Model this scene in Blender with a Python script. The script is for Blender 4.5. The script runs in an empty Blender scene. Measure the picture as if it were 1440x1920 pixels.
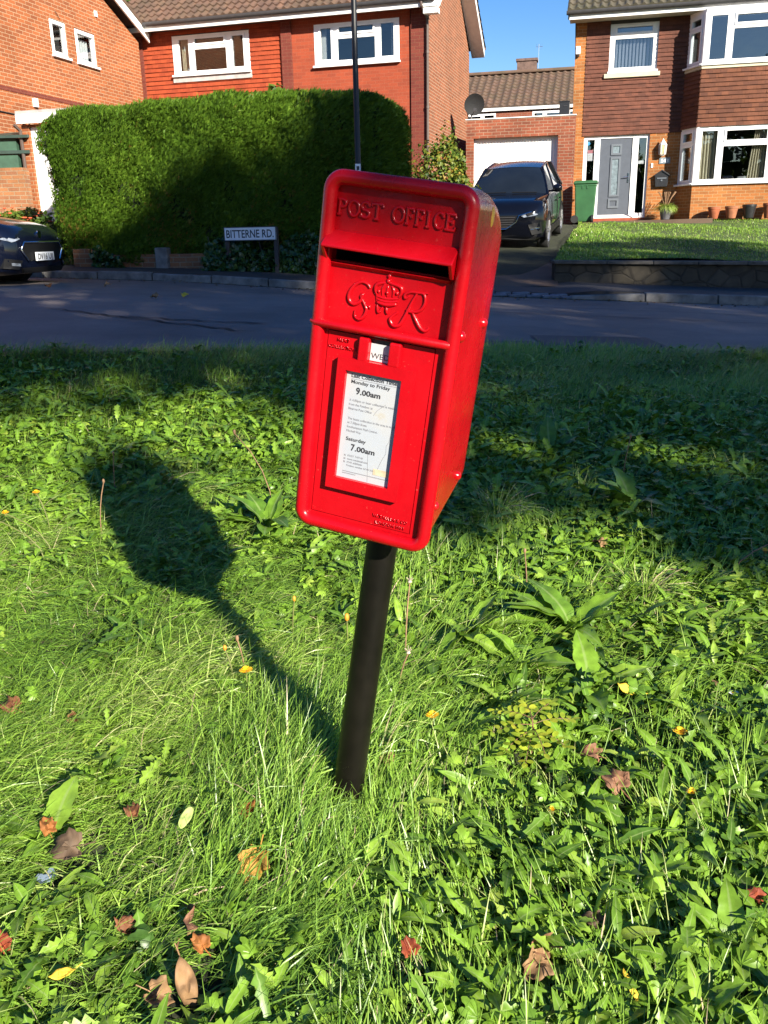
import bpy, math, random
import numpy as np
from mathutils import Vector, Matrix

random.seed(7)
rng = np.random.default_rng(11)
R = math.radians
SC = bpy.context.scene
COL = SC.collection

# ------------------------------------------------------------------ camera
CAM_H = 1.17
cam_d = bpy.data.cameras.new('camera')
cam = bpy.data.objects.new('camera', cam_d)
COL.objects.link(cam)
SC.camera = cam
cam_d.sensor_fit = 'VERTICAL'
cam_d.sensor_height = 24.0
cam_d.lens = 1620.0 / 1920.0 * 24.0
cam_d.clip_start = 0.05
cam_d.clip_end = 2000
_p, _r = 0.30992388, -0.01970247
_F = Vector((0, math.cos(_p), -math.sin(_p)))
_u = Vector((0, math.sin(_p), math.cos(_p)))
_x = Vector((1, 0, 0))
_X = math.cos(_r) * _x + math.sin(_r) * _u
_U = -math.sin(_r) * _x + math.cos(_r) * _u
cam.matrix_world = Matrix(((_X.x, _U.x, -_F.x, 0), (_X.y, _U.y, -_F.y, 0), (_X.z, _U.z, -_F.z, CAM_H), (0, 0, 0, 1)))

# ------------------------------------------------------------------ sky, sun, exposure
SUN_AZ, SUN_EL = R(31.0), R(24.0)      # behind the camera, to the right
sun_dir = Vector((math.sin(SUN_AZ) * math.cos(SUN_EL), -math.cos(SUN_AZ) * math.cos(SUN_EL), math.sin(SUN_EL)))
world = bpy.data.worlds.new('World')
SC.world = world
world.use_nodes = True
nt = world.node_tree
bg = nt.nodes['Background']
sky = nt.nodes.new('ShaderNodeTexSky')
sky.sky_type = 'NISHITA'
sky.sun_disc = False
sky.sun_elevation = SUN_EL
sky.sun_rotation = math.atan2(sun_dir.x, sun_dir.y)
sky.air_density = 1.0
sky.dust_density = 0.3
sky.ozone_density = 2.0
hs = nt.nodes.new('ShaderNodeHueSaturation')      # clear polar blue of an autumn day
hs.inputs['Hue'].default_value = 0.515
hs.inputs['Saturation'].default_value = 1.42
nt.links.new(sky.outputs[0], hs.inputs['Color'])
nt.links.new(hs.outputs[0], bg.inputs['Color'])
bg.inputs['Strength'].default_value = 0.066
sun_l = bpy.data.lights.new('sun', 'SUN')
sun_l.energy = 5.0
sun_l.angle = R(0.53)
sun_l.color = (1.0, 0.93, 0.80)
sun = bpy.data.objects.new('sun', sun_l)
COL.objects.link(sun)
sun.location = (12, -20, 14)
sun.rotation_euler = sun_dir.to_track_quat('Z', 'Y').to_euler()
SC.view_settings.view_transform = 'Standard'
SC.view_settings.look = 'None'
SC.view_settings.exposure = 1.35
SC.view_settings.gamma = 1.0
try:
    SC.cycles.max_bounces = 6
    SC.cycles.transparent_max_bounces = 8
    SC.cycles.use_denoising = True
    SC.cycles.sample_clamp_indirect = 6
    SC.cycles.blur_glossy = 0.5
except Exception:
    pass

# ------------------------------------------------------------------ helpers
def lk(t, a, b): t.links.new(a, b)

def new_mat(name):
    m = bpy.data.materials.new(name)
    m.use_nodes = True
    t = m.node_tree
    return m, t, t.nodes['Principled BSDF']

def sock(n, names, v):
    for k in names:
        if k in n.inputs:
            n.inputs[k].default_value = v
            return

def ramp(t, stops):
    n = t.nodes.new('ShaderNodeValToRGB')
    el = n.color_ramp.elements
    while len(el) < len(stops): el.new(0.5)
    for e, (p, c) in zip(el, stops):
        e.position = p
        e.color = (c[0], c[1], c[2], 1)
    return n

def obj_coord(t):
    return t.nodes.new('ShaderNodeTexCoord').outputs['Object']

def noise(t, scale, detail=3.0, rough=0.55, vec=None):
    n = t.nodes.new('ShaderNodeTexNoise')
    n.inputs['Scale'].default_value = scale
    n.inputs['Detail'].default_value = detail
    n.inputs['Roughness'].default_value = rough
    lk(t, vec if vec is not None else obj_coord(t), n.inputs['Vector'])
    return n

def bump(t, bs, height, strength=0.3, dist=0.01):
    b = t.nodes.new('ShaderNodeBump')
    b.inputs['Strength'].default_value = strength
    b.inputs['Distance'].default_value = dist
    lk(t, height, b.inputs['Height'])
    lk(t, b.outputs[0], bs.inputs['Normal'])
    return b

def mat_plain(name, col, rough=0.5, metal=0.0, spec=0.5, var=0.12, nscale=8.0, bmp=0.0, bscale=60.0, coat=0.0, bdist=0.002):
    m, t, b = new_mat(name)
    b.inputs['Roughness'].default_value = rough
    b.inputs['Metallic'].default_value = metal
    sock(b, ('Specular IOR Level', 'Specular'), spec)
    if coat:
        sock(b, ('Coat Weight', 'Clearcoat'), coat)
        sock(b, ('Coat Roughness', 'Clearcoat Roughness'), 0.04)
    n = noise(t, nscale, 4)
    lo = [max(0, c * (1 - var)) for c in col]
    hi = [min(1, c * (1 + var)) for c in col]
    r = ramp(t, [(0.3, lo), (0.7, hi)])
    lk(t, n.outputs['Fac'], r.inputs['Fac'])
    lk(t, r.outputs[0], b.inputs['Base Color'])
    if bmp:
        n2 = noise(t, bscale, 3)
        bump(t, b, n2.outputs['Fac'], bmp, bdist)
    return m

def wall_uv(t):
    """wall coordinates in the object's own frame: along the wall, up"""
    o = obj_coord(t)
    s = t.nodes.new('ShaderNodeSeparateXYZ'); lk(t, o, s.inputs[0])
    g = t.nodes.new('ShaderNodeNewGeometry')
    vt = t.nodes.new('ShaderNodeVectorTransform')
    vt.vector_type = 'NORMAL'; vt.convert_from = 'WORLD'; vt.convert_to = 'OBJECT'
    lk(t, g.outputs['True Normal'], vt.inputs[0])
    sn = t.nodes.new('ShaderNodeSeparateXYZ'); lk(t, vt.outputs[0], sn.inputs[0])
    ab = t.nodes.new('ShaderNodeMath'); ab.operation = 'ABSOLUTE'; lk(t, sn.outputs[0], ab.inputs[0])
    gt = t.nodes.new('ShaderNodeMath'); gt.operation = 'GREATER_THAN'; lk(t, ab.outputs[0], gt.inputs[0]); gt.inputs[1].default_value = 0.7
    mx = t.nodes.new('ShaderNodeMix'); mx.data_type = 'FLOAT'
    lk(t, gt.outputs[0], mx.inputs[0]); lk(t, s.outputs[0], mx.inputs[2]); lk(t, s.outputs[1], mx.inputs[3])
    c = t.nodes.new('ShaderNodeCombineXYZ')
    lk(t, mx.outputs[0], c.inputs[0]); lk(t, s.outputs[2], c.inputs[1])
    return c.outputs[0]

def mat_brick(name, c1, c2, mortar, bw=0.225, bh=0.075, ms=0.006, stain=0.25, rough=0.85, bmp=0.5, pale=None, offset=0.5):
    m, t, b = new_mat(name)
    v = wall_uv(t)
    br = t.nodes.new('ShaderNodeTexBrick')
    lk(t, v, br.inputs['Vector'])
    br.offset = offset
    br.inputs['Scale'].default_value = 1.0
    br.inputs['Brick Width'].default_value = bw
    br.inputs['Row Height'].default_value = bh
    br.inputs['Mortar Size'].default_value = ms
    br.inputs['Mortar Smooth'].default_value = 0.2
    br.inputs['Bias'].default_value = 0.0
    br.inputs['Color1'].default_value = (*c1, 1)
    br.inputs['Color2'].default_value = (*c2, 1)
    br.inputs['Mortar'].default_value = (*mortar, 1)
    n = noise(t, 0.9, 5, 0.65)
    r = ramp(t, [(0.3, (1 - stain,) * 3), (0.65, (1.0, 1.0, 1.0))])
    lk(t, n.outputs['Fac'], r.inputs['Fac'])
    mul = t.nodes.new('ShaderNodeMix'); mul.data_type = 'RGBA'; mul.blend_type = 'MULTIPLY'
    mul.inputs[0].default_value = 1.0
    lk(t, br.outputs['Color'], mul.inputs[6]); lk(t, r.outputs[0], mul.inputs[7])
    n3 = noise(t, 40, 3)
    r3 = ramp(t, [(0.3, (0.85,) * 3), (0.7, (1.12,) * 3)])
    lk(t, n3.outputs['Fac'], r3.inputs['Fac'])
    mul2 = t.nodes.new('ShaderNodeMix'); mul2.data_type = 'RGBA'; mul2.blend_type = 'MULTIPLY'
    mul2.inputs[0].default_value = 1.0
    lk(t, mul.outputs[2], mul2.inputs[6]); lk(t, r3.outputs[0], mul2.inputs[7])
    out = mul2.outputs[2]
    if pale is not None:      # a few pale repaired bricks and efflorescence
        wn = t.nodes.new('ShaderNodeTexBrick')
        lk(t, v, wn.inputs['Vector'])
        wn.offset = offset
        wn.inputs['Scale'].default_value = 1.0
        wn.inputs['Brick Width'].default_value = bw
        wn.inputs['Row Height'].default_value = bh
        wn.inputs['Mortar Size'].default_value = 0.0
        wn.inputs['Bias'].default_value = -0.93
        wn.inputs['Color1'].default_value = (0, 0, 0, 1)
        wn.inputs['Color2'].default_value = (1, 1, 1, 1)
        rp = ramp(t, [(0.25, (0, 0, 0)), (0.6, (1, 1, 1))])
        lk(t, wn.outputs['Color'], rp.inputs['Fac'])
        mx = t.nodes.new('ShaderNodeMix'); mx.data_type = 'RGBA'
        lk(t, rp.outputs[0], mx.inputs[0]); lk(t, out, mx.inputs[6]); mx.inputs[7].default_value = (*pale, 1)
        out = mx.outputs[2]
    lk(t, out, b.inputs['Base Color'])
    b.inputs['Roughness'].default_value = rough
    sock(b, ('Specular IOR Level', 'Specular'), 0.2)
    inv = t.nodes.new('ShaderNodeMath'); inv.operation = 'SUBTRACT'; inv.inputs[0].default_value = 1.0
    lk(t, br.outputs['Fac'], inv.inputs[1])
    bump(t, b, inv.outputs[0], bmp, 0.008)
    return m

def mat_roof(name, c1, c2, moss, amount=0.5):
    """concrete tile: colour per tile plus lichen, in the roof's own frame"""
    m, t, b = new_mat(name)
    o = obj_coord(t)
    s = t.nodes.new('ShaderNodeSeparateXYZ'); lk(t, o, s.inputs[0])
    c = t.nodes.new('ShaderNodeCombineXYZ'); lk(t, s.outputs[0], c.inputs[0]); lk(t, s.outputs[2], c.inputs[1])
    br = t.nodes.new('ShaderNodeTexBrick'); lk(t, c.outputs[0], br.inputs['Vector'])
    br.offset = 0.0
    for k, v in (('Scale', 1.0), ('Brick Width', 0.165), ('Row Height', 0.19), ('Mortar Size', 0.0)):
        br.inputs[k].default_value = v
    br.inputs['Color1'].default_value = (*c1, 1); br.inputs['Color2'].default_value = (*c2, 1)
    n = noise(t, 1.3, 6, 0.7)
    r = ramp(t, [(0.5 - 0.12 * amount, (0, 0, 0)), (0.72, (1, 1, 1))])
    lk(t, n.outputs['Fac'], r.inputs['Fac'])
    sc = t.nodes.new('ShaderNodeMath'); sc.operation = 'MULTIPLY'; sc.inputs[1].default_value = amount
    lk(t, r.outputs[0], sc.inputs[0])
    mx = t.nodes.new('ShaderNodeMix'); mx.data_type = 'RGBA'
    lk(t, sc.outputs[0], mx.inputs[0]); lk(t, br.outputs['Color'], mx.inputs[6]); mx.inputs[7].default_value = (*moss, 1)
    lk(t, mx.outputs[2], b.inputs['Base Color'])
    b.inputs['Roughness'].default_value = 0.9
    n2 = noise(t, 70, 3)
    bump(t, b, n2.outputs['Fac'], 0.3, 0.005)
    return m

def mat_leaf(name, stops, rough=0.45, spec=0.35, transl=0.35, tr_gain=(1.45, 1.35, 0.6), nscale=0.0, rib=False):
    """leaf colour from the per-leaf 'tint' value; light also passes through"""
    m, t, b = new_mat(name)
    a = t.nodes.new('ShaderNodeAttribute'); a.attribute_name = 'tint'
    r = ramp(t, stops)
    lk(t, a.outputs['Fac'], r.inputs['Fac'])
    nz = noise(t, nscale or 55, 3)
    rz = ramp(t, [(0.3, (0.66,) * 3), (0.7, (1.22,) * 3)]); lk(t, nz.outputs['Fac'], rz.inputs['Fac'])
    mz = t.nodes.new('ShaderNodeMix'); mz.data_type = 'RGBA'; mz.blend_type = 'MULTIPLY'; mz.inputs[0].default_value = 1.0; mz.clamp_result = False
    lk(t, r.outputs[0], mz.inputs[6]); lk(t, rz.outputs[0], mz.inputs[7])
    col = mz.outputs[2]
    if rib:
        ac = t.nodes.new('ShaderNodeAttribute'); ac.attribute_name = 'across'
        rr_ = ramp(t, [(0.0, (1, 1, 1)), (0.10, (0.55,) * 3), (0.16, (0, 0, 0))]); lk(t, ac.outputs['Fac'], rr_.inputs['Fac'])
        mr = t.nodes.new('ShaderNodeMix'); mr.data_type = 'RGBA'
        sr = t.nodes.new('ShaderNodeMath'); sr.operation = 'MULTIPLY'; sr.inputs[1].default_value = 0.5; lk(t, rr_.outputs[0], sr.inputs[0])
        lk(t, sr.outputs[0], mr.inputs[0]); lk(t, col, mr.inputs[6]); mr.inputs[7].default_value = (0.30, 0.38, 0.14, 1)
        col = mr.outputs[2]
    lk(t, col, b.inputs['Base Color'])
    b.inputs['Roughness'].default_value = rough
    sock(b, ('Specular IOR Level', 'Specular'), spec)
    tr = t.nodes.new('ShaderNodeBsdfTranslucent')
    g = t.nodes.new('ShaderNodeMix'); g.data_type = 'RGBA'; g.blend_type = 'MULTIPLY'; g.inputs[0].default_value = 1.0
    g.clamp_result = False
    lk(t, col, g.inputs[6]); g.inputs[7].default_value = (*tr_gain, 1)
    lk(t, g.outputs[2], tr.inputs['Color'])
    ms = t.nodes.new('ShaderNodeMixShader'); ms.inputs[0].default_value = transl
    lk(t, b.outputs[0], ms.inputs[1]); lk(t, tr.outputs[0], ms.inputs[2])
    lk(t, ms.outputs[0], t.nodes['Material Output'].inputs['Surface'])
    return m

def mat_glass(name, refl=0.14, tint=(0.75, 0.8, 0.82), rough=0.01):
    m, t, b = new_mat(name)
    tr = t.nodes.new('ShaderNodeBsdfTransparent'); tr.inputs[0].default_value = (*tint, 1)
    gl = t.nodes.new('ShaderNodeBsdfGlossy'); gl.inputs['Roughness'].default_value = rough
    lw = t.nodes.new('ShaderNodeLayerWeight'); lw.inputs['Blend'].default_value = 0.5
    ad = t.nodes.new('ShaderNodeMath'); ad.operation = 'ADD'; ad.use_clamp = True
    pw = t.nodes.new('ShaderNodeMath'); pw.operation = 'POWER'; pw.inputs[1].default_value = 4.0
    lk(t, lw.outputs['Facing'], pw.inputs[0]); lk(t, pw.outputs[0], ad.inputs[0]); ad.inputs[1].default_value = refl
    n = noise(t, 1.6, 2)
    bp = t.nodes.new('ShaderNodeBump'); bp.inputs['Strength'].default_value = 0.06; bp.inputs['Distance'].default_value = 0.05
    lk(t, n.outputs['Fac'], bp.inputs['Height']); lk(t, bp.outputs[0], gl.inputs['Normal'])
    ms = t.nodes.new('ShaderNodeMixShader')
    lk(t, ad.outputs[0], ms.inputs[0]); lk(t, tr.outputs[0], ms.inputs[1]); lk(t, gl.outputs[0], ms.inputs[2])
    lk(t, ms.outputs[0], t.nodes['Material Output'].inputs['Surface'])
    return m

class MB:
    """collects shapes and links them as ONE mesh object"""
    def __init__(s): s.v = []; s.f = []; s.mi = []; s.cur = 0
    def mat(s, i): s.cur = i; return s
    def add(s, verts, faces):
        n = len(s.v)
        s.v.extend([tuple(map(float, p)) for p in verts])
        for f in faces:
            s.f.append([n + i for i in f]); s.mi.append(s.cur)
        return s
    def box(s, x0, x1, y0, y1, z0, z1):
        P = [(x0, y0, z0), (x1, y0, z0), (x1, y1, z0), (x0, y1, z0), (x0, y0, z1), (x1, y0, z1), (x1, y1, z1), (x0, y1, z1)]
        return s.add(P, [(0, 3, 2, 1), (4, 5, 6, 7), (0, 1, 5, 4), (1, 2, 6, 5), (2, 3, 7, 6), (3, 0, 4, 7)])
    def quad(s, a, b, c, d): return s.add([a, b, c, d], [(0, 1, 2, 3)])
    def tube(s, pts, r, n=8, caps=True, closed=False, flat=None):
        pts = [Vector(p) for p in pts]
        k = len(pts)
        rs = r if isinstance(r, (list, tuple)) else [r] * k
        V = []
        prev = None
        for i, p in enumerate(pts):
            if closed: d = pts[(i + 1) % k] - pts[i - 1]
            else: d = pts[min(i + 1, k - 1)] - pts[max(i - 1, 0)]
            d.normalize()
            if prev is None:
                a = Vector((0, 0, 1)) if abs(d.z) < 0.9 else Vector((1, 0, 0))
                x = d.cross(a).normalized()
            else:
                x = (prev - d * prev.dot(d))
                x = x.normalized() if x.length > 1e-6 else d.orthogonal().normalized()
            prev = x
            y = d.cross(x)
            for j in range(n):
                a = 2 * math.pi * j / n
                q = x * math.cos(a) * rs[i] + y * math.sin(a) * rs[i]
                if flat: q = Vector((q.x * flat[0], q.y * flat[1], q.z * flat[2]))
                V.append(p + q)
        F = []
        for i in range(k if closed else k - 1):
            i2 = (i + 1) % k
            for j in range(n):
                j2 = (j + 1) % n
                F.append((i * n + j, i * n + j2, i2 * n + j2, i2 * n + j))
        if caps and not closed:
            F.append(tuple(range(n - 1, -1, -1)))
            F.append(tuple((k - 1) * n + j for j in range(n)))
        return s.add(V, F)
    def lathe(s, prof, n=20, o=(0, 0, 0), axis='z'):
        V = []; F = []
        for (r, z) in prof:
            for j in range(n):
                a = 2 * math.pi * j / n
                c, d = r * math.cos(a), r * math.sin(a)
                p = {'z': (c, d, z), 'y': (c, z, d), 'x': (z, c, d)}[axis]
                V.append((p[0] + o[0], p[1] + o[1], p[2] + o[2]))
        for i in range(len(prof) - 1):
            for j in range(n):
                j2 = (j + 1) % n
                F.append((i * n + j, i * n + j2, (i + 1) * n + j2, (i + 1) * n + j))
        F.append(tuple(range(n))); F.append(tuple((len(prof) - 1) * n + j for j in range(n)))
        return s.add(V, F)
    def prism(s, poly, plane, a0, a1):
        def mk(p, a): return {'xz': (p[0], a, p[1]), 'yz': (a, p[0], p[1]), 'xy': (p[0], p[1], a)}[plane]
        n = len(poly)
        V = [mk(p, a0) for p in poly] + [mk(p, a1) for p in poly]
        F = [tuple(range(n)), tuple(range(2 * n - 1, n - 1, -1))]
        for i in range(n):
            j = (i + 1) % n
            F.append((i, i + n, j + n, j))
        return s.add(V, F)
    def wall(s, u0, u1, z0, z1, holes, y, th):
        """front wall in the plane y with rectangular openings and their reveals"""
        us = sorted({u0, u1, *[h[0] for h in holes], *[h[1] for h in holes]})
        zs = sorted({z0, z1, *[h[2] for h in holes], *[h[3] for h in holes]})
        us = [u for u in us if u0 <= u <= u1]; zs = [z for z in zs if z0 <= z <= z1]
        for i in range(len(us) - 1):
            for j in range(len(zs) - 1):
                cu, cz = (us[i] + us[i + 1]) / 2, (zs[j] + zs[j + 1]) / 2
                if any(h[0] < cu < h[1] and h[2] < cz < h[3] for h in holes): continue
                s.quad((us[i], y, zs[j]), (us[i + 1], y, zs[j]), (us[i + 1], y, zs[j + 1]), (us[i], y, zs[j + 1]))
        for (a, b, c, d) in holes:
            s.quad((a, y, c), (a, y, d), (a, y + th, d), (a, y + th, c))
            s.quad((b, y, d), (b, y, c), (b, y + th, c), (b, y + th, d))
            s.quad((a, y, d), (b, y, d), (b, y + th, d), (a, y + th, d))
            s.quad((b, y, c), (a, y, c), (a, y + th, c), (b, y + th, c))
        return s
    def frame(s, u0, u1, z0, z1, panes, y0, y1):
        """a slab from y0 to y1 with openings right through"""
        s.wall(u0, u1, z0, z1, panes, y0, y1 - y0)
        s.quad((u0, y0, z0), (u0, y0, z1), (u0, y1, z1), (u0, y1, z0))
        s.quad((u1, y0, z1), (u1, y0, z0), (u1, y1, z0), (u1, y1, z1))
        s.quad((u0, y0, z1), (u1, y0, z1), (u1, y1, z1), (u0, y1, z1))
        s.quad((u1, y0, z0), (u0, y0, z0), (u0, y1, z0), (u1, y1, z0))
        return s
    def build(s, name, mats, parent=None, smooth=None, bevel=0.0, seg=2, off=(0, 0, 0), recalc=False):
        me = bpy.data.meshes.new(name)
        V = s.v
        if off != (0, 0, 0): V = [(a + off[0], b + off[1], c + off[2]) for a, b, c in V]
        me.from_pydata(V, [], s.f)
        if recalc:
            import bmesh
            bm = bmesh.new(); bm.from_mesh(me)
            bmesh.ops.recalc_face_normals(bm, faces=bm.faces[:]); bm.to_mesh(me); bm.free()
        mats = mats if isinstance(mats, (list, tuple)) else [mats]
        for m in mats: me.materials.append(m)
        if len(mats) > 1:
            me.polygons.foreach_set('material_index', s.mi)
        o = bpy.data.objects.new(name, me)
        COL.objects.link(o)
        if parent is not None: o.parent = parent
        if smooth is not None:
            me.polygons.foreach_set('use_smooth', [True] * len(me.polygons))
            me.set_sharp_from_angle(angle=R(smooth))
        if bevel:
            b = o.modifiers.new('bevel', 'BEVEL'); b.width = bevel; b.segments = seg; b.limit_method = 'ANGLE'; b.angle_limit = R(40)
            b.harden_normals = False
        return o

def build_each(g, name, mats, parent=None, **kw):
    """one object for every separate piece that was collected"""
    root = list(range(len(g.v)))
    def find(a):
        while root[a] != a: root[a] = root[root[a]]; a = root[a]
        return a
    for f in g.f:
        for i in f[1:]: root[find(i)] = find(f[0])
    groups = {}
    for f in g.f: groups.setdefault(find(f[0]), []).append(f)
    out = []
    for fs in groups.values():
        ids = sorted({i for f in fs for i in f}); mp = {a: k for k, a in enumerate(ids)}
        h = MB(); h.add([g.v[i] for i in ids], [[mp[i] for i in f] for f in fs]); out.append(h.build(name, mats, parent, **kw))
    return out

def thing(name, label, cat, loc=(0, 0, 0), rotz=0.0, group=None):
    o = bpy.data.objects.new(name, None)
    o.empty_display_size = 0.2
    COL.objects.link(o)
    o.location = loc; o.rotation_euler = (0, 0, rotz)
    o['label'] = label; o['category'] = cat
    if group: o['group'] = group
    return o

def tag(o, label=None, cat=None, group=None, kind=None):
    if label: o['label'] = label
    if cat: o['category'] = cat
    if group: o['group'] = group
    if kind: o['kind'] = kind
    return o

def batch(name, templates, which, pos, rot, scale, tint, mats, parent=None, smooth=True):
    """many small pieces as one mesh: templates [(V, F)], per piece a rotation matrix, scale and tint"""
    VV, LV, LT, TT, AC = [], [], [], [], []
    base = 0
    scale = np.asarray(scale, float)
    if scale.ndim == 1: scale = np.repeat(scale[:, None], 3, 1)
    for k, tpl in enumerate(templates):
        V, F = tpl[0], tpl[1]
        ac = tpl[2] if len(tpl) > 2 else np.ones(len(V))
        idx = np.nonzero(which == k)[0]
        if len(idx) == 0: continue
        V = np.asarray(V, float)
        W = V[None, :, :] * scale[idx][:, None, :]
        W = np.einsum('nij,nvj->nvi', rot[idx], W) + pos[idx][:, None, :]
        n, nv = len(idx), len(V)
        VV.append(W.reshape(-1, 3))
        fl = np.concatenate([np.asarray(f) for f in F]); ft = np.array([len(f) for f in F])
        offs = base + np.arange(n) * nv
        LV.append((fl[None, :] + offs[:, None]).ravel())
        LT.append(np.tile(ft, n))
        TT.append(np.repeat(tint[idx], nv)); AC.append(np.tile(ac, n))
        base += n * nv
    VV = np.concatenate(VV); LV = np.concatenate(LV).astype(np.int32); LT = np.concatenate(LT).astype(np.int32); TT = np.concatenate(TT)
    me = bpy.data.meshes.new(name)
    me.vertices.add(len(VV)); me.vertices.foreach_set('co', VV.astype(np.float32).ravel())
    me.loops.add(len(LV)); me.loops.foreach_set('vertex_index', LV)
    me.polygons.add(len(LT))
    ls = np.concatenate([[0], np.cumsum(LT)[:-1]]).astype(np.int32)
    me.polygons.foreach_set('loop_start', ls)
    if smooth: me.polygons.foreach_set('use_smooth', np.ones(len(LT), bool))
    me.update(calc_edges=True)
    at = me.attributes.new('tint', 'FLOAT', 'POINT'); at.data.foreach_set('value', TT.astype(np.float32))
    if any(len(q) > 2 for q in templates):
        at = me.attributes.new('across', 'FLOAT', 'POINT'); at.data.foreach_set('value', np.concatenate(AC).astype(np.float32))
    me.materials.append(mats)
    o = bpy.data.objects.new(name, me); COL.objects.link(o)
    if parent is not None: o.parent = parent
    return o

def rots(az, pitch, roll):
    """x axis of the piece points to azimuth az, raised by pitch; roll about its own axis"""
    ca, sa, cp, sp, cr, sr = np.cos(az), np.sin(az), np.cos(pitch), np.sin(pitch), np.cos(roll), np.sin(roll)
    z = np.zeros_like(ca); o = np.ones_like(ca)
    A = np.stack([np.stack([ca, -sa, z], -1), np.stack([sa, ca, z], -1), np.stack([z, z, o], -1)], -2)
    B = np.stack([np.stack([cp, z, -sp], -1), np.stack([z, o, z], -1), np.stack([sp, z, cp], -1)], -2)
    Cc = np.stack([np.stack([o, z, z], -1), np.stack([z, cr, -sr], -1), np.stack([z, sr, cr], -1)], -2)
    return A @ B @ Cc

def frame_from(xd, nd):
    x = xd / np.linalg.norm(xd, axis=1, keepdims=True)
    y = np.cross(nd, x); y /= np.linalg.norm(y, axis=1, keepdims=True) + 1e-9
    z = np.cross(x, y)
    return np.stack([x, y, z], -1)

def strip_leaf(widths, fold=0.25, droop=0.3, wav=0.0, seed=0):
    """leaf along +x of length 1: left edge, midrib, right edge; widths = [(t, half width)]"""
    r = random.Random(seed)
    V = []; F = []
    for i, (t, w) in enumerate(widths):
        z = -droop * t * t + 0.25 * droop * t
        V += [(t, w, z + fold * w + wav * r.uniform(-1, 1) * w), (t, 0, z), (t, -w, z + fold * w + wav * r.uniform(-1, 1) * w)]
    for i in range(len(widths) - 1):
        a = i * 3
        F += [(a, a + 3, a + 4, a + 1), (a + 1, a + 4, a + 5, a + 2)]
    return np.array(V), F, np.tile([1., 0., 1.], len(widths))

def fine_leaf(widths, fold=0.25, droop=0.3, wav=0.15, seed=0, rows=14):
    """like strip_leaf but with a rippled blade of five columns"""
    r = random.Random(seed); V = []; F = []; A = []
    ts = [p[0] for p in widths]; wsx = [p[1] for p in widths]; ph = r.uniform(0, 6)
    for i in range(rows + 1):
        t = i / rows; w = float(np.interp(t, ts, wsx)) * (1 + 0.07 * math.sin(i * 2.6 + ph))
        z = -droop * t * t + 0.25 * droop * t
        for c in (1, .5, 0, -.5, -1):
            rip = wav * w * (math.sin(t * 19 + ph + (1.3 if c < 0 else 0)) * abs(c) ** 1.5 + 0.5 * r.uniform(-1, 1) * abs(c))
            V.append((t, c * w, z + fold * w * abs(c) + rip)); A.append(abs(c))
    for i in range(rows):
        for j in range(4):
            a = i * 5 + j; F.append((a, a + 5, a + 6, a + 1))
    return np.array(V), F, np.array(A, float)

def palmate(n=5, spread=2.3, w=0.3, droop=0.25, seed=0, notch=True):
    r = random.Random(seed)
    V = []; F = []
    for k in range(n):
        a = (k / (n - 1) - 0.5) * spread
        L = 0.62 * (1 - 0.25 * abs(k / (n - 1) - 0.5) * 2)
        prof = [(0, 0.04), (0.35, w * 0.75), (0.7, w), (0.86, w * 0.55), (1.0, 0.05)]
        if notch: prof = [(0, 0.04), (0.4, w * 0.7), (0.66, w * 1.05), (0.74, w * 0.62), (0.9, w * 0.6), (1.0, 0.05)]
        b = len(V)
        for t, ww in prof:
            x0, z0 = t * L, -droop * t * t
            for sgn in (1, 0, -1):
                x, y = x0, sgn * ww * L
                V.append((0.38 + x * math.cos(a) - y * math.sin(a), x * math.sin(a) + y * math.cos(a), z0 + 0.2 * abs(y) + 0.002 * k))
        for i in range(len(prof) - 1):
            c = b + i * 3
            F += [(c, c + 3, c + 4, c + 1), (c + 1, c + 4, c + 5, c + 2)]
    b = len(V)
    V += [(0, 0.012, 0), (0, -0.012, 0), (0.4, 0.012, 0), (0.4, -0.012, 0)]
    F.append((b, b + 1, b + 3, b + 2))
    return np.array(V), F

def text_mesh(name, body, mat, parent, x, z, w=None, h=None, y=0.0, ext=0.0, align='LEFT', bold=0.0, spacing=1.0, rotx=90):
    """lettering lying in the plane y, facing -y, baseline at (x, z)"""
    cu = bpy.data.curves.new(name, 'FONT')
    cu.body = body; cu.size = 1.0; cu.extrude = 0.0; cu.offset = bold; cu.space_character = spacing
    cu.resolution_u = 3
    tmp = bpy.data.objects.new(name, cu); COL.objects.link(tmp)
    dg = bpy.context.evaluated_depsgraph_get(); dg.update()
    me = bpy.data.meshes.new_from_object(tmp.evaluated_get(dg))
    bpy.data.objects.remove(tmp); bpy.data.curves.remove(cu)
    co = np.empty(len(me.vertices) * 3, np.float32); me.vertices.foreach_get('co', co); co = co.reshape(-1, 3)
    x0, x1, y0, y1 = co[:, 0].min(), co[:, 0].max(), co[:, 1].min(), co[:, 1].max()
    cap = 0.72
    sx = w / (x1 - x0) if w else (h / cap)
    sz = h / cap if h else sx
    out = np.empty_like(co)
    X = (co[:, 0] - x0) * sx
    if align == 'CENTER': X -= (x1 - x0) * sx / 2
    out[:, 0] = x + X; out[:, 1] = y; out[:, 2] = z + co[:, 1] * sz
    me.vertices.foreach_set('co', out.ravel()); me.update()
    me.materials.clear(); me.materials.append(mat)
    o = bpy.data.objects.new(name, me); COL.objects.link(o)
    if parent is not None: o.parent = parent
    if ext:
        s = o.modifiers.new('solid', 'SOLIDIFY'); s.thickness = ext; s.offset = 0
    return o

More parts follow.
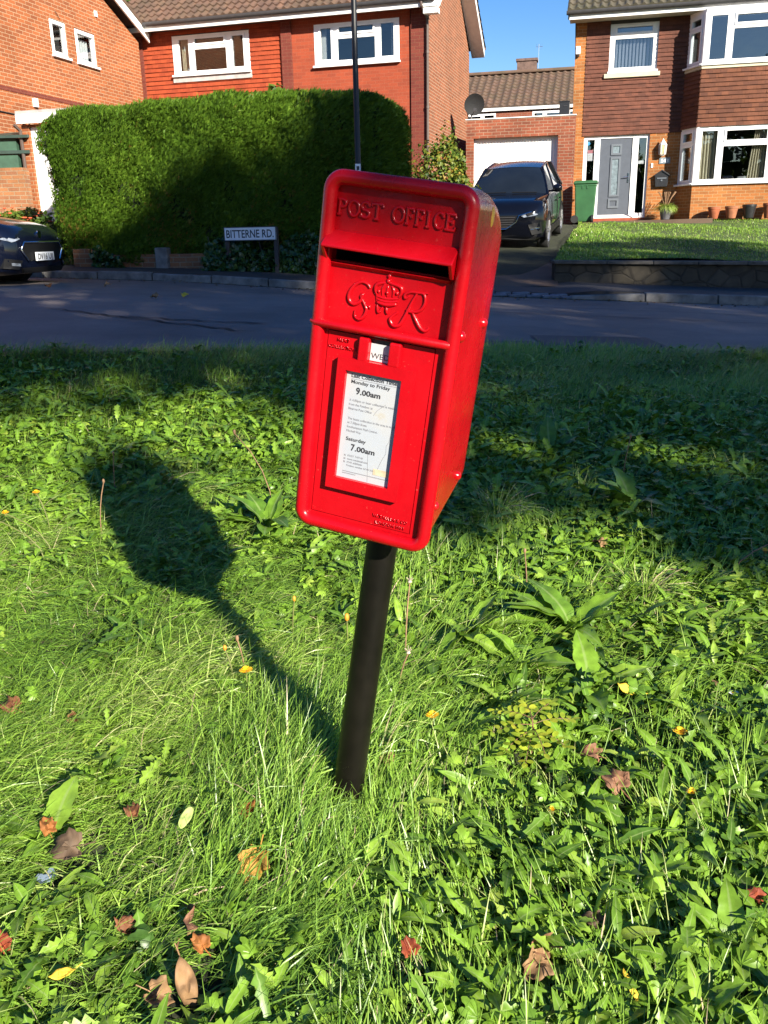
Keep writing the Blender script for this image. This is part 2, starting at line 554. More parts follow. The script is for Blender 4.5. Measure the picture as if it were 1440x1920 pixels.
# ------------------------------------------------------------------ lie of the land
def kerb_y(x): return float(np.interp(x, [-40, -9, -5.2, -2.9, -0.8, 2.64, 5, 40], [22, 15.2, 13.8, 12.9, 11.85, 11.4, 11.3, 11.0]))
def verge_y(x): return float(np.interp(x, [-40, -8, -2.21, 0, 2.7, 40], [1.8, 3.6, 5.08, 5.75, 6.08, 7.2]))
def road_z(x): return float(np.interp(x, [-40, -5, -2.9, -0.8, 2.64, 5, 40], [1.6, 0.65, 0.60, 0.50, 0.34, 0.22, -0.9]))
def ground_z(x, y):
    vy, ky = verge_y(x), kerb_y(x)
    rz = road_z(x)
    if y < 1.63: return max(-0.55, 0.114 * (y - 1.63))
    if y < vy:
        t = (y - 1.63) / max(vy - 1.63, 0.3)
        return rz * t
    if y < ky: return rz
    # gardens rise towards the houses
    hz = float(np.interp(x, [-12, -7, 0, 5, 40], [1.95, 1.75, 1.6, 1.40, 1.35]))
    t = (y - ky - 1.6) / max(24.5 - ky - 1.6, 1)
    t = min(max(t, 0), 1)
    return rz + 0.1 + (hz - rz - 0.1) * t

# ------------------------------------------------------------------ materials
M = {}
M['soil'] = mat_plain('soil', (0.022, 0.026, 0.010), 0.95, var=0.45, nscale=5, bmp=0.6, bscale=25, bdist=0.02)  # soil darkened and greened: shade between the grass blades put into its colour
M['pvc'] = mat_plain('white_pvc', (0.80, 0.80, 0.80), 0.35, var=0.03)
M['fascia'] = mat_plain('white_fascia', (0.74, 0.73, 0.70), 0.45, var=0.06)
M['cream'] = mat_plain('cream_render', (0.4960, 0.4400, 0.3200), 0.8, var=0.12, nscale=5)
M['lead'] = mat_plain('grey_lead', (0.4000, 0.3680, 0.3520), 0.6, var=0.2, nscale=6)
M['soffit'] = mat_plain('soffit', (0.45, 0.40, 0.30), 0.7, var=0.08)
M['black_plastic'] = mat_plain('black_plastic', (0.018, 0.018, 0.020), 0.35, var=0.1)
M['gutter'] = mat_plain('gutter', (0.05, 0.048, 0.05), 0.35, var=0.15)
M['brown_pipe'] = mat_plain('brown_pipe', (0.09, 0.065, 0.055), 0.4, var=0.15)
M['brick_orange'] = mat_brick('brick_orange', (0.41, 0.148, 0.042), (0.27, 0.105, 0.034), (0.38, 0.24, 0.12), ms=0.007, stain=0.3)
M['brick_gable'] = mat_brick('brick_gable_left', (0.37, 0.115, 0.042), (0.25, 0.080, 0.034), (0.42, 0.27, 0.16), ms=0.007, stain=0.25)
M['brick_side'] = mat_brick('brick_gable_middle', (0.30, 0.100, 0.048), (0.20, 0.075, 0.040), (0.38, 0.25, 0.17), ms=0.008, stain=0.2)
M['brick_red'] = mat_brick('brick_red_smooth', (0.33, 0.066, 0.030), (0.26, 0.055, 0.028), (0.31, 0.105, 0.06), ms=0.0035, stain=0.2, bmp=0.25, pale=(0.42, 0.20, 0.10))
M['brick_pier'] = mat_brick('brick_pier', (0.1760, 0.0416, 0.0280), (0.1360, 0.0320, 0.0240), (0.1920, 0.0800, 0.0480), ms=0.005, stain=0.15)
M['brick_garage'] = mat_brick('brick_garage', (0.31, 0.088, 0.045), (0.20, 0.066, 0.040), (0.34, 0.22, 0.15), ms=0.008, stain=0.5, pale=(0.34, 0.20, 0.12))
M['brick_garden'] = mat_brick('brick_garden', (0.34, 0.150, 0.065), (0.24, 0.105, 0.055), (0.30, 0.22, 0.14), ms=0.008, stain=0.5)
M['brick_cottage'] = mat_brick('brick_cottage', (0.2400, 0.0720, 0.0400), (0.1920, 0.0560, 0.0320), (0.2800, 0.1760, 0.1280), ms=0.007)
M['tile_red'] = mat_brick('clay_tile_red', (0.38, 0.070, 0.026), (0.27, 0.048, 0.020), (0.07, 0.018, 0.010), bw=0.165, bh=0.1, ms=0.0015, stain=0.25, bmp=0.2, pale=(0.43, 0.14, 0.06))
M['tile_brown'] = mat_brick('clay_tile_brown', (0.165, 0.064, 0.042), (0.110, 0.046, 0.033), (0.04, 0.018, 0.012), bw=0.165, bh=0.1, ms=0.0015, stain=0.3, bmp=0.2, pale=(0.21, 0.085, 0.050))
M['tile_bay'] = mat_brick('clay_tile_bay', (0.195, 0.076, 0.042), (0.125, 0.052, 0.034), (0.05, 0.02, 0.012), bw=0.165, bh=0.1, ms=0.0015, stain=0.4, bmp=0.2, pale=(0.26, 0.14, 0.07))
M['roof_brown'] = mat_roof('roof_brown', (0.145, 0.078, 0.050), (0.085, 0.048, 0.034), (0.07, 0.058, 0.032), 0.7)
M['roof_dark'] = mat_roof('roof_dark', (0.105, 0.085, 0.058), (0.065, 0.055, 0.040), (0.040, 0.045, 0.018), 0.8)
M['roof_far'] = mat_roof('roof_far', (0.145, 0.085, 0.058), (0.100, 0.060, 0.042), (0.08, 0.068, 0.035), 0.7)
M['door_grey'] = mat_plain('door_grey', (0.085, 0.095, 0.115), 0.4, var=0.06)
M['door_trim'] = mat_plain('door_trim', (0.13, 0.145, 0.165), 0.35, var=0.05)
M['chrome'] = mat_plain('chrome', (0.75, 0.75, 0.76), 0.15, 1.0, var=0.03)
M['glass'] = mat_glass('window_glass', 0.16)
M['glass_sky'] = mat_glass('window_glass_bright', 0.22)
M['frost'] = mat_plain('frosted_glass', (0.16, 0.20, 0.22), 0.2, var=0.3, nscale=14)
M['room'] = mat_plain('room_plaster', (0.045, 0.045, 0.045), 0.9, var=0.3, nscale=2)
M['curtain'] = mat_plain('curtain_cloth', (0.4400, 0.3840, 0.2640), 0.9, var=0.08)
M['curtain_w'] = mat_plain('net_curtain', (0.62, 0.62, 0.60), 0.9, var=0.06)
M['blind'] = mat_plain('blind_slat', (0.50, 0.52, 0.58), 0.8, var=0.05)
M['garage_white'] = mat_plain('garage_door_white', (0.78, 0.78, 0.77), 0.4, var=0.03)
M['step_red'] = mat_plain('red_step', (0.2560, 0.0560, 0.0240), 0.8, var=0.2)
M['green_panel'] = mat_plain('green_paint', (0.035, 0.085, 0.055), 0.6, var=0.25, nscale=4)
M['coping'] = mat_plain('coping', (0.10, 0.09, 0.075), 0.9, var=0.4, nscale=7, bmp=0.4, bscale=30, bdist=0.01)

def asphalt(name, c, speck):
    m, t, b = new_mat(name)
    n1 = noise(t, 0.7, 6, 0.65); n2 = noise(t, 260, 2, 0.7)
    r1 = ramp(t, [(0.32, [x * 0.62 for x in c]), (0.55, c), (0.75, [x * 1.35 for x in c])])
    lk(t, n1.outputs['Fac'], r1.inputs['Fac'])
    r2 = ramp(t, [(0.35, (0.6,) * 3), (0.62, (1.0,) * 3), (0.75, (speck,) * 3)])
    lk(t, n2.outputs['Fac'], r2.inputs['Fac'])
    mx = t.nodes.new('ShaderNodeMix'); mx.data_type = 'RGBA'; mx.blend_type = 'MULTIPLY'; mx.inputs[0].default_value = 1; mx.clamp_result = False
    lk(t, r1.outputs[0], mx.inputs[6]); lk(t, r2.outputs[0], mx.inputs[7])
    lk(t, mx.outputs[2], b.inputs['Base Color'])
    b.inputs['Roughness'].default_value = 0.75
    sock(b, ('Specular IOR Level', 'Specular'), 0.4)
    bump(t, b, n2.outputs['Fac'], 0.5, 0.004)
    return m
M['asphalt'] = asphalt('asphalt', (0.215, 0.178, 0.158), 2.0)
M['asphalt_new'] = asphalt('asphalt_patch', (0.115, 0.095, 0.086), 1.7)
M['pavement'] = asphalt('pavement_tarmac', (0.060, 0.054, 0.050), 1.6)
M['drive'] = asphalt('drive_concrete', (0.125, 0.080, 0.050), 1.6)
M['kerb'] = mat_plain('kerb_granite', (0.17, 0.16, 0.145), 0.85, var=0.5, nscale=6, bmp=0.5, bscale=50, bdist=0.006)
M['sett'] = mat_plain('blue_sett', (0.105, 0.125, 0.155), 0.5, var=0.4, nscale=12, bmp=0.3, bscale=60, bdist=0.004)

# rough stone of the retaining wall: irregular blocks with dark joints
m, t, b = new_mat('rubble_stone')
v = wall_uv(t)
mp = t.nodes.new('ShaderNodeMapping'); mp.inputs['Scale'].default_value = (3.8, 6.0, 1); lk(t, v, mp.inputs[0])
vo = t.nodes.new('ShaderNodeTexVoronoi'); vo.feature = 'DISTANCE_TO_EDGE'; lk(t, mp.outputs[0], vo.inputs['Vector']); vo.inputs['Scale'].default_value = 1.0
vc = t.nodes.new('ShaderNodeTexVoronoi'); lk(t, mp.outputs[0], vc.inputs['Vector']); vc.inputs['Scale'].default_value = 1.0
rc = ramp(t, [(0.0, (0.054, 0.044, 0.029)), (0.5, (0.062, 0.051, 0.034)), (1.0, (0.073, 0.061, 0.043))])
sp = t.nodes.new('ShaderNodeSeparateColor'); lk(t, vc.outputs['Color'], sp.inputs[0]); lk(t, sp.outputs[0], rc.inputs['Fac'])
rj = ramp(t, [(0.0, (0.62,) * 3), (0.09, (1,) * 3)]); lk(t, vo.outputs['Distance'], rj.inputs['Fac'])
nn = noise(t, 5, 5); rn = ramp(t, [(0.3, (0.6,) * 3), (0.7, (1.15,) * 3)]); lk(t, nn.outputs['Fac'], rn.inputs['Fac'])
x1 = t.nodes.new('ShaderNodeMix'); x1.data_type = 'RGBA'; x1.blend_type = 'MULTIPLY'; x1.inputs[0].default_value = 1; lk(t, rc.outputs[0], x1.inputs[6]); lk(t, rj.outputs[0], x1.inputs[7])
x2 = t.nodes.new('ShaderNodeMix'); x2.data_type = 'RGBA'; x2.blend_type = 'MULTIPLY'; x2.inputs[0].default_value = 1; lk(t, x1.outputs[2], x2.inputs[6]); lk(t, rn.outputs[0], x2.inputs[7])
lk(t, x2.outputs[2], b.inputs['Base Color']); b.inputs['Roughness'].default_value = 0.9
bump(t, b, rj.outputs[0], 0.8, 0.03)
M['rubble'] = m

# ------------------------------------------------------------------ ground, road, pavement
def sheet(name, xs, ys_of, z_of, mat, kind='structure'):
    g = MB(); n = None
    rows = []
    for x in xs:
        ys = ys_of(x)
        rows.append([(x, y, z_of(x, y)) for y in ys])
    k = len(rows[0]); V = [p for r_ in rows for p in r_]
    F = []
    for i in range(len(rows) - 1):
        for j in range(k - 1):
            F.append((i * k + j, (i + 1) * k + j, (i + 1) * k + j + 1, i * k + j + 1))
    g.add(V, F)
    return tag(g.build(name, mat, smooth=30), kind=kind)

xs = sorted(set([-400, -150, -60] + list(np.round(np.arange(-40, 40.1, 0.5), 2)) + [60, 150, 400]))
def gys(x):
    vy, ky = verge_y(x), kerb_y(x)
    a = [-300, -80, -30, -12, -5, -2, 0, 0.6] + list(np.linspace(1.0, vy, 14)) + list(np.linspace(vy + 0.05, ky - 0.05, 4)) + list(np.linspace(ky, ky + 14, 12)) + [40, 60, 90, 150, 300, 600]
    return a
def gz(x, y):
    vy, ky = verge_y(x), kerb_y(x)
    z = ground_z(x, y)
    if vy < y < ky + 1.62: z -= 0.10
    if y < 1.0 and y > -40: z -= 0
    return z - 0.005
sheet('ground', xs, gys, gz, M['soil'])

rxs = list(np.arange(-40, 40.1, 0.4))
sheet('road', rxs, lambda x: list(np.linspace(verge_y(x) - 0.06, kerb_y(x) + 0.02, 12)), lambda x, y: road_z(x) + 0.012 * math.sin(y * 0.9 + x * 0.4), M['asphalt'])
sheet('road_patch', list(np.arange(1.15, 2.06, 0.1)), lambda x: list(np.linspace(verge_y(x) - 0.05, 6.72 + 0.02 * x, 4)), lambda x, y: road_z(x) + 0.012 * math.sin(y * 0.9 + x * 0.4) + 0.006, M['asphalt_new'])
sheet('road_patch', list(np.arange(0.4, 1.14, 0.1)), lambda x: list(np.linspace(verge_y(x) - 0.05, 6.30 + 0.06 * x, 4)), lambda x, y: road_z(x) + 0.012 * math.sin(y * 0.9 + x * 0.4) + 0.006, M['asphalt_new'])
# sealed joints and cracks in the road surface
def strip(name, pts, w, mat, lift=0.008):
    g = MB(); V = []; F = []
    for i, (x, y) in enumerate(pts):
        d = Vector((pts[min(i + 1, len(pts) - 1)][0] - pts[max(i - 1, 0)][0], pts[min(i + 1, len(pts) - 1)][1] - pts[max(i - 1, 0)][1])).normalized()
        nx, ny = -d.y, d.x
        ww = w * (0.5 + random.random()) * (1 if 0 < i < len(pts) - 1 else 0.2)
        for s_ in (1, -1):
            X_, Y_ = x + nx * ww * s_, y + ny * ww * s_
            V.append((X_, Y_, road_z(X_) + 0.012 * math.sin(Y_ * 0.9 + X_ * 0.4) + lift))
    for i in range(len(pts) - 1): F.append((2 * i, 2 * i + 1, 2 * i + 3, 2 * i + 2))
    g.add(V, F); return tag(g.build(name, mat), kind='structure')
M['crack'] = mat_plain('crack', (0.018, 0.017, 0.018), 0.9)
def wob(x0, y0, x1, y1, n=14, a=0.04): return [(x0 + (x1 - x0) * i / n, y0 + (y1 - y0) * i / n + random.uniform(-a, a)) for i in range(n + 1)]
strip('road_crack', wob(-3.0, 8.0, -1.0, 6.55, 22, 0.05), 0.018, M['crack'])
strip('road_crack', wob(-2.2, 7.4, -0.9, 7.1, 14, 0.05), 0.016, M['crack'])
strip('road_crack', wob(-0.6, 6.9, 0.2, 6.7, 10, 0.03), 0.014, M['crack'])
strip('road_joint', wob(0.8, 8.8, 7.0, 7.9, 40, 0.02), 0.014, M['crack'])
strip('road_joint', wob(1.2, 9.9, 7.0, 9.2, 40, 0.02), 0.010, M['crack'])

pxs = list(np.arange(-40, 40.1, 0.4))
sheet('pavement', pxs, lambda x: [kerb_y(x) + (0.12 if not (0.7 < x < 2.5) else 0.21)] + list(np.linspace(kerb_y(x) + (0.122 if not (0.7 < x < 2.5) else 0.212), kerb_y(x) + 1.75, 5)), lambda x, y: road_z(x) + (0.10 if not (0.7 < x < 2.5) else 0.045) + 0.02 * (y - kerb_y(x)) - (0.15 if y < kerb_y(x) + 0.121 or (0.7 < x < 2.5 and y < kerb_y(x) + 0.211) else 0), M['pavement'])
# kerb stones, dropped in front of the drive
g = MB(); x = -16.0
while x < 14:
    L = random.uniform(0.84, 0.96)
    if 0.75 < x < 2.46: x = 2.47
    if not (x < 0.75 < x + L):
        z0, z1 = road_z(x), road_z(x + L)
        h = 0.10 + random.uniform(-0.010, 0.010)
        hs_ = 0.03 if 2.46 < x < 2.48 else h
        y0, y1 = kerb_y(x), kerb_y(x + L - 0.015)
        P = []
        for (xx, yy, zz, hh_) in ((x, y0, z0, hs_), (x + L - 0.015, y1, z1, h)):
            P += [(xx, yy, zz - 0.1), (xx, yy + 0.02, zz + hh_), (xx, yy + 0.14, zz + hh_ + 0.003), (xx, yy + 0.14, zz - 0.1)]
        g.add(P, [(0, 1, 2, 3), (7, 6, 5, 4), (0, 4, 5, 1), (1, 5, 6, 2), (2, 6, 7, 3)])
    x += L
tag(g.build('kerb', M['kerb'], bevel=0.012), kind='structure')
# two courses of blue setts across the drive mouth
g = MB()
for row in range(2):
    x = 0.75 + row * 0.11
    while x < 2.45:
        L = random.uniform(0.19, 0.25)
        y = kerb_y(x) + 0.01 + row * 0.115; z = road_z(x) + 0.022 + row * 0.02
        g.box(x, x + L - 0.022, y, y + 0.098, z - 0.08, z + random.uniform(-0.004, 0.004))
        x += L
tag(g.build('sett_kerb', M['sett'], bevel=0.012), kind='structure')

# drive rising to the garage
def lawn_edge(y): return float(np.interp(y, [12.8, 13.4, 24.2], [2.52, 2.62, 5.36]))
def drive_z(y): return float(np.interp(y, [12.4, 13.0, 18.3, 24.6, 25], [0.40, 0.46, 0.86, 1.37, 1.38]))
g = MB(); V = []; F = []
ysd = list(np.linspace(12.75, 24.7, 24))
for y in ysd:
    V += [(lawn_edge(y) - 3.6, y, drive_z(y)), (lawn_edge(y) - 1.8, y, drive_z(y) + 0.02), (lawn_edge(y) + 0.05, y, drive_z(y))]
for i in range(len(ysd) - 1):
    F += [(3 * i, 3 * i + 1, 3 * i + 4, 3 * i + 3), (3 * i + 1, 3 * i + 2, 3 * i + 5, 3 * i + 4)]
g.add(V, F)
tag(g.build('driveway', M['drive'], smooth=30), kind='structure')

# lawn behind the retaining wall
def lawn_z(x, y):
    t = min(max((y - 13.3) / 11.2, 0), 1)
    return (0.775 - 0.02 * (x - 2.7)) * (1 - t) + 1.44 * t + 0.03 * math.sin(x * 1.7 + y)
g = MB(); V = []; F = []; nx = 14
for y in np.linspace(13.32, 24.6, 22):
    x0 = lawn_edge(y); x1 = 16.0
    for i in range(nx + 1):
        x = x0 + (x1 - x0) * i / nx
        V.append((x, y, lawn_z(x, y) - (0.09 if i == 0 else 0)))
for j in range(21):
    for i in range(nx):
        a = j * (nx + 1) + i
        F.append((a, a + 1, a + nx + 2, a + nx + 1))
M['lawn'] = mat_plain('lawn_turf', (0.050, 0.085, 0.014), 0.95, var=0.4, nscale=3, bmp=0.5, bscale=40, bdist=0.03)
g.add(V, F); tag(g.build('lawn', M['lawn'], smooth=30), kind='structure')
# concrete path in front of the door
g = MB()
for (a, b_) in (((5.34, 23.35), (8.0, 22.7)),):
    g.add([(5.30, 23.6, 1.385), (8.4, 22.86, 1.425), (8.75, 24.6, 1.45), (5.2, 25.3, 1.42), (5.30, 23.6, 1.2), (8.4, 22.86, 1.2)], [(0, 1, 2, 3), (0, 4, 5, 1)])
tag(g.build('door_path', M['drive']), kind='structure')

# retaining wall
wt = thing('retaining_wall', 'low dark rubble stone retaining wall with slab coping below the right lawn', 'wall', (2.6, 13.15, 0.3))
g = MB()
for i in range(24):
    xa, xb = 2.60 + i * 0.5, 2.60 + (i + 1) * 0.5
    def wy(x): return 13.22 - 0.10 * (x - 2.6) * (1 if x < 9 else 1)
    za, zb = 0.72 - 0.022 * (xa - 2.6), 0.72 - 0.022 * (xb - 2.6)
    P = [(xa, wy(xa), 0.0 - 0.05 * (xa - 2.6)), (xb, wy(xb), 0.0 - 0.05 * (xb - 2.6)), (xb, wy(xb) + 0.03, zb), (xa, wy(xa) + 0.03, za),
         (xa, wy(xa) + 0.28, -0.1), (xb, wy(xb) + 0.28, -0.1), (xb, wy(xb) + 0.28, zb), (xa, wy(xa) + 0.28, za)]
    g.add(P, [(0, 1, 2, 3), (7, 6, 5, 4), (3, 2, 6, 7)] + ([(0, 3, 7, 4)] if i == 0 else []))
g.build('stonework', M['rubble'], wt, off=(-2.6, -13.15, -0.3))
g = MB(); x = 2.57
while x < 14.5:
    L = random.uniform(0.55, 0.8); z = 0.722 - 0.022 * (x - 2.6); y = 13.22 - 0.10 * (x - 2.6)
    g.add([(x, y - 0.03, z), (x + L - 0.012, y - 0.03 - 0.1 * L, z - 0.022 * L), (x + L - 0.012, y + 0.31 - 0.1 * L, z - 0.022 * L), (x, y + 0.31, z),
           (x, y - 0.03, z + 0.05), (x + L - 0.012, y - 0.03 - 0.1 * L, z + 0.05 - 0.022 * L), (x + L - 0.012, y + 0.31 - 0.1 * L, z + 0.05 - 0.022 * L), (x, y + 0.31, z + 0.05)],
          [(0, 3, 2, 1), (4, 5, 6, 7), (0, 1, 5, 4), (1, 2, 6, 5), (2, 3, 7, 6), (3, 0, 4, 7)])
    x += L
g.build('coping', M['coping'], wt, bevel=0.008, off=(-2.6, -13.15, -0.3))

# ------------------------------------------------------------------ house building kit
def roof_sheet(name, mat, parent, x0, x1, y0, z0, slope_len, pitch, zb, back=False, wave=0.20, course=0.33):
    """profiled tiles laid in courses, rising from the eave (y0, z0)"""
    cp, sp = math.cos(pitch), math.sin(pitch)
    nx = int((x1 - x0) / wave * 8)
    xs_ = np.linspace(x0, x1, nx + 1)
    ph = (xs_ - x0) / wave * 2 * math.pi
    prof = 0.036 * np.maximum(np.sin(ph), -0.4)
    ss, hh = [], []
    k = 0
    while k * course < slope_len:
        ss += [k * course, min((k + 1) * course, slope_len) - 0.002]; hh += [0.040, 0.0]
        k += 1
    V = np.zeros((len(ss), nx + 1, 3))
    for i, (s_, h) in enumerate(zip(ss, hh)):
        jit = rng.uniform(-0.003, 0.003)
        hgt = h + prof + jit
        yy = s_ * cp - hgt * sp; zz = s_ * sp + hgt * cp
        V[i, :, 0] = xs_; V[i, :, 1] = (y0 - yy) if back else (y0 + yy); V[i, :, 2] = z0 + zz - zb
    n = nx + 1; F = []
    for i in range(len(ss) - 1):
        for j in range(nx):
            a = i * n + j
            F.append((a, a + 1, a + n + 1, a + n) if not back else (a, a + n, a + n + 1, a + 1))
    g = MB(); g.add(V.reshape(-1, 3), F)
    e = 0.018      # cut edge of the lowest course
    base = [(x, (y0 + e * sp), z0 - e - zb) for x in xs_]
    top = [tuple(V[0, j]) for j in range(n)]
    g.add(base + top, [(j, j + 1, n + j + 1, n + j) for j in range(nx)])
    return g.build(name, mat, parent, smooth=50)

def hung_tiles(g, u0, u1, z0, z1, y, course=0.1, proud=0.024, holes=()):
    """tile hanging: each course leans out at its foot"""
    n = max(1, int(round((z1 - z0) / course))); c = (z1 - z0) / n
    for k in range(n):
        a, b_ = z0 + k * c, z0 + (k + 1) * c
        segs = [(u0, u1)]
        for h in holes:
            if a < h[3] - 0.01 and b_ > h[2] + 0.01:
                ns = []
                for (p, q) in segs:
                    if h[1] <= p or h[0] >= q: ns.append((p, q)); continue
                    if h[0] > p: ns.append((p, h[0]))
                    if h[1] < q: ns.append((h[1], q))
                segs = ns
        for (p, q) in segs:
            x = p
            while x < q - 1e-6:       # single tiles, slightly uneven
                w = min(0.165 if x > p else 0.165 * (0.5 if k % 2 else 1.0), q - x)
                d = proud + random.uniform(-0.006, 0.006)
                g.add([(x, y - d, a - 0.004), (x + w, y - d, a - 0.004), (x + w, y, b_ - 0.004), (x, y, b_ - 0.004), (x, y, a - 0.004), (x + w, y, a - 0.004)],
                      [(0, 1, 2, 3), (0, 4, 5, 1), (0, 3, 4), (1, 5, 2)])
                x += w

def place(g, ox, oy, ang):
    """turn a collected shape about z and move it"""
    c, s = math.cos(ang), math.sin(ang)
    g.v = [(ox + x * c - y * s, oy + x * s + y * c, z) for x, y, z in g.v]
    return g

def curtain(u0, u1, z0, z1, y, taper=0.0, waves=6):
    g = MB(); n = waves * 6; V = []; F = []
    for i in range(n + 1):
        t = i / n
        for z, k in ((z1, 1.0), ((z0 + z1) / 2, 1 - taper * 0.6), (z0, 1 - taper)):
            V.append((u0 + (u1 - u0) * t * k, y + 0.03 * math.sin(t * waves * 2 * math.pi), z))
    for i in range(n):
        for j in range(2):
            a = i * 3 + j
            F.append((a, a + 1, a + 4, a + 3))
    g.add(V, F); return g

def window(parent, u0, u1, z0, z1, panes, zb, y=0.05, glass='glass', lip=0.03, sash=(), ox=0, oy=0, ang=0.0, sill=True, curtains=(), depth=0.06):
    """white framed window: frame, its glazing, sill and what hangs behind it"""
    off = (0, 0, -zb)
    g = MB(); g.frame(u0, u1, z0, z1, panes, y, y + depth)
    for (a, b_, c, d) in sash:       # opening lights stand proud of the frame
        pw = 0.035
        g.frame(a - pw, b_ + pw, c - pw, d + pw, [(a + 0.012, b_ - 0.012, c + 0.012, d - 0.012)], y - 0.022, y + 0.01)
    f = place(g, ox, oy, ang).build('window', M['pvc'], parent, bevel=0.004, seg=1, off=off)
    g = MB()
    for (a, b_, c, d) in panes: g.quad((a, y + depth * 0.5, c), (b_, y + depth * 0.5, c), (b_, y + depth * 0.5, d), (a, y + depth * 0.5, d))
    place(g, ox, oy, ang).build('pane', M[glass], f, off=off)
    if sill:
        g = MB(); g.box(u0 - 0.03, u1 + 0.03, y - 0.09, y - 0.001, z0 - 0.035, z0 + 0.012)
        place(g, ox, oy, ang).build('sill', M['pvc'], f, bevel=0.006, off=off)
    for (a, b_, c, d, tp, mt) in curtains:
        place(curtain(a, b_, c, d, y + 0.16, tp), ox, oy, ang).build('curtain', M[mt], f, smooth=60, off=off)
    return f

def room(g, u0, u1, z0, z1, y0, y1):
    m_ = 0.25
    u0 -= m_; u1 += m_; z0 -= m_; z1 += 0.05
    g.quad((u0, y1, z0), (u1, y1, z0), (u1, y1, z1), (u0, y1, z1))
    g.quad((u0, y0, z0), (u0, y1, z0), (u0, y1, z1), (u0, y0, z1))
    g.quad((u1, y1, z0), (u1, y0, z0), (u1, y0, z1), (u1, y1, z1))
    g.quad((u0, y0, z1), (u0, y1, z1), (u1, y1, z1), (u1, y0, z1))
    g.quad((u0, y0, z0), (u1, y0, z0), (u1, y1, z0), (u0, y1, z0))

# ------------------------------------------------------------------ right house
ZR = 1.42
rh = thing('brown_tiled_house', 'brown tile hung house with white bay windows and grey front door on the right', 'house', (5.717, 25.0, ZR), R(-13.5))
OFF = (0, 0, -ZR)
upw = (0.37, 1.57, 5.10, 6.22)
dor = (-0.17, 1.525, 1.50, 3.585)
bayh = (2.75, 5.9, 2.31, 3.61); bayh2 = (2.75, 5.9, 5.07, 6.2)
g = MB()
g.mat(0).wall(-0.5, -0.225, 1.3, 6.40, [], 0.0, 0.2)
g.wall(-0.225, 7.5, 1.3, 3.59, [dor, bayh], 0.001, 0.25)
g.mat(0).quad((-0.5, 7, 1.3), (-0.5, 0, 1.3), (-0.5, 0, 6.4), (-0.5, 7, 6.4))
g.add([(-0.5, 0, 6.4), (-0.5, 7, 6.4), (-0.5, 3.5, 8.8)], [(0, 1, 2)])
g.quad((7.5, 0, 1.3), (7.5, 7, 1.3), (7.5, 7, 6.4), (7.5, 0, 6.4)); g.add([(7.5, 0, 6.4), (7.5, 7, 6.4), (7.5, 3.5, 8.8)], [(0, 1, 2)])
g.quad((7.5, 7, 1.3), (-0.5, 7, 1.3), (-0.5, 7, 6.4), (7.5, 7, 6.4))
# bay brickwork, lower storey
BY = -0.65
g.quad((2.28, 0, 1.3), (2.62, BY, 1.3), (2.62, BY, 2.28), (2.28, 0, 2.28))
g.quad((2.62, BY, 1.3), (6.1, BY, 1.3), (6.1, BY, 2.28), (2.62, BY, 2.28))
g.quad((6.1, BY, 1.3), (6.44, 0, 1.3), (6.44, 0, 2.28), (6.1, BY, 2.28))
g.build('brick_wall', M['brick_orange'], rh, off=OFF)
g = MB()
g.wall(-0.225, 7.5, 3.59, 6.40, [upw, bayh2], 0.002, 0.2)
g.build('backing_wall', M['room'], rh, off=OFF)
g = MB(); hung_tiles(g, -0.222, 2.40, 3.595, 6.30, -0.002, holes=[upw])
g.build('tile_hanging', M['tile_brown'], rh, off=OFF)
g = MB(); t_ = MB(); hung_tiles(t_, 0, 3.48, 3.635, 4.95, 0); place(t_, 2.62, BY, 0); g.add(t_.v, t_.f)
ba = math.atan2(BY, 0.34); bl_ = math.hypot(0.34, BY)
t_ = MB(); hung_tiles(t_, 0, bl_, 3.635, 4.95, 0); place(t_, 2.28, 0, ba); g.add(t_.v, t_.f)
t_ = MB(); hung_tiles(t_, 0, bl_, 3.635, 4.95, 0); place(t_, 6.1, BY, -ba); g.add(t_.v, t_.f)
g.build('bay_tile_hanging', M['tile_bay'], rh, off=OFF)
g = MB()
for z0, z1 in ((4.952, 5.058),):
    P = [(2.26, 0.0), (2.61, BY - 0.03), (6.11, BY - 0.03), (6.46, 0.0)]
    g.prism(P, 'xy', z0, z1)
g.box(0.26, 1.66, -0.07, 0.0, 4.955, 5.06)
build_each(g, 'stone_sill', M['cream'], rh, bevel=0.008, off=OFF)
g = MB(); g.prism([(2.3, 0.0), (2.64, BY + 0.02), (6.08, BY + 0.02), (6.42, 0.0)], 'xy', 6.21, 6.295); g.prism([(2.3, 0.0), (2.64, BY + 0.02), (6.08, BY + 0.02), (6.42, 0.0)], 'xy', 3.612, 3.634)
build_each(g, 'bay_head', M['pvc'], rh, off=OFF)
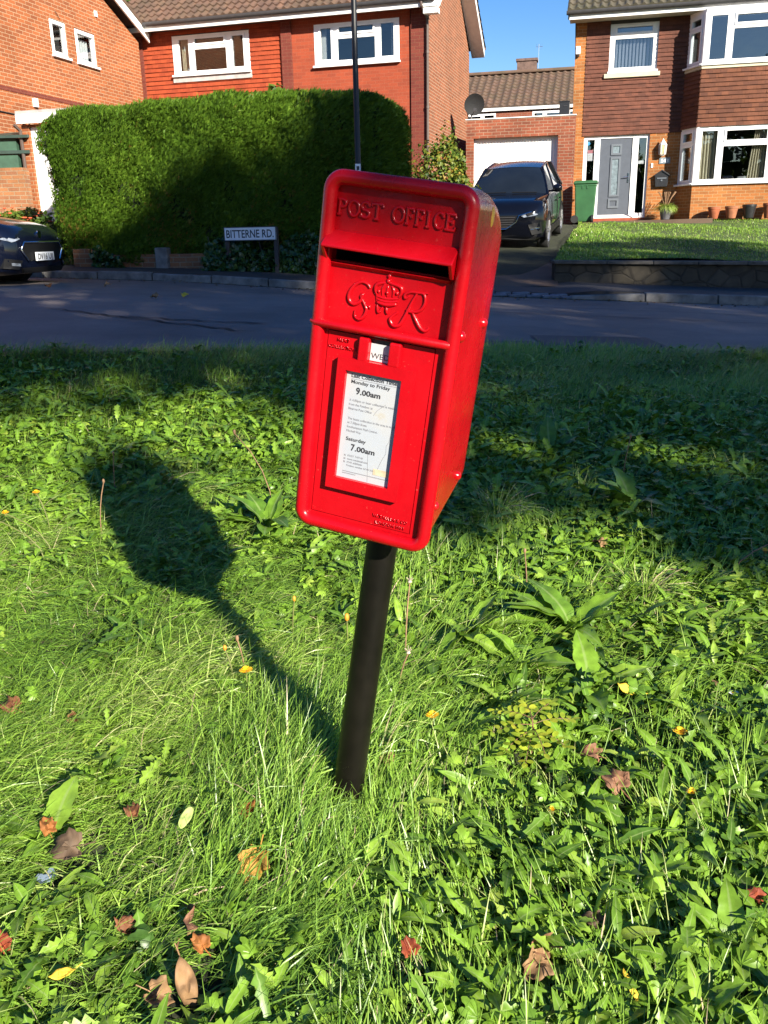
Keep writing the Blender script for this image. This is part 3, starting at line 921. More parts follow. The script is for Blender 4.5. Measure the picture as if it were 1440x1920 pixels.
# bay windows: slanted left light, front lights, slanted right light
for (z0, z1, nm) in ((2.285, 3.61, 'low'), (5.06, 6.21, 'up')):
    H = z1 - z0; low = nm == 'low'
    gl = 'glass' if low else 'glass_sky'
    pt = [(0.15, 0.56, z0 + 0.09, z0 + 0.68 * H), (0.15, 0.56, z0 + 0.77 * H, z1 - 0.09)]
    window(rh, 0.0, bl_ - 0.03, z0, z1, pt, ZR, y=0.02, glass='glass', ox=2.28, oy=0, ang=ba, sash=pt)
    a1 = 0.52; a2 = 0.70; a3 = 1.70; b1 = 1.84; b2 = 2.84; c1 = 2.98; c2 = 3.33
    tl = z0 + 0.74 * H; tb = z0 + 0.66 * H
    pf = [(0.15, a1, z0 + 0.10, z1 - 0.08), (a2 + 0.02, a3, tl + 0.02, z1 - 0.08), (a2 - 0.02, a3 + 0.02, z0 + 0.09, tb), (b1, b2, tl + 0.02, z1 - 0.08), (b1 - 0.02, b2 + 0.02, z0 + 0.09, tb), (c1 + 0.03, c2, z0 + 0.10, z1 - 0.08)]
    cu = []
    if low: cu = [(0.12, 0.56, z0 + 0.02, z1, -0.08, 'curtain'), (1.72, 1.44, z0 + 0.02, z1, -0.45, 'curtain')]
    window(rh, 0.0, 3.48, z0, z1, pf, ZR, y=0.02, glass=gl, ox=2.62, oy=BY, sash=[pf[1], pf[3]], curtains=cu)
    window(rh, 0.03, bl_, z0, z1, [(0.15, 0.6, z0 + 0.09, z1 - 0.09)], ZR, y=0.02, glass='glass', ox=6.1, oy=BY, ang=-ba)
g = MB(); g.tube([(2.64, BY + 0.01, 2.29), (2.64, BY + 0.01, 3.61)], 0.05, 10); g.tube([(2.64, BY + 0.01, 5.06), (2.64, BY + 0.01, 6.21)], 0.05, 10)
build_each(g, 'bay_corner_post', M['pvc'], rh, smooth=40, off=OFF)
# sofa backs behind the lower bay window
g = MB(); g.box(3.42, 3.72, 0.15, 0.35, 2.2, 2.50); g.box(3.78, 4.45, 0.12, 0.32, 2.2, 2.47)
so = tag(g.build('sofa_cushion', mat_plain('grey_cushion', (0.22, 0.22, 0.23), 0.9), None, bevel=0.07, seg=3), 'grey cushions seen inside the lower bay window', 'cushion')
so.matrix_world = Matrix.Translation((5.717, 25.0, 0)) @ Matrix.Rotation(R(-13.5), 4, 'Z')
# upper landing window
pu = [(0.50, 1.45, 5.20, 5.87), (0.53, 1.42, 6.00, 6.14)]
w_ = window(rh, upw[0], upw[1], upw[2], upw[3], pu, ZR, y=0.03, glass='glass_sky', sash=[pu[1]])
g = MB()
for i in range(11):
    u = 0.52 + i * 0.087
    g.quad((u, 0.20, 5.2), (u + 0.055, 0.165, 5.2), (u + 0.055, 0.165, 5.87), (u, 0.20, 5.87))
g.build('blind', M['blind'], w_, off=OFF)
# front door with side lights
pd = [(-0.075, 0.115, 1.62, 3.50), (0.262, 1.10, 1.585, 3.515), (1.255, 1.455, 1.62, 3.50)]
g = MB(); g.frame(*dor, pd, 0.06, 0.14)
df = g.build('door_frame', M['pvc'], rh, bevel=0.004, seg=1, off=OFF)
g = MB()
for a in (pd[0], pd[2]): g.quad((a[0], 0.1, a[2]), (a[1], 0.1, a[2]), (a[1], 0.1, a[3]), (a[0], 0.1, a[3]))
build_each(g, 'side_light', M['glass_sky'], df, off=OFF)
g = MB(); g.box(-0.06, 0.10, 0.105, 0.108, 2.98, 3.24); g.box(1.27, 1.44, 0.105, 0.108, 2.86, 2.94)
build_each(g, 'sticker', mat_plain('sticker_paper', (0.7, 0.66, 0.66), 0.6), df, off=OFF)
g = MB(); g.box(-0.06, 0.10, 0.102, 0.104, 3.17, 3.25)
g.build('sticker', mat_plain('sticker_pink', (0.65, 0.25, 0.28), 0.6), df, off=OFF)
g = MB(); g.lathe([(0.0, 0.101), (0.045, 0.101), (0.045, 0.104), (0, 0.104)], 16, (-0.045, 0, 3.41), 'y')
g.build('sticker', mat_plain('sticker_blue', (0.10, 0.42, 0.75), 0.6), df, off=OFF)
g = MB(); g.box(0.265, 1.097, 0.085, 0.13, 1.59, 3.51)
dl = g.build('door', M['door_grey'], rh, bevel=0.004, off=OFF)
g = MB()
for (a, b_, c, d) in ((0.58, 0.80, 3.13, 3.34), (0.58, 0.79, 2.08, 3.02), (0.57, 0.79, 1.79, 1.97)):
    g.frame(a - 0.03, b_ + 0.03, c - 0.03, d + 0.03, [(a + 0.02, b_ - 0.02, c + 0.02, d - 0.02)], 0.062, 0.086)
build_each(g, 'moulding', M['door_trim'], dl, bevel=0.006, off=OFF)
g = MB()
for (a, b_, c, d) in ((0.59, 0.79, 3.14, 3.33), (0.59, 0.78, 2.09, 3.01)): g.quad((a, 0.08, c), (b_, 0.08, c), (b_, 0.08, d), (a, 0.08, d))
build_each(g, 'door_glass', M['frost'], dl, off=OFF)
g = MB(); g.box(1.02, 1.055, 0.066, 0.084, 2.40, 2.64); g.tube([(1.04, 0.07, 2.54), (1.04, 0.03, 2.54), (0.90, 0.03, 2.535)], 0.011, 8)
g.build('door_handle', M['chrome'], dl, bevel=0.003, off=OFF)
g = MB(); g.box(-0.17, 1.525, -0.12, 0.10, 1.3, 1.495)
g.build('door_step', M['step_red'], rh, bevel=0.01, off=OFF)
# eaves: soffit, fascia, gutter, roof
g = MB(); g.box(-0.66, 7.6, -0.48, 0.01, 6.300, 6.32); g.build('soffit', M['soffit'], rh, off=OFF)
g = MB(); g.box(-0.68, 7.6, -0.515, -0.482, 6.285, 6.43); g.build('fascia', M['fascia'], rh, off=OFF)
g = MB()
gp = [(-0.625, 6.47), (-0.625, 6.43), (-0.605, 6.395), (-0.57, 6.38), (-0.535, 6.395), (-0.518, 6.43), (-0.518, 6.47), (-0.528, 6.47), (-0.53, 6.43), (-0.57, 6.395), (-0.61, 6.43), (-0.614, 6.47)]
g.prism(gp, 'yz', -0.74, 7.6)
for u in (-0.1, 0.75, 1.6, 2.45, 3.3, 4.15): g.prism([(a * 1.0 - 0.004, b_) for a, b_ in gp[:7]], 'yz', u, u + 0.03)
g.build('gutter', M['gutter'], rh, smooth=40, off=OFF)
roof_sheet('roof', M['roof_dark'], rh, -0.72, 7.6, -0.60, 6.475, 4.9, R(33), ZR, wave=0.20)
roof_sheet('roof', M['roof_dark'], rh, -0.72, 7.6, 7.60, 6.475, 4.9, R(33), ZR, back=True)
g = MB()
g.add([(-0.70, -0.56, 6.28), (-0.66, -0.56, 6.28), (-0.66, 3.5, 9.02), (-0.70, 3.5, 9.02), (-0.70, -0.56, 6.44), (-0.66, -0.56, 6.44), (-0.66, 3.5, 9.18), (-0.70, 3.5, 9.18)],
      [(0, 1, 2, 3), (4, 7, 6, 5), (0, 4, 5, 1), (0, 3, 7, 4), (1, 5, 6, 2)])
g.build('bargeboard', M['black_plastic'], rh, off=OFF)
g = MB()
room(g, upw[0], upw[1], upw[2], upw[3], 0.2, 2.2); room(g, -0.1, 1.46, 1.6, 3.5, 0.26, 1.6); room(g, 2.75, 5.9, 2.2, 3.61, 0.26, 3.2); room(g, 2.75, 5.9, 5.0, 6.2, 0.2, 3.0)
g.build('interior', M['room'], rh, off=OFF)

# things fixed to the right house
def at_house(u, y, z):
    v = Matrix.Rotation(R(-13.5), 4, 'Z') @ Vector((u, y, 0))
    return (5.717 + v.x, 25.0 + v.y, z)
lt = thing('wall_lantern', 'white lantern with glass panes on the orange brick beside the front door', 'lamp', at_house(1.86, 0, 3.12), R(-13.5))
g = MB(); g.lathe([(0.03, -0.10), (0.06, -0.08), (0.085, -0.06)], 6, (0, -0.12, 0)); g.lathe([(0.10, 0.17), (0.095, 0.19), (0.03, 0.27), (0.012, 0.31), (0.0, 0.33)], 6, (0, -0.12, 0))
for k in range(6):
    a = k * math.pi / 3
    g.tube([(0.082 * math.cos(a), -0.12 + 0.082 * math.sin(a), -0.065), (0.096 * math.cos(a), -0.12 + 0.096 * math.sin(a), 0.175)], 0.008, 5)
g.tube([(0, -0.12, 0.25), (0, -0.04, 0.2), (0, 0, 0.12)], 0.014, 6); g.box(-0.04, 0.04, -0.02, 0.0, 0.0, 0.2)
g.build('lamp_frame', M['pvc'], lt)
g = MB(); g.lathe([(0.072, -0.06), (0.084, 0.17)], 6, (0, -0.12, 0)); g.build('lamp_glass', mat_plain('lantern_glass', (0.62, 0.50, 0.25), 0.2, var=0.2), lt)
npl = thing('house_number_plate', 'small grey house number plate reading 543 under the lantern', 'sign', at_house(1.94, 0, 2.91), R(-13.5))
g = MB(); g.box(-0.14, 0.14, -0.02, 0, -0.075, 0.075); g.build('plate', mat_plain('slate_plate', (0.16, 0.20, 0.23), 0.5), npl, bevel=0.005)
text_mesh('lettering', '543', M['pvc'], npl, 0, -0.045, w=0.19, h=0.09, y=-0.022, align='CENTER', bold=0.02)
bell = thing('door_bell', 'white door bell push beside the front door frame', 'door bell', at_house(1.625, 0, 2.80), R(-13.5))
g = MB(); g.box(-0.025, 0.025, -0.02, 0, -0.055, 0.055); g.build('case', M['pvc'], bell, bevel=0.006)
g = MB(); g.lathe([(0.012, -0.026), (0.014, -0.02)], 12, (0, 0, -0.01), 'y'); g.build('button', M['gutter'], bell)
pb = thing('letter_box', 'black wall letter box with pitched lid under the house number', 'letter box', at_house(1.89, 0, 2.36), R(-13.5))
g = MB(); g.add([], []); g.prism([(-0.15, -0.10), (0.15, -0.10), (0.18, 0.20), (0, 0.31), (-0.18, 0.20)], 'xz', -0.11, 0.0); g.build('body', M['black_plastic'], pb, bevel=0.008)
g = MB(); g.prism([(-0.205, 0.19), (-0.195, 0.165), (0, 0.285), (0.195, 0.165), (0.205, 0.19), (0, 0.325)], 'xz', -0.14, 0.0); g.build('lid', M['black_plastic'], pb, bevel=0.005)
g = MB(); g.box(-0.12, 0.12, -0.122, -0.112, 0.10, 0.125); g.box(-0.02, 0.02, -0.13, -0.112, 0.04, 0.075); g.build('flap', M['door_trim'], pb)
pir = thing('security_light', 'small white sensor box high on the left brick corner of the house', 'sensor', at_house(-0.43, 0, 5.56), R(-13.5))
g = MB(); g.box(-0.06, 0.06, -0.09, 0, 0, 0.19); g.build('housing', M['pvc'], pir, bevel=0.02, seg=3)
g = MB(); g.lathe([(0.045, -0.05), (0.04, -0.075), (0.0, -0.09)], 12, (0, -0.05, 0.02)); g.build('lens', M['black_plastic'], pir, smooth=40)

# ------------------------------------------------------------------ garage of the right house
ZG = 1.34
ga = thing('brick_garage', 'flat roofed red brick garage with white door between the two houses', 'garage', (5.056, 24.6, ZG), R(-13.5))
OG = (0, 0, -ZG)
gd = (-2.52, -0.28, 1.30, 3.60)
g = MB(); g.wall(-2.72, 0.15, 1.2, 4.06, [gd], 0, 0.25)
g.quad((-2.72, 5, 1.2), (-2.72, 0, 1.2), (-2.72, 0, 4.06), (-2.72, 5, 4.06)); g.quad((0.15, 0, 1.2), (0.15, 0.6, 1.2), (0.15, 0.6, 4.06), (0.15, 0, 4.06))
g.quad((-2.72, 0, 4.06), (0.15, 0, 4.06), (0.15, 0.22, 4.06), (-2.72, 0.22, 4.06)); g.quad((0.15, 0.22, 3.9), (-2.72, 0.22, 3.9), (-2.72, 0.22, 4.06), (0.15, 0.22, 4.06))
g.quad((-2.72, 5, 1.2), (0.15, 5, 1.2), (0.15, 5, 4.0), (-2.72, 5, 4.0))
g.build('brick_wall', M['brick_garage'], ga, off=OG)
g = MB(); g.box(-2.715, 0.14, 0.23, 5, 3.85, 3.93); g.build('roof', M['coping'], ga, off=OG)
g = MB(); g.box(-2.74, 0.17, -0.02, 0.24, 4.062, 4.085); g.build('coping', M['fascia'], ga, off=OG)
g = MB()
n = 26
for i in range(n):
    u = gd[0] + 0.06 + i * (2.24 - 0.12) / n; w = (2.24 - 0.12) / n
    g.add([(u, 0.20, 1.36), (u + w * 0.55, 0.185, 1.36), (u + w * 0.6, 0.20, 1.36), (u + w, 0.20, 1.36), (u, 0.20, 3.52), (u + w * 0.55, 0.185, 3.52), (u + w * 0.6, 0.20, 3.52), (u + w, 0.20, 3.52)],
          [(0, 1, 5, 4), (1, 2, 6, 5), (2, 3, 7, 6)])
gdo = g.build('garage_door', M['garage_white'], ga, off=OG)
g = MB(); g.frame(gd[0], gd[1], 1.30, 3.60, [(gd[0] + 0.06, gd[1] - 0.06, 1.30, 3.52)], 0.17, 0.24); g.build('door_frame', M['garage_white'], ga, off=OG)
g = MB(); g.lathe([(0.035, 0.18), (0.035, 0.16), (0.012, 0.16)], 10, (-1.38, 0, 2.48), 'y'); g.tube([(-1.38, 0.16, 2.5), (-1.38, 0.12, 2.56)], 0.012, 6); g.build('handle', M['black_plastic'], gdo, off=OG)

def at_garage(u, y, z):
    v = Matrix.Rotation(R(-13.5), 4, 'Z') @ Vector((u, y, 0)); return (5.056 + v.x, 24.6 + v.y, z)
ub = thing('flue_box', 'black box with a small slot standing on the garage parapet by the house corner', 'box', at_garage(-0.15, 0.12, 4.087), R(-13.5))
g = MB(); g.box(-0.13, 0.13, -0.10, 0.12, 0, 0.30); g.build('case', M['black_plastic'], ub, bevel=0.008)
g = MB(); g.box(-0.14, 0.14, -0.11, 0.13, 0.302, 0.33); g.build('cap', M['black_plastic'], ub, bevel=0.006)
g = MB(); g.box(-0.02, 0.07, -0.112, -0.102, 0.20, 0.215); g.build('slot', M['gutter'], ub)
sd = thing('satellite_dish', 'black satellite dish on a short mast at the left end of the garage parapet', 'satellite dish', at_garage(-2.60, 0.12, 4.087), R(-13.5))
g = MB(); g.tube([(0, 0.02, 0), (0, 0.02, 0.30)], 0.02, 8); g.build('mast', M['gutter'], sd, smooth=40)
g = MB(); pr = [(0.0, 0.05), (0.1, 0.042), (0.2, 0.018), (0.27, -0.02), (0.275, -0.022), (0.2, 0.03), (0.0, 0.062)]
g.lathe(pr, 24, (0, 0, 0), 'y'); dsh = g.build('dish', mat_plain('dish_black', (0.008, 0.008, 0.009), 0.8), sd, smooth=40); dsh.location = (0.08, -0.06, 0.36); dsh.rotation_euler = (R(18), 0, R(20))
g = MB(); g.tube([(0.05, -0.02, 0.14), (0.14, -0.30, 0.18)], 0.012, 6); g.box(0.10, 0.18, -0.34, -0.27, 0.16, 0.24); g.build('feed_arm', M['gutter'], sd)

# ------------------------------------------------------------------ middle house
ZM = 1.70
mh = thing('red_tiled_house', 'red tile hung and brick house behind the tall hedge with two white windows', 'house', (1.188, 23.0, ZM), R(-16))
OM = (0, 0, -ZM)
w1 = (-6.65, -4.51, 5.20, 6.12); w2 = (-2.78, -0.62, 5.17, 6.10)
g = MB()
g.wall(-3.37, -0.36, 1.6, 6.40, [w2], 0.0, 0.2); g.build('brick_wall', M['brick_red'], mh, off=OM)
g = MB(); g.wall(-7.5, -3.37, 1.6, 6.40, [w1], 0.02, 0.2); g.build('backing_wall', M['room'], mh, off=OM)
g = MB(); hung_tiles(g, -7.5, -3.64, 4.2, 6.25, 0.018, holes=[w1]); g.build('tile_hanging', M['tile_red'], mh, off=OM)
g = MB(); g.box(-7.82, -7.5, -0.05, 0.3, 1.6, 6.28); g.box(-3.64, -3.37, -0.06, 0.1, 1.6, 6.28); g.box(-0.33, 0.047, -0.05, 0.3, 1.6, 6.28); build_each(g, 'brick_pier', M['brick_pier'], mh, off=OM)
D = 5.6; RZ = 8.35
g = MB(); g.add([(0.05, -0.049, 1.6), (0.05, D, 1.6), (0.05, D, 6.2), (0.05, D / 2, RZ), (0.05, -0.049, 6.3)], [(0, 1, 2, 3, 4)])
g.add([(-7.82, 0, 1.6), (-7.82, D, 1.6), (-7.82, D, 6.2), (-7.82, D / 2, RZ), (-7.82, 0, 6.3)], [(4, 3, 2, 1, 0)])
g.quad((0.05, D, 1.6), (-7.82, D, 1.6), (-7.82, D, 6.2), (0.05, D, 6.2))
g.build('gable_wall', M['brick_side'], mh, off=OM)
PM = math.atan2(RZ + 0.10 - 6.34, D / 2 + 0.42)
p1_ = [(-6.47, -6.20, 5.30, 6.03), (-6.02, -5.19, 5.90, 6.03), (-6.05, -5.16, 5.29, 5.78), (-4.98, -4.66, 5.30, 6.03)]
window(mh, *w1, p1_, ZM, y=0.0, sash=[p1_[1], p1_[3]], curtains=[(-6.48, -6.28, 5.25, 6.08, -0.25, 'curtain'), (-4.62, -4.74, 5.25, 6.08, 0, 'curtain_w')])
p2_ = [(-2.62, -2.33, 5.30, 6.01), (-2.15, -1.26, 5.87, 6.01), (-2.18, -1.23, 5.28, 5.75), (-1.08, -0.76, 5.30, 6.01)]
window(mh, *w2, p2_, ZM, y=-0.01, sash=[p2_[0], p2_[1]], glass='glass', curtains=[(-2.66, -2.50, 5.25, 6.08, 0, 'curtain_w'), (-0.72, -0.86, 5.25, 6.08, 0, 'curtain_w')])
g = MB(); g.box(-6.68, -4.48, -0.03, 0.016, 5.04, 5.16); g.build('lead_apron', M['lead'], mh, off=OM)
g = MB(); g.box(-8.1, 0.40, -0.37, 0.0, 6.262, 6.285); g.build('soffit', M['soffit'], mh, off=OM)
g = MB(); g.box(-8.15, 0.42, -0.405, -0.372, 6.19, 6.36); g.build('fascia', M['fascia'], mh, off=OM)
g = MB(); gq = [(a + 0.115, b_ - 0.09) for a, b_ in gp]; g.prism(gq, 'yz', -8.2, 0.34)
g.build('gutter', M['gutter'], mh, smooth=40, off=OM)
sl = math.hypot(D / 2 + 0.46, RZ + 0.12 - 6.38)
PM = math.atan2(RZ + 0.12 - 6.38, D / 2 + 0.46)
roof_sheet('roof', M['roof_brown'], mh, -8.2, 0.46, -0.46, 6.38, sl, PM, ZM)
roof_sheet('roof', M['roof_brown'], mh, -8.2, 0.46, D + 0.46, 6.38, sl, PM, ZM, back=True)
for s_ in (0, 1):
    def yy(a): return a if s_ == 0 else D - a
    g = MB()
    x0, x1 = 0.40, 0.44
    lo = 6.05; za = 6.27 if s_ == 0 else 6.27
    tp = [(-0.40, 6.16), (D / 2, RZ - 0.10), (D / 2, RZ + 0.09), (-0.40, 6.36)]
    P = [(x0, yy(a), z) for a, z in tp] + [(x1, yy(a), z) for a, z in tp]
    g.add(P, [(0, 1, 2, 3), (7, 6, 5, 4), (0, 4, 5, 1), (1, 5, 6, 2), (2, 6, 7, 3), (3, 7, 4, 0)])
    P = [(0.055, yy(a), z) for a, z in ((-0.40, 6.16), (D / 2, RZ - 0.1))] + [(0.40, yy(a), z) for a, z in ((-0.40, 6.16), (D / 2, RZ - 0.1))]
    g.add(P, [(0, 1, 3, 2)])
    if s_ == 0: g.box(0.06, 0.41, -0.40, -0.2, 6.05, 6.16)
    g.build('bargeboard', M['fascia'], mh, off=OM, recalc=True)
g = MB(); g.tube([(0.02, -0.44, 6.30), (0.02, -0.44, 6.22), (0.09, -0.12, 6.02), (0.09, -0.10, 5.9), (0.09, -0.10, 1.7)], 0.035, 10)
for z in (5.3, 4.1, 2.9): g.lathe([(0.045, -0.03), (0.045, 0.03)], 10, (0.09, -0.10, z))
g.build('downpipe', M['brown_pipe'], mh, smooth=40, off=OM)
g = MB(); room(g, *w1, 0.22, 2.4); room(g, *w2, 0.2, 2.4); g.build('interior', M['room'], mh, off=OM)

# ------------------------------------------------------------------ left house (gable side)
ZL = 1.70
lh = thing('orange_brick_house', 'orange brick house gable with two small white windows at far left', 'house', (-6.138, 24.5, ZL), R(74))
OL = (0, 0, -ZL)
l1 = (-3.42, -2.83, 5.09, 5.82); l2 = (-2.50, -1.70, 5.08, 5.80)
g = MB(); g.wall(-9, 0.3, 1.5, 6.0, [l1, l2], 0, 0.1)
g.add([(-9, 0, 6.0), (0.3, 0, 6.0), (-4.35, 0, 8.1)], [(0, 1, 2)])
g.quad((0.3, 0, 1.5), (0.3, 8, 1.5), (0.3, 8, 6.0), (0.3, 0, 6.0)); g.quad((-9, 8, 1.5), (-9, 0, 1.5), (-9, 0, 6.0), (-9, 8, 6.0))
g.build('gable_wall', M['brick_gable'], lh, off=OL)
for (q, cur) in ((l1, None), (l2, [(l2[0] + 0.1, l2[1] - 0.1, l2[2] + 0.08, l2[3] - 0.16, 0, 'curtain_w')])):
    window(lh, *q, [(q[0] + 0.09, q[1] - 0.09, q[2] + 0.09, q[3] - 0.09)], ZL, y=0.02, glass='glass_sky', sash=[(q[0] + 0.08, q[1] - 0.08, q[2] + 0.08, q[3] - 0.08)], curtains=cur or [])
g = MB()
al = math.atan2(2.1, 4.65)
for (ya, yb, x0, x1) in ((0.3, 0, 0.42, -4.35), (-9, 0, -9.12, -4.35)):
    z0 = 5.98; z1 = 8.1 + 0.02
    tp = [(x0, z0), (x1, z1), (x1, z1 + 0.20), (x0, z0 + 0.20)]
    g.prism(tp, 'xz', -0.26, -0.22)
g.build('bargeboard', M['fascia'], lh, off=OL, recalc=True)
g = MB()
for x0 in (0.5, -9.2):
    z0 = 5.96; z1 = 8.1
    g.add([(x0, -0.28, z0 + 0.19), (-4.35, -0.28, z1 + 0.22), (-4.35, 8, z1 + 0.22), (x0, 8, z0 + 0.19), (x0, -0.28, z0 + 0.27), (-4.35, -0.28, z1 + 0.30), (-4.35, 8, z1 + 0.30), (x0, 8, z0 + 0.27)],
          [(0, 1, 2, 3), (4, 5, 6, 7), (0, 1, 5, 4), (3, 0, 4, 7), (2, 3, 7, 6), (1, 2, 6, 5)])
g.build('roof', M['roof_brown'], lh, off=OL, recalc=True)
g = MB(); g.box(-9, -1.5, -0.012, 0.0, 4.14, 4.22); g.build('brick_course', M['brick_pier'], lh, off=OL)
g = MB(); g.tube([(-6.0, -0.02, 3.72), (-4.25, -0.02, 3.70), (-4.22, -0.02, 3.2)], 0.012, 6); g.tube([(-3.2, -0.03, 5.99), (-3.05, -0.03, 5.85)], 0.006, 5); g.build('cable', M['black_plastic'], lh, off=OL)
g = MB(); g.box(-4.36, -4.24, -0.06, 0, 3.93, 4.1); g.box(-1.62, -1.52, -0.03, 0, 6.20, 6.32); build_each(g, 'vent', M['fascia'], lh, off=OL)
g = MB(); g.tube([(-3.05, -0.08, 3.2), (-3.05, -0.08, 3.98), (-2.95, -0.06, 4.02)], 0.035, 8); g.build('waste_pipe', M['brown_pipe'], lh, smooth=40, off=OL)
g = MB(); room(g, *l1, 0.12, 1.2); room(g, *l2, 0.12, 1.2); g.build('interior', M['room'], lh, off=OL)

# garage in front of the left gable
gl_ = thing('white_door_garage', 'flat roofed garage with white door and white fascia beside the hedge', 'garage', (-6.97, 18.5, 1.66), R(-16))
O2 = (0, 0, -1.66)
g = MB(); g.wall(0, 1.9, 0.9, 3.36, [(0.16, 1.75, 1.5, 3.32)], 0, 0.12); g.quad((0, 3.2, 0.9), (0, 0, 0.9), (0, 0, 3.36), (0, 3.2, 3.36)); g.quad((1.9, 0, 0.9), (1.9, 3.2, 0.9), (1.9, 3.2, 3.36), (1.9, 0, 3.36))
g.build('brick_wall', M['brick_gable'], gl_, off=O2)
g = MB(); g.box(0.16, 1.75, 0.06, 0.10, 1.55, 3.32); g.build('garage_door', M['garage_white'], gl_, off=O2)
g = MB(); g.box(-0.02, 1.95, -0.12, -0.08, 3.37, 3.54); g.build('fascia', M['fascia'], gl_, off=O2)
g = MB(); g.box(-0.03, 1.95, -0.10, 3.3, 3.545, 3.60); g.build('roof', M['lead'], gl_, off=O2)
g = MB(); g.tube([(-0.04, -0.16, 3.35), (0.0, -0.05, 3.25), (0.0, -0.05, 1.6)], 0.035, 8); g.build('downpipe', M['brown_pipe'], gl_, smooth=40, off=O2)
fl = thing('flood_light', 'white floodlight fixed to the left gable above the garage roof', 'lamp', (-7.18, 19.6, 3.50), R(20))
g = MB(); g.box(-0.09, 0.09, -0.07, 0.02, 0.02, 0.26); g.build('lamp_head', M['pvc'], fl, bevel=0.03, seg=3)
g = MB(); g.tube([(0, 0, 0.08), (-0.05, 0.15, -0.02), (-0.05, 0.9, -0.02)], 0.02, 6); g.build('bracket', M['pvc'], fl)
gw = thing('garden_wall', 'weathered red brick wall below the green panel at left edge', 'wall', (-9.5, 18.25, 1.3), R(-3))
g = MB(); g.box(0, 2.62, 0, 0.22, 0.0, 1.26); g.build('brickwork', M['brick_garden'], gw)
gs = thing('green_shed', 'green painted timber shed rising behind the weathered brick wall', 'shed', (-9.6, 18.6, 1.5), R(-3))
g = MB(); g.box(0, 2.50, 0, 1.0, 0, 1.62)
for u in (0.9, 1.8): g.box(u, u + 0.012, -0.006, 0, 0, 1.6)
g.build('boarding', M['green_panel'], gs)
g = MB(); g.add([(-0.05, -0.10, 1.62), (2.78, -0.10, 1.62), (2.78, 1.05, 1.80), (-0.05, 1.05, 1.80), (-0.05, -0.10, 1.67), (2.78, -0.10, 1.67), (2.78, 1.05, 1.85), (-0.05, 1.05, 1.85)], [(0, 3, 2, 1), (4, 5, 6, 7), (0, 1, 5, 4), (1, 2, 6, 5), (2, 3, 7, 6), (3, 0, 4, 7)])
g.box(-0.05, 2.76, -0.05, -0.01, 1.34, 1.40)
g.build('roof', mat_plain('dark_green', (0.025, 0.05, 0.04), 0.6), gs)

# ------------------------------------------------------------------ far cottage row between the houses
ct = thing('far_terrace', 'distant brick terrace with brown pantile roof and chimney above the garage', 'house', (5.9, 39.0, 2.2), R(-13.5))
O3 = (0, 0, -2.2)
c1_ = (-2.55, -0.20, 5.0, 5.94); c2_ = (1.10, 2.75, 5.0, 5.97)
c1_ = (-2.9, -0.95, 4.9, 5.92); c2_ = (0.55, 2.55, 4.9, 5.92)
g = MB(); g.wall(-6, 7, 2.0, 6.05, [c1_, c2_], 0, 0.1); g.build('brick_wall', M['brick_cottage'], ct, off=O3)
for q in (c1_, c2_):
    pp = [(q[0] + 0.08, q[0] + 0.42, q[2] + 0.1, q[3] - 0.08), (q[0] + 0.58, q[1] - 0.62, q[3] - 0.35, q[3] - 0.09), (q[0] + 0.58, q[1] - 0.62, q[2] + 0.1, q[3] - 0.50), (q[1] - 0.48, q[1] - 0.08, q[2] + 0.1, q[3] - 0.08)]
    window(ct, *q, pp, 2.2, y=0.0, glass='glass_sky', sash=[pp[1]], sill=False, curtains=[(q[0] + 0.06, q[0] + 0.4, q[2], q[3], 0, 'curtain_w')])
g = MB(); g.box(-6.2, 7.2, -0.12, -0.08, 5.98, 6.10); g.build('fascia', M['fascia'], ct, off=O3)
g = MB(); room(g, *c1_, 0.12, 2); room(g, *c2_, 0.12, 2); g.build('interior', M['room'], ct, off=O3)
rf = roof_sheet('roof', M['roof_far'], ct, -6.2, 7.2, -0.14, 6.12, 3.8, R(27.5), 2.2, wave=0.30, course=0.34)
g = MB(); g.box(-6.2, 7.2, 3.0, 3.3, 7.85, 7.98); g.build('ridge', M['roof_far'], rf, bevel=0.04, off=O3)
g = MB(); g.box(-0.42, 0.42, 3.3, 3.9, 7.6, 8.36); g.box(-0.47, 0.47, 3.25, 3.95, 8.36, 8.46); g.build('chimney', mat_plain('chimney_brick', (0.12, 0.075, 0.06), 0.9, var=0.3), rf, off=O3)
g = MB(); g.tube([(0.50, 3.4, 7.9), (0.50, 3.4, 9.0)], 0.012, 6); g.tube([(0.38, 3.4, 8.9), (0.66, 3.4, 8.9)], 0.008, 5)
for k in range(4): g.tube([(0.40 + 0.08 * k, 3.4, 8.78), (0.40 + 0.08 * k, 3.4, 9.02)], 0.006, 4)
g.build('aerial', M['chrome'], rf, off=O3)

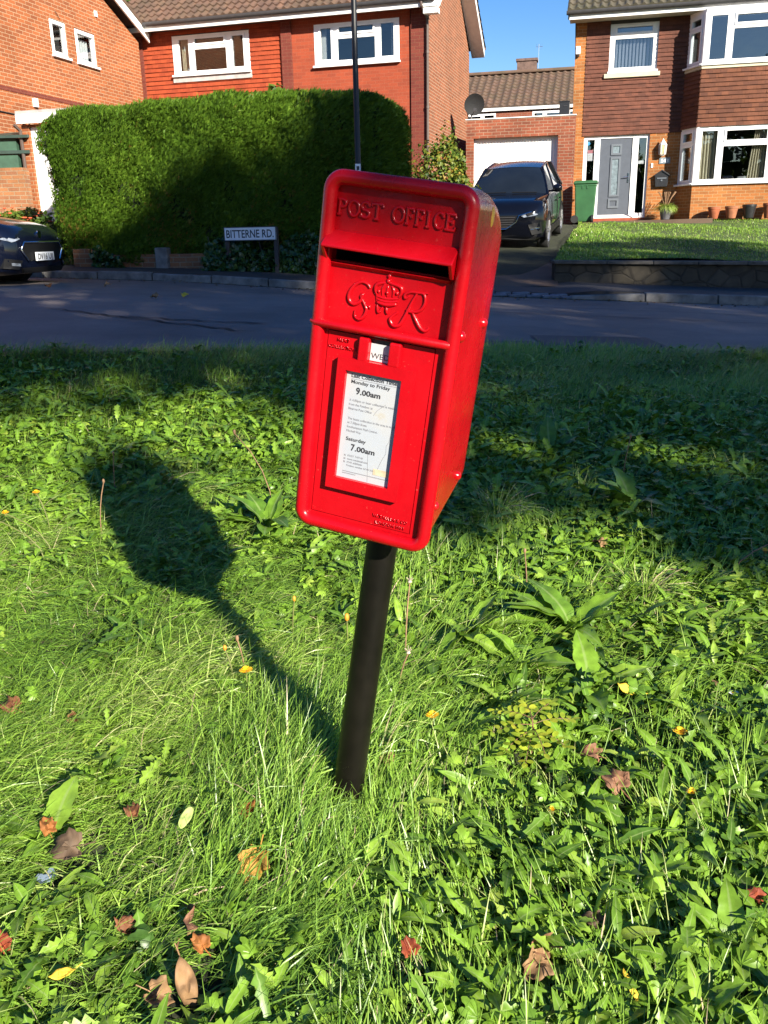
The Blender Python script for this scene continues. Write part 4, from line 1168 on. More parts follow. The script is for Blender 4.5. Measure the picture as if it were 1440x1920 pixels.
# ------------------------------------------------------------------ the post box
def paint_red():
    m, t, b = new_mat('post_box_red')
    n = noise(t, 6, 5, 0.6)
    r = ramp(t, [(0.28, (0.30, 0.0014, 0.0045)), (0.5, (0.40, 0.0022, 0.0065)), (0.72, (0.45, 0.0035, 0.0085))])
    lk(t, n.outputs['Fac'], r.inputs['Fac'])
    n2 = noise(t, 170, 2, 0.6)          # fine dust specks in the paint
    r2 = ramp(t, [(0.70, (0, 0, 0)), (0.78, (1, 1, 1))]); lk(t, n2.outputs['Fac'], r2.inputs['Fac'])
    mx = t.nodes.new('ShaderNodeMix'); mx.data_type = 'RGBA'
    sc = t.nodes.new('ShaderNodeMath'); sc.operation = 'MULTIPLY'; sc.inputs[1].default_value = 0.35; lk(t, r2.outputs[0], sc.inputs[0])
    lk(t, sc.outputs[0], mx.inputs[0]); lk(t, r.outputs[0], mx.inputs[6]); mx.inputs[7].default_value = (0.62, 0.12, 0.09, 1)
    lk(t, mx.outputs[2], b.inputs['Base Color'])
    n5 = noise(t, 58, 4, 0.65)          # small chips and scuffs down to the old dark coat
    r5 = ramp(t, [(0.735, (0, 0, 0)), (0.755, (1, 1, 1))]); lk(t, n5.outputs['Fac'], r5.inputs['Fac'])
    mc = t.nodes.new('ShaderNodeMix'); mc.data_type = 'RGBA'
    lk(t, r5.outputs[0], mc.inputs[0]); lk(t, mx.outputs[2], mc.inputs[6]); mc.inputs[7].default_value = (0.13, 0.012, 0.010, 1)
    lk(t, mc.outputs[2], b.inputs['Base Color'])
    n3 = noise(t, 22, 4, 0.55)
    rr = ramp(t, [(0.3, (0.16,) * 3), (0.7, (0.34,) * 3)]); lk(t, n3.outputs['Fac'], rr.inputs['Fac']); lk(t, rr.outputs[0], b.inputs['Roughness'])
    sock(b, ('Specular IOR Level', 'Specular'), 0.4)
    n4 = noise(t, 75, 3, 0.5)
    bump(t, b, n4.outputs['Fac'], 0.16, 0.003)
    return m
M['red'] = paint_red()
M['post_black'] = mat_plain('post_black', (0.0055, 0.0045, 0.0032), 0.42, spec=0.3, var=0.5, nscale=18, bmp=0.25, bscale=120, bdist=0.001)
m, t, b = new_mat('paper')      # faded, water stained notice
n = noise(t, 14, 5, 0.6); r = ramp(t, [(0.42, (0.37, 0.395, 0.43)), (0.62, (0.40, 0.405, 0.41)), (0.72, (0.38, 0.34, 0.25))]); lk(t, n.outputs['Fac'], r.inputs['Fac']); lk(t, r.outputs[0], b.inputs['Base Color']); b.inputs['Roughness'].default_value = 0.3
M['paper'] = m
M['ink'] = mat_plain('ink', (0.03, 0.03, 0.035), 0.6)
M['ink_grey'] = mat_plain('ink_grey', (0.22, 0.22, 0.24), 0.6)
M['slot_dark'] = mat_plain('slot_dark', (0.006, 0.005, 0.005), 0.8)
M['tablet'] = mat_plain('tablet', (0.50, 0.52, 0.52), 0.35, var=0.15)

RB = Matrix(((0.92705153, 0.34851043, 0.13826041), (-0.34253804, 0.93720771, -0.06564606), (-0.15245706, 0.01349783, 0.98821792)))
CB = Vector((-0.0043, 1.4562, 0.9529))
PB = Vector((-0.096, 1.628, -0.02))
pbx = thing('post_box', 'red lamp post box leaning on a black post in the grass', 'post box')
pbx.matrix_world = Matrix.Translation(PB) @ RB.to_4x4()
off = RB.transposed() @ (CB - PB); OB = (off.x, off.y, off.z)
g = MB(); topp = Vector((0.0136, 0.105, -0.27)); basep = RB.transposed() @ (PB - CB)
g.tube([basep, topp], [0.0335, 0.0295], 28); g.build('post', M['post_black'], pbx, smooth=40, off=OB)

def rrect(hw, zt, zb, r_, y, n=6):
    P = []
    for (cx, cz, a0) in ((hw - r_, zt - r_, 0), (-hw + r_, zt - r_, 90), (-hw + r_, zb + r_, 180), (hw - r_, zb + r_, 270)):
        for k in range(n + 1):
            a = R(a0 + 90 * k / n); P.append((cx + r_ * math.cos(a), y, cz + r_ * math.sin(a)))
    return P
g = MB()      # shell, bowed at the top, sloping below
secs = [(0.004, 0.302, -0.300, 0.030), (0.03, 0.304, -0.292, 0.032), (0.10, 0.304, -0.271, 0.034), (0.135, 0.300, -0.261, 0.034), (0.165, 0.291, -0.252, 0.034), (0.190, 0.277, -0.244, 0.034), (0.212, 0.255, -0.237, 0.032), (0.230, 0.222, -0.205, 0.030), (0.242, 0.185, -0.150, 0.028), (0.250, 0.140, -0.09, 0.026), (0.255, 0.08, -0.03, 0.02)]
V = []
for (y, zt, zb_, r_) in secs: V += rrect(0.1255 - 0.02 * max(0, (y - 0.2) / 0.055) ** 2, zt, zb_, r_, y)
n = 28; F = []
for i in range(len(secs) - 1):
    for j in range(n): F.append((i * n + j, i * n + (j + 1) % n, (i + 1) * n + (j + 1) % n, (i + 1) * n + j))
F.append(tuple((len(secs) - 1) * n + j for j in range(n)))
g.add(V, F)
shell = g.build('box_body', M['red'], pbx, smooth=50, off=OB, recalc=True)
g = MB(); g.tube(rrect(0.1185, 0.2955, -0.2965, 0.022, 0.004, 7), 0.0122, 14, closed=True)
g.build('rim', M['red'], shell, smooth=80, off=OB)
g = MB()
for (y, z) in ((0.028, 0.076), (0.175, 0.082), (0.163, -0.205), (0.024, -0.222)):
    g.lathe([(0.0, 0.0085), (0.004, 0.0078), (0.008, 0.0045), (0.0095, 0.0)], 14, (0.1245, y, z), 'x')
build_each(g, 'rivet', M['red'], shell, smooth=60, off=OB)
g = MB(); g.lathe([(0.0, 0.0026), (0.0075, 0.0020), (0.0105, 0.0)], 16, (0, 0, 0), 'x'); g.v = [(x + 0.1246, y + 0.117, z * 1.7 + 0.262) for x, y, z in g.v]
g.build('paint_chip', mat_plain('old_primer', (0.62, 0.36, 0.05), 0.6), shell, smooth=60, off=OB)

g = MB()
g.wall(-0.1145, 0.1145, 0.060, 0.292, [(-0.110, 0.101, 0.1665, 0.199)], 0.0115, 0.02)
g.build('front_plate', M['red'], pbx, off=OB)
g = MB(); g.box(-0.112, 0.103, 0.03, 0.16, 0.155, 0.205); g.f = g.f[:2] + g.f[3:]; g.mi = g.mi[:2] + g.mi[3:]
g.build('slot', M['slot_dark'], pbx, off=OB)
g = MB()      # hood over the slot with its two cheeks
g.prism([(0.0115, 0.2145), (0.004, 0.2135), (-0.0235, 0.1915), (-0.0235, 0.1875), (-0.0205, 0.187), (0.0115, 0.2035)], 'yz', -0.1165, 0.1065)
for x in (-0.1165, 0.1000):
    g.prism([(0.0115, 0.213), (0.004, 0.2125), (-0.0225, 0.1905), (-0.0225, 0.1872), (-0.004, 0.166), (0.0115, 0.1615)], 'yz', x - 0.0006, x + 0.0064)
g.prism([(0.0115, 0.166), (0.002, 0.163), (0.0115, 0.156)], 'yz', -0.110, 0.1)
g.build('slot_hood', M['red'], pbx, bevel=0.0016, off=OB, recalc=True)
g = MB(); g.tube([(-0.1315, 0.003, 0.0625), (-0.120, -0.003, 0.0625), (0.115, -0.003, 0.063), (0.1255, 0.0035, 0.063)], [0.004, 0.0072, 0.0072, 0.004], 12)
g.build('band', M['red'], pbx, smooth=60, off=OB)

def smooth_path(P, k=5):
    P = [Vector(p) for p in P]; out = []
    for i in range(len(P) - 1):
        p0 = P[max(i - 1, 0)]; p1 = P[i]; p2 = P[i + 1]; p3 = P[min(i + 2, len(P) - 1)]
        for j in range(k):
            t = j / k
            out.append(0.5 * ((2 * p1) + (-p0 + p2) * t + (2 * p0 - 5 * p1 + 4 * p2 - p3) * t * t + (-p0 + 3 * p1 - 3 * p2 + p3) * t ** 3))
    out.append(P[-1]); return out
# raised lettering: POST OFFICE
def arc(cx, cz, rx, rz, a0, a1, n=10): return [(cx + rx * math.cos(R(a0 + (a1 - a0) * i / n)), cz + rz * math.sin(R(a0 + (a1 - a0) * i / n))) for i in range(n + 1)]
GL = {
 'P': [[(.18, 0), (.18, 1)], [(.18, 1)] + arc(.5, .75, .42, .25, 90, -90, 8) + [(.18, .5)], [(0, 0), (.42, 0)], [(0, 1), (.2, 1)]],
 'O': [arc(.5, .5, .5, .5, 0, 360, 20)],
 'S': [arc(.5, .74, .42, .26, 20, 265, 12) + arc(.5, .25, .46, .25, 85, -165, 12), [(.9, .98), (.9, .76)], [(.05, .02), (.05, .25)]],
 'T': [[(.5, 0), (.5, 1)], [(0, .82), (.03, 1), (.97, 1), (1, .82)], [(.3, 0), (.7, 0)]],
 'F': [[(.2, 0), (.2, 1)], [(0, 1), (.98, 1), (1, .8)], [(.2, .53), (.75, .53)], [(.75, .65), (.75, .4)], [(0, 0), (.45, 0)]],
 'I': [[(.5, 0), (.5, 1)], [(.1, 0), (.9, 0)], [(.1, 1), (.9, 1)]],
 'C': [arc(.55, .5, .5, .5, 42, 318, 16), [(.95, .98), (.95, .72)]],
 'E': [[(.2, 0), (.2, 1)], [(0, 1), (.95, 1), (.97, .8)], [(.2, .53), (.7, .53)], [(.7, .65), (.7, .4)], [(0, 0), (.97, 0), (1, .22)]],
}
g = MB()
for ch, x, w in (('P', -.106, .0150), ('O', -.0868, .0178), ('S', -.0660, .0155), ('T', -.0473, .0195), ('O', -.0105, .0185), ('F', .0113, .0125), ('F', .0279, .0125), ('I', .0452, .0075), ('C', .0590, .0150), ('E', .0772, .0165)):
    for st in GL[ch]:
        g.tube([(x + a * w, 0.0105, 0.2385 + c * 0.0232) for a, c in st], 0.0027, 8)
g.build('lettering', M['red'], pbx, smooth=80, off=OB)
g = MB()      # royal cypher: G, crown, R
def stroke(P, r_=0.0022, y=0.0105):
    q = smooth_path([(a, y, c) for a, c in P], 4); k = len(q)
    g.tube(q, [1.14 * r_ * (0.65 + 0.5 * math.sin(math.pi * i / (k - 1))) for i in range(k)], 7)
stroke([(-.0356, .1304), (-.0405, .1361), (-.0507, .1384), (-.0627, .1313), (-.0711, .1170), (-.0698, .1055), (-.0606, .1004), (-.0499, .1074), (-.0471, .1195), (-.0508, .1150)], .0026)
stroke([(-.0508, .1150), (-.0423, .1034), (-.0376, .0950), (-.0401, .0853), (-.0478, .0774), (-.0570, .0810), (-.0575, .0905)], .0025)
stroke([(-.0423, .1034), (-.0340, .1010), (-.0315, .0973)], .0022)
g.build('cypher_letter', M['red'], pbx, smooth=80, off=OB); g = MB()
stroke([(.0331, .1284), (.0269, .1236), (.0260, .1298), (.0349, .1351), (.0485, .1359), (.0647, .1372)], .0021)
stroke([(.0460, .1343), (.0387, .1178), (.0307, .0958), (.0230, .0802), (.0122, .0770), (.0055, .0851), (.0076, .0906), (.0167, .0990)], .0026)
stroke([(.0472, .1357), (.0582, .1349), (.0615, .1215), (.0551, .1089), (.0420, .1042), (.0322, .1051), (.0347, .1075)], .0023)
stroke([(.0420, .1042), (.0490, .0937), (.0591, .0811), (.0680, .0776), (.0739, .0836)], .0028)
g.build('cypher_letter', M['red'], pbx, smooth=80, off=OB)
g = MB()
stroke([(-.0215, .1105), (-.004, .1085), (.0140, .1120)], .0030); stroke([(-.0205, .1150), (-.004, .1132), (.0150, .1165)], .0026); stroke([(-.0225, .1200), (-.004, .118), (.0160, .1215)], .0022)
for a, c in ((-.0225, .122), (.016, .1235)):
    s_ = -1 if a < 0 else 1
    stroke([(a, c), (a + s_ * .0035, c + .008), (a + s_ * .001, c + .0165), (-.0045 + s_ * .005, .1435), (-.0045, .1425)], .0028)
stroke([(-.012, .121), (-.0135, .132), (-.009, .141), (-.0045, .1415)], .0024); stroke([(.005, .121), (.0065, .132), (.001, .141)], .0024); stroke([(-.0045, .120), (-.0045, .141)], .0022)
for a, c, r_ in ((-.0045, .1465, .0045), (-.0195, .128, .0035), (.0125, .1295, .0035), (-.0045, .1275, .0035)): g.lathe([(0, -r_), (r_ * .7, -r_ * .7), (r_, 0), (r_ * .7, r_ * .7), (0, r_)], 10, (a, 0.0098, c))
stroke([(-.0045, .150), (-.0045, .158)], .0021); stroke([(-.0078, .1545), (-.0012, .1545)], .0021)
g.add([(-.0215, .0095, .110), (.0145, .0095, .1115), (.0175, .0095, .131), (.008, .0095, .1425), (-.0165, .0095, .1415), (-.0255, .0095, .130)], [(0, 1, 2, 3, 4, 5)])
stroke([(-.0199, .1060), (-.0165, .0940), (-.0095, .1040)], .0020); stroke([(-.0035, .1045), (-.0010, .0935)], .0022)
g.build('crown', M['red'], pbx, smooth=80, off=OB)

g = MB(); g.frame(-0.1145, 0.1145, -0.291, 0.060, [(-0.1008, 0.0918, -0.2793, 0.0528)], 0.0070, 0.016)
g.box(-0.114, 0.114, 0.018, 0.02, -0.29, 0.06)
g.build('door_surround', M['red'], pbx, bevel=0.0012, off=OB)
g = MB(); g.frame(-0.0994, 0.0904, -0.2779, 0.0514, [(-0.0564, 0.044, -0.2005, -0.008), (-0.0215, 0.0142, 0.0135, 0.0505)], 0.0062, 0.015)
door = g.build('door', M['red'], pbx, bevel=0.001, off=OB)
g = MB(); g.frame(-0.0728, 0.0640, -0.2222, 0.0125, [(-0.0564, 0.044, -0.2005, -0.008)], -0.0070, 0.0061)
g.build('notice_frame', M['red'], door, bevel=0.0028, seg=3, off=OB)
g = MB(); g.box(-0.0392, -0.0212, -0.0065, 0.0065, 0.011, 0.0512); g.box(0.0152, 0.0352, -0.0065, 0.0065, 0.0115, 0.0512)
build_each(g, 'tablet_holder', M['red'], door, bevel=0.0028, seg=3, off=OB)
g = MB(); g.box(-0.0211, 0.0141, 0.0075, 0.0095, 0.0135, 0.0425); tb = g.build('day_tablet', M['tablet'], pbx, off=OB)
g = MB(); g.box(-0.0211, 0.0141, 0.0125, 0.0135, 0.0425, 0.0515); g.build('tablet_slot', mat_plain('tablet_slot', (0.05, 0.06, 0.05), 0.3), door, off=OB)
def face_text(body, x, z, w, h, mat, par, y, bold=0.0, ext=0.0):
    return text_mesh('lettering', body, mat, par, x + OB[0], z + OB[2], w=w, h=h, y=y + OB[1], bold=bold, ext=ext)
face_text('WED', -0.0193, 0.0178, 0.0325, 0.0095, M['ink'], tb, 0.0070)
face_text('NEXT', -0.0815, 0.0362, 0.0215, 0.0056, M['red'], door, 0.0056, 0.02, 0.0024)
face_text('COLLECTION', -0.0965, 0.0238, 0.0500, 0.0058, M['red'], door, 0.0056, 0.02, 0.0024)
face_text('W.T.ALLEN & CO', 0.0195, -0.2618, 0.066, 0.0060, M['red'], door, 0.0056, 0.02, 0.0026)
face_text('LONDON 1951', 0.0260, -0.2735, 0.054, 0.0060, M['red'], door, 0.0056, 0.02, 0.0026)
g = MB(); g.box(-0.0563, 0.0439, 0.0010, 0.0030, -0.2004, -0.0081); no = g.build('notice', M['paper'], pbx, off=OB)
NY = 0.0005
for (s, x, z, w, h, mt, bd) in (
    ('Last Collection Time', -0.0475, -0.0192, 0.0825, 0.0062, 'ink', 0.022), ('Monday to Friday', -0.0468, -0.0295, 0.0710, 0.0062, 'ink', 0.015),
    ('9', -0.0365, -0.0470, 0.0072, 0.0118, 'ink', 0.03), ('.00am', -0.0285, -0.0470, 0.0370, 0.0092, 'ink', 0.03),
    ('A 4.00pm or later collection is made', -0.0468, -0.0605, 0.0835, 0.0042, 'ink_grey', 0.0), ('from the Postbox at', -0.0468, -0.0680, 0.0440, 0.0042, 'ink_grey', 0.0), ('Bitterne Post Office', -0.0468, -0.0755, 0.0430, 0.0042, 'ink_grey', 0.0),
    ('The latest collection in the area is made', -0.0460, -0.0932, 0.0880, 0.0042, 'ink_grey', 0.0), ('at 7.30pm from', -0.0460, -0.1005, 0.0360, 0.0042, 'ink_grey', 0.01), ('Southampton Mail Centre,', -0.0460, -0.1080, 0.0570, 0.0042, 'ink_grey', 0.0), ('Mitchell Way', -0.0460, -0.1155, 0.0270, 0.0042, 'ink_grey', 0.0),
    ('Saturday', -0.0455, -0.1310, 0.0375, 0.0064, 'ink', 0.018), ('7', -0.0345, -0.1480, 0.0072, 0.0118, 'ink', 0.03), ('.00am', -0.0265, -0.1480, 0.0370, 0.0092, 'ink', 0.03),
    ('03457 740740', -0.0390, -0.1600, 0.0290, 0.0036, 'ink_grey', 0.0), ('www.royalmail.com', -0.0390, -0.1662, 0.0390, 0.0036, 'ink_grey', 0.01), ('0345 6000606', -0.0390, -0.1722, 0.0290, 0.0036, 'ink_grey', 0.0), ('Postbox number SO18 363D', -0.0390, -0.1780, 0.0540, 0.0034, 'ink_grey', 0.0)):
    face_text(s, x, z, w, h, M[mt], no, NY, bd)
g = MB(); g.box(-0.0475, 0.042, NY, NY + 0.0003, -0.0222, -0.0217)
for z in (-0.160, -0.1662, -0.1722): g.box(-0.0455, -0.0425, NY, NY + 0.0003, z, z + 0.003)
for z, a in ((-0.1885, 0.040), (-0.1920, -0.02)): g.box(-0.0455, a, NY, NY + 0.0003, z, z + 0.0012)
g.build('ruled_line', M['ink_grey'], no, off=OB)
g = MB()      # cracks in the old cover
for P in ([(.043, -.085), (.036, -.096), (.034, -.118), (.030, -.127), (.031, -.140), (.024, -.156), (.019, -.172)], [(.020, -.055), (.006, -.068), (.000, -.078)], [(-.002, -.143), (.000, -.165), (.003, -.199)]):
    g.tube([(a, NY + 0.0002, c) for a, c in P], 0.00028, 4)
g.build('crack', M['ink_grey'], no, off=OB)
g = MB(); g.box(0.0115, 0.0435, NY, NY + 0.0003, -0.183, -0.172); g.build('stain', mat_plain('water_stain', (0.52, 0.42, 0.28), 0.5, var=0.3, nscale=60), no, off=OB)

# ------------------------------------------------------------------ lamp column and street sign
lc = thing('lamp_column', 'tall thin black steel lamp column rising in front of the hedge', 'lamp post', (-0.262, 12.65, 0.58))
g = MB(); g.tube([(0, 0, 0), (0, 0, 1.25), (0, 0, 1.3), (0, 0, 7.2), (0.05, -0.25, 7.6), (0.1, -0.7, 7.8)], [0.06, 0.06, 0.040, 0.031, 0.028, 0.026], 14)
M['column'] = mat_plain('column_black', (0.004, 0.004, 0.005), 0.5, var=0.1)
g.build('pole', M['column'], lc, smooth=40)
g = MB(); g.box(-0.037, 0.037, -0.046, -0.0415, 1.32, 1.52); tgp = g.build('number_tag', M['pvc'], lc)
g = MB(); g.box(-0.018, 0.018, -0.0475, -0.0465, 1.35, 1.41); g.box(-0.018, 0.018, -0.0475, -0.0465, 1.44, 1.49); g.build('tag_mark', M['ink'], tgp)
g = MB(); g.box(0.0, 0.22, -1.1, -0.65, 7.74, 7.84); g.build('lantern', M['column'], lc, bevel=0.03)

sg = thing('street_sign', 'white BITTERNE RD. street name plate on two short dark posts before the hedge', 'sign', (-1.925, 13.62, 0.62), R(-16.5))
g = MB(); g.box(-0.42, 0.42, -0.012, 0.012, 0.515, 0.705)
pl = g.build('name_plate', mat_plain('enamel_white', (0.80, 0.80, 0.81), 0.4, var=0.08, nscale=9), sg, bevel=0.004)
text_mesh('lettering', 'BITTERNE RD.', mat_plain('sign_black', (0.02, 0.02, 0.02), 0.5), pl, 0, 0.555, w=0.77, h=0.115, y=-0.0135, align='CENTER', bold=0.012)
g = MB(); g.frame(-0.425, 0.425, 0.510, 0.710, [(-0.413, 0.413, 0.522, 0.698)], -0.014, -0.010); g.build('plate_border', mat_plain('border_black', (0.05, 0.05, 0.05), 0.5), pl)
for s_ in (-1, 1):
    g = MB(); g.box(s_ * 0.40 - 0.03, s_ * 0.40 + 0.03, 0.013, 0.07, -0.1, 0.70); g.build('post', mat_plain('sign_post', (0.055, 0.045, 0.04), 0.7), sg)

# ------------------------------------------------------------------ cars
M['car_navy'] = mat_plain('car_paint_navy', (0.003, 0.0035, 0.006), 0.10, spec=0.5, var=0.05, coat=0.0)
M['car_blue'] = mat_plain('car_paint_blue', (0.003, 0.0045, 0.012), 0.10, spec=0.5, var=0.05, coat=0.0)
M['car_glass'] = mat_plain('car_glass', (0.010, 0.013, 0.016), 0.03, spec=0.8, var=0.2, nscale=2)
M['car_trim'] = mat_plain('car_trim', (0.005, 0.005, 0.0055), 0.6, spec=0.25, var=0.15)
M['tyre'] = mat_plain('tyre', (0.014, 0.014, 0.014), 0.8, var=0.2)
M['rim'] = mat_plain('alloy', (0.42, 0.42, 0.44), 0.3, 0.8, var=0.1)
M['lamp_lens'] = mat_plain('headlamp_lens', (0.16, 0.18, 0.21), 0.10, spec=0.6, var=0.55, nscale=16)
M['arch'] = mat_plain('wheel_arch', (0.006, 0.006, 0.006), 0.9)

def car(name, label, loc, rotz, paint, low, cab, wheel_r, wheels_y, track, pitch=0.0, kind='suv', plate=None):
    c = thing(name, label, 'car', loc, rotz)
    c.rotation_euler = (pitch, 0, rotz)
    # lower body
    prof = lambda w, zb, zt: [(0.0, zb), (w * .82, zb), (w * .95, zb + .05), (w, zb + (zt - zb) * .30), (w * 1.005, zb + (zt - zb) * .55), (w * .99, zb + (zt - zb) * .78), (w * .955, zt - .045), (w * .90, zt - .008), (w * .62, zt + .018), (w * .3, zt + .028), (0.0, zt + .03)]
    V = []; F = []
    for (y, w, zb, zt) in low:
        h = prof(w, zb, zt); ring = [(x, y, z) for x, z in h] + [(-x, y, z) for x, z in h[-2:0:-1]]
        V += ring
    n = len(ring)
    for i in range(len(low) - 1):
        for j in range(n): F.append((i * n + j, (i + 1) * n + j, (i + 1) * n + (j + 1) % n, i * n + (j + 1) % n))
    F.append(tuple(range(n))); F.append(tuple((len(low) - 1) * n + j for j in reversed(range(n))))
    g = MB(); g.add(V, F); body = g.build('body', paint, c, smooth=42, recalc=True)
    ys = [q[0] for q in low]; ws = [q[1] for q in low]
    k_ = int(np.argmax(ws))
    def cy(u): return float(np.interp(abs(u), ws[:k_ + 1], ys[:k_ + 1]))
    def patch(poly, mat, nm, par, out=0.012, inn=0.05):
        g = MB(); P = []
        for a, b_ in zip(poly, poly[1:] + poly[:1]):
            for s_ in range(4): P.append((a[0] + (b_[0] - a[0]) * s_ / 4, a[1] + (b_[1] - a[1]) * s_ / 4))
        m_ = len(P)
        # slope the face with the nose: further up sits further back
        def sl(z): return 0.10 * max(0.0, (z - low[0][3]) / 0.15) + 0.06 * max(0.0, (low[0][2] - z) / 0.12)
        V = [(x, cy(x) + sl(z) - out, z) for x, z in P] + [(x, cy(x) + sl(z) + inn, z) for x, z in P]
        cx, cz = sum(p[0] for p in P) / m_, sum(p[1] for p in P) / m_
        V.append((cx, cy(cx) + sl(cz) - out, cz))
        g.add(V, [(i, (i + 1) % m_, 2 * m_) for i in range(m_)] + [(i, i + m_, (i + 1) % m_ + m_, (i + 1) % m_) for i in range(m_)])
        return g.build(nm, mat, par, smooth=30, recalc=True)
    # cabin
    yb, zb0, wb, yt, zt0, wt, ym, zm, yr, zr_, yrb, zrb = cab
    def grid(f, nu, nv, nm, mat, flip=False):
        V = [f(i / nu, j / nv) for i in range(nu + 1) for j in range(nv + 1)]
        F = [(i * (nv + 1) + j, (i + 1) * (nv + 1) + j, (i + 1) * (nv + 1) + j + 1, i * (nv + 1) + j + 1) for i in range(nu) for j in range(nv)]
        g = MB(); g.add(V, F); return g.build(nm, mat, c, smooth=60)
    L = lambda a, b_, t: a + (b_ - a) * t
    def ws_(u, v):
        s_ = 2 * u - 1
        return (s_ * L(wb, wt, v), L(yb, yt, v) + 0.16 * s_ * s_ * (1 - 0.4 * v), L(zb0, zt0, v) + 0.03 * math.sin(v * math.pi) - 0.035 * s_ * s_ * v)
    grid(ws_, 12, 6, 'windscreen', M['car_glass'])
    def rf_(u, v):
        s_ = 2 * u - 1; y = L(yt + 0.10 * s_ * s_ - 0.01, yr, v)
        z = zt0 + (zm - zt0) * math.sin(min(1, v * 1.15) * math.pi / 2) ** 1 + (zr_ - zm) * max(0, v - 0.5) * 2 * v
        return (s_ * (wt + 0.012) * (1 - 0.06 * v), y, z + 0.004 - 0.035 * s_ * s_)
    grid(rf_, 12, 8, 'roof', paint)
    for s_ in (-1, 1):
        def sd_(u, v):
            y0 = L(yb + 0.16, yrb, u); y1 = L(yt + 0.10, yr, u); t = v
            ze = rf_((s_ + 1) / 2, u)[2]
            return (s_ * L(wb + 0.012, (wt + 0.012) * (1 - 0.06 * u), t) , L(y0, y1, t), L(L(zb0 - 0.03, zrb - 0.02, u), ze, t))
        w_ = grid(sd_, 10, 4, 'side_window', M['car_glass'])
        g = MB()
        a = [sd_(0, v / 6) for v in range(7)]; g.tube([(x + s_ * 0.004, y - 0.02, z) for x, y, z in a], 0.035, 8)
        top = [sd_(u / 8, 1.0) for u in range(9)]; g.tube(top, 0.024, 8)
        md = [sd_(0.44, v / 4) for v in range(5)]; g.tube(md, 0.022, 6)
        rr = [sd_(0.9, v / 4) for v in range(5)]; g.tube(rr, 0.06, 6)
        g.build('pillar', paint, c, smooth=60)
        bl = [sd_(u / 8, 0.0) for u in range(9)]
        g = MB(); g.tube([(x + s_ * 0.008, y, z + 0.02) for x, y, z in bl], 0.012, 6); g.build('window_trim', M['chrome'] if kind == 'suv' else M['car_trim'], w_)
        g = MB(); g.lathe([(0.0, -0.10), (0.06, -0.09), (0.085, -0.03), (0.085, 0.05), (0.05, 0.09), (0, 0.095)], 12, (0, 0, 0), 'x')
        g.v = [(x + s_ * (wb + 0.19), y * 0.9 + yb + 0.42, z * 0.95 + zb0 + 0.09) for x, y, z in g.v]
        g.box(min(s_ * wb, s_ * (wb + 0.14)), max(s_ * wb, s_ * (wb + 0.14)), yb + 0.40, yb + 0.46, zb0 + 0.02, zb0 + 0.06)
        mr = g.build('wing_mirror', paint, c, smooth=50)
    grid(lambda u, v: ((2 * u - 1) * L(wb, wt * 0.94, v), L(yrb, yr, v), L(zrb, zr_ - 0.03 * (2 * u - 1) ** 2, v)), 8, 4, 'rear_window', M['car_glass'])
    # wheels and arches
    for y in wheels_y:
        for s_ in (-1, 1):
            xo = s_ * (track + 0.006)
            g = MB(); ring = [(wheel_r + 0.055) * 1.0]
            pts = [(xo, y + (wheel_r + 0.045) * math.cos(a), wheel_r + (wheel_r + 0.045) * math.sin(a)) for a in [R(-20 + 220 * i / 20) for i in range(21)]]
            g.add([(xo, y, wheel_r)] + pts, [(0, i + 1, i + 2) for i in range(20)])
            g.tube(pts, 0.030, 6)
            g.build('wheel_arch', M['arch'] if kind == 'car' else M['car_trim'], c)
            g = MB(); g.lathe([(wheel_r * 0.62, -0.10), (wheel_r * 0.95, -0.11), (wheel_r, -0.07), (wheel_r, 0.07), (wheel_r * 0.95, 0.11), (wheel_r * 0.64, 0.10)], 28, (s_ * (track - 0.085), y, wheel_r), 'x')
            wh = g.build('wheel', M['tyre'], c, smooth=40)
            g = MB(); xr = s_ * (track + 0.018)
            g.lathe([(wheel_r * .60, 0), (wheel_r * .66, s_ * .012)], 24, (xr - s_ * .012, y, wheel_r), 'x')
            for k in range(5):
                a = 2 * math.pi * k / 5 + 0.3
                for da in (-.13, .13): g.tube([(xr + s_ * .004, y, wheel_r), (xr, y + wheel_r * .62 * math.cos(a + da), wheel_r + wheel_r * .62 * math.sin(a + da))], 0.020, 6)
            g.lathe([(0.05, -0.01), (0.045, 0.015)], 12, (xr, y, wheel_r), 'x')
            g.build('rim', M['rim'], wh)
    return c, patch, cy, body

low = [(0.00, .62, .34, .72), (0.03, .70, .30, .80), (0.10, .80, .27, .88), (0.22, .87, .24, .95), (0.42, .91, .23, .99), (0.80, .92, .23, 1.03), (1.25, .92, .23, 1.07), (2.2, .92, .23, 1.08), (3.4, .92, .24, 1.10), (4.1, .90, .28, 1.11), (4.42, .84, .34, 1.05), (4.55, .72, .42, .90)]
c1x, patch, cy, bd = car('parked_suv', 'dark navy SUV parked nose out on the sloping drive before the garage', (2.34, 17.70, 0.775), R(-16.5), M['car_navy'], low,
    (1.18, 1.06, .82, 2.02, 1.58, .60, 2.7, 1.69, 3.95, 1.60, 4.35, 1.12), 0.345, (0.86, 3.56), 0.905, pitch=R(5.6))
c1x.scale = (0.96, 0.97, 0.96)
patch([(-.40, .74), (.40, .74), (.36, .62), (.16, .50), (-.16, .50), (-.36, .62)], M['car_trim'], 'grille', bd, 0.014)
g = MB(); g.tube([(-.66, cy(.66) + .02, .80), (-.42, cy(.42) - .03, .735), (-.37, -.04, .62), (-.17, -.045, .49), (.17, -.045, .49), (.37, -.04, .62), (.42, cy(.42) - .03, .735), (.66, cy(.66) + .02, .80)], 0.016, 6); g.build('grille_trim', M['chrome'], bd, smooth=60)
g = MB()
for k in range(5): g.box(-.34 + .02 * k, .34 - .02 * k, -.025, 0.0, .70 - .045 * k, .712 - .045 * k)
g.build('grille_bar', M['gutter'], bd)
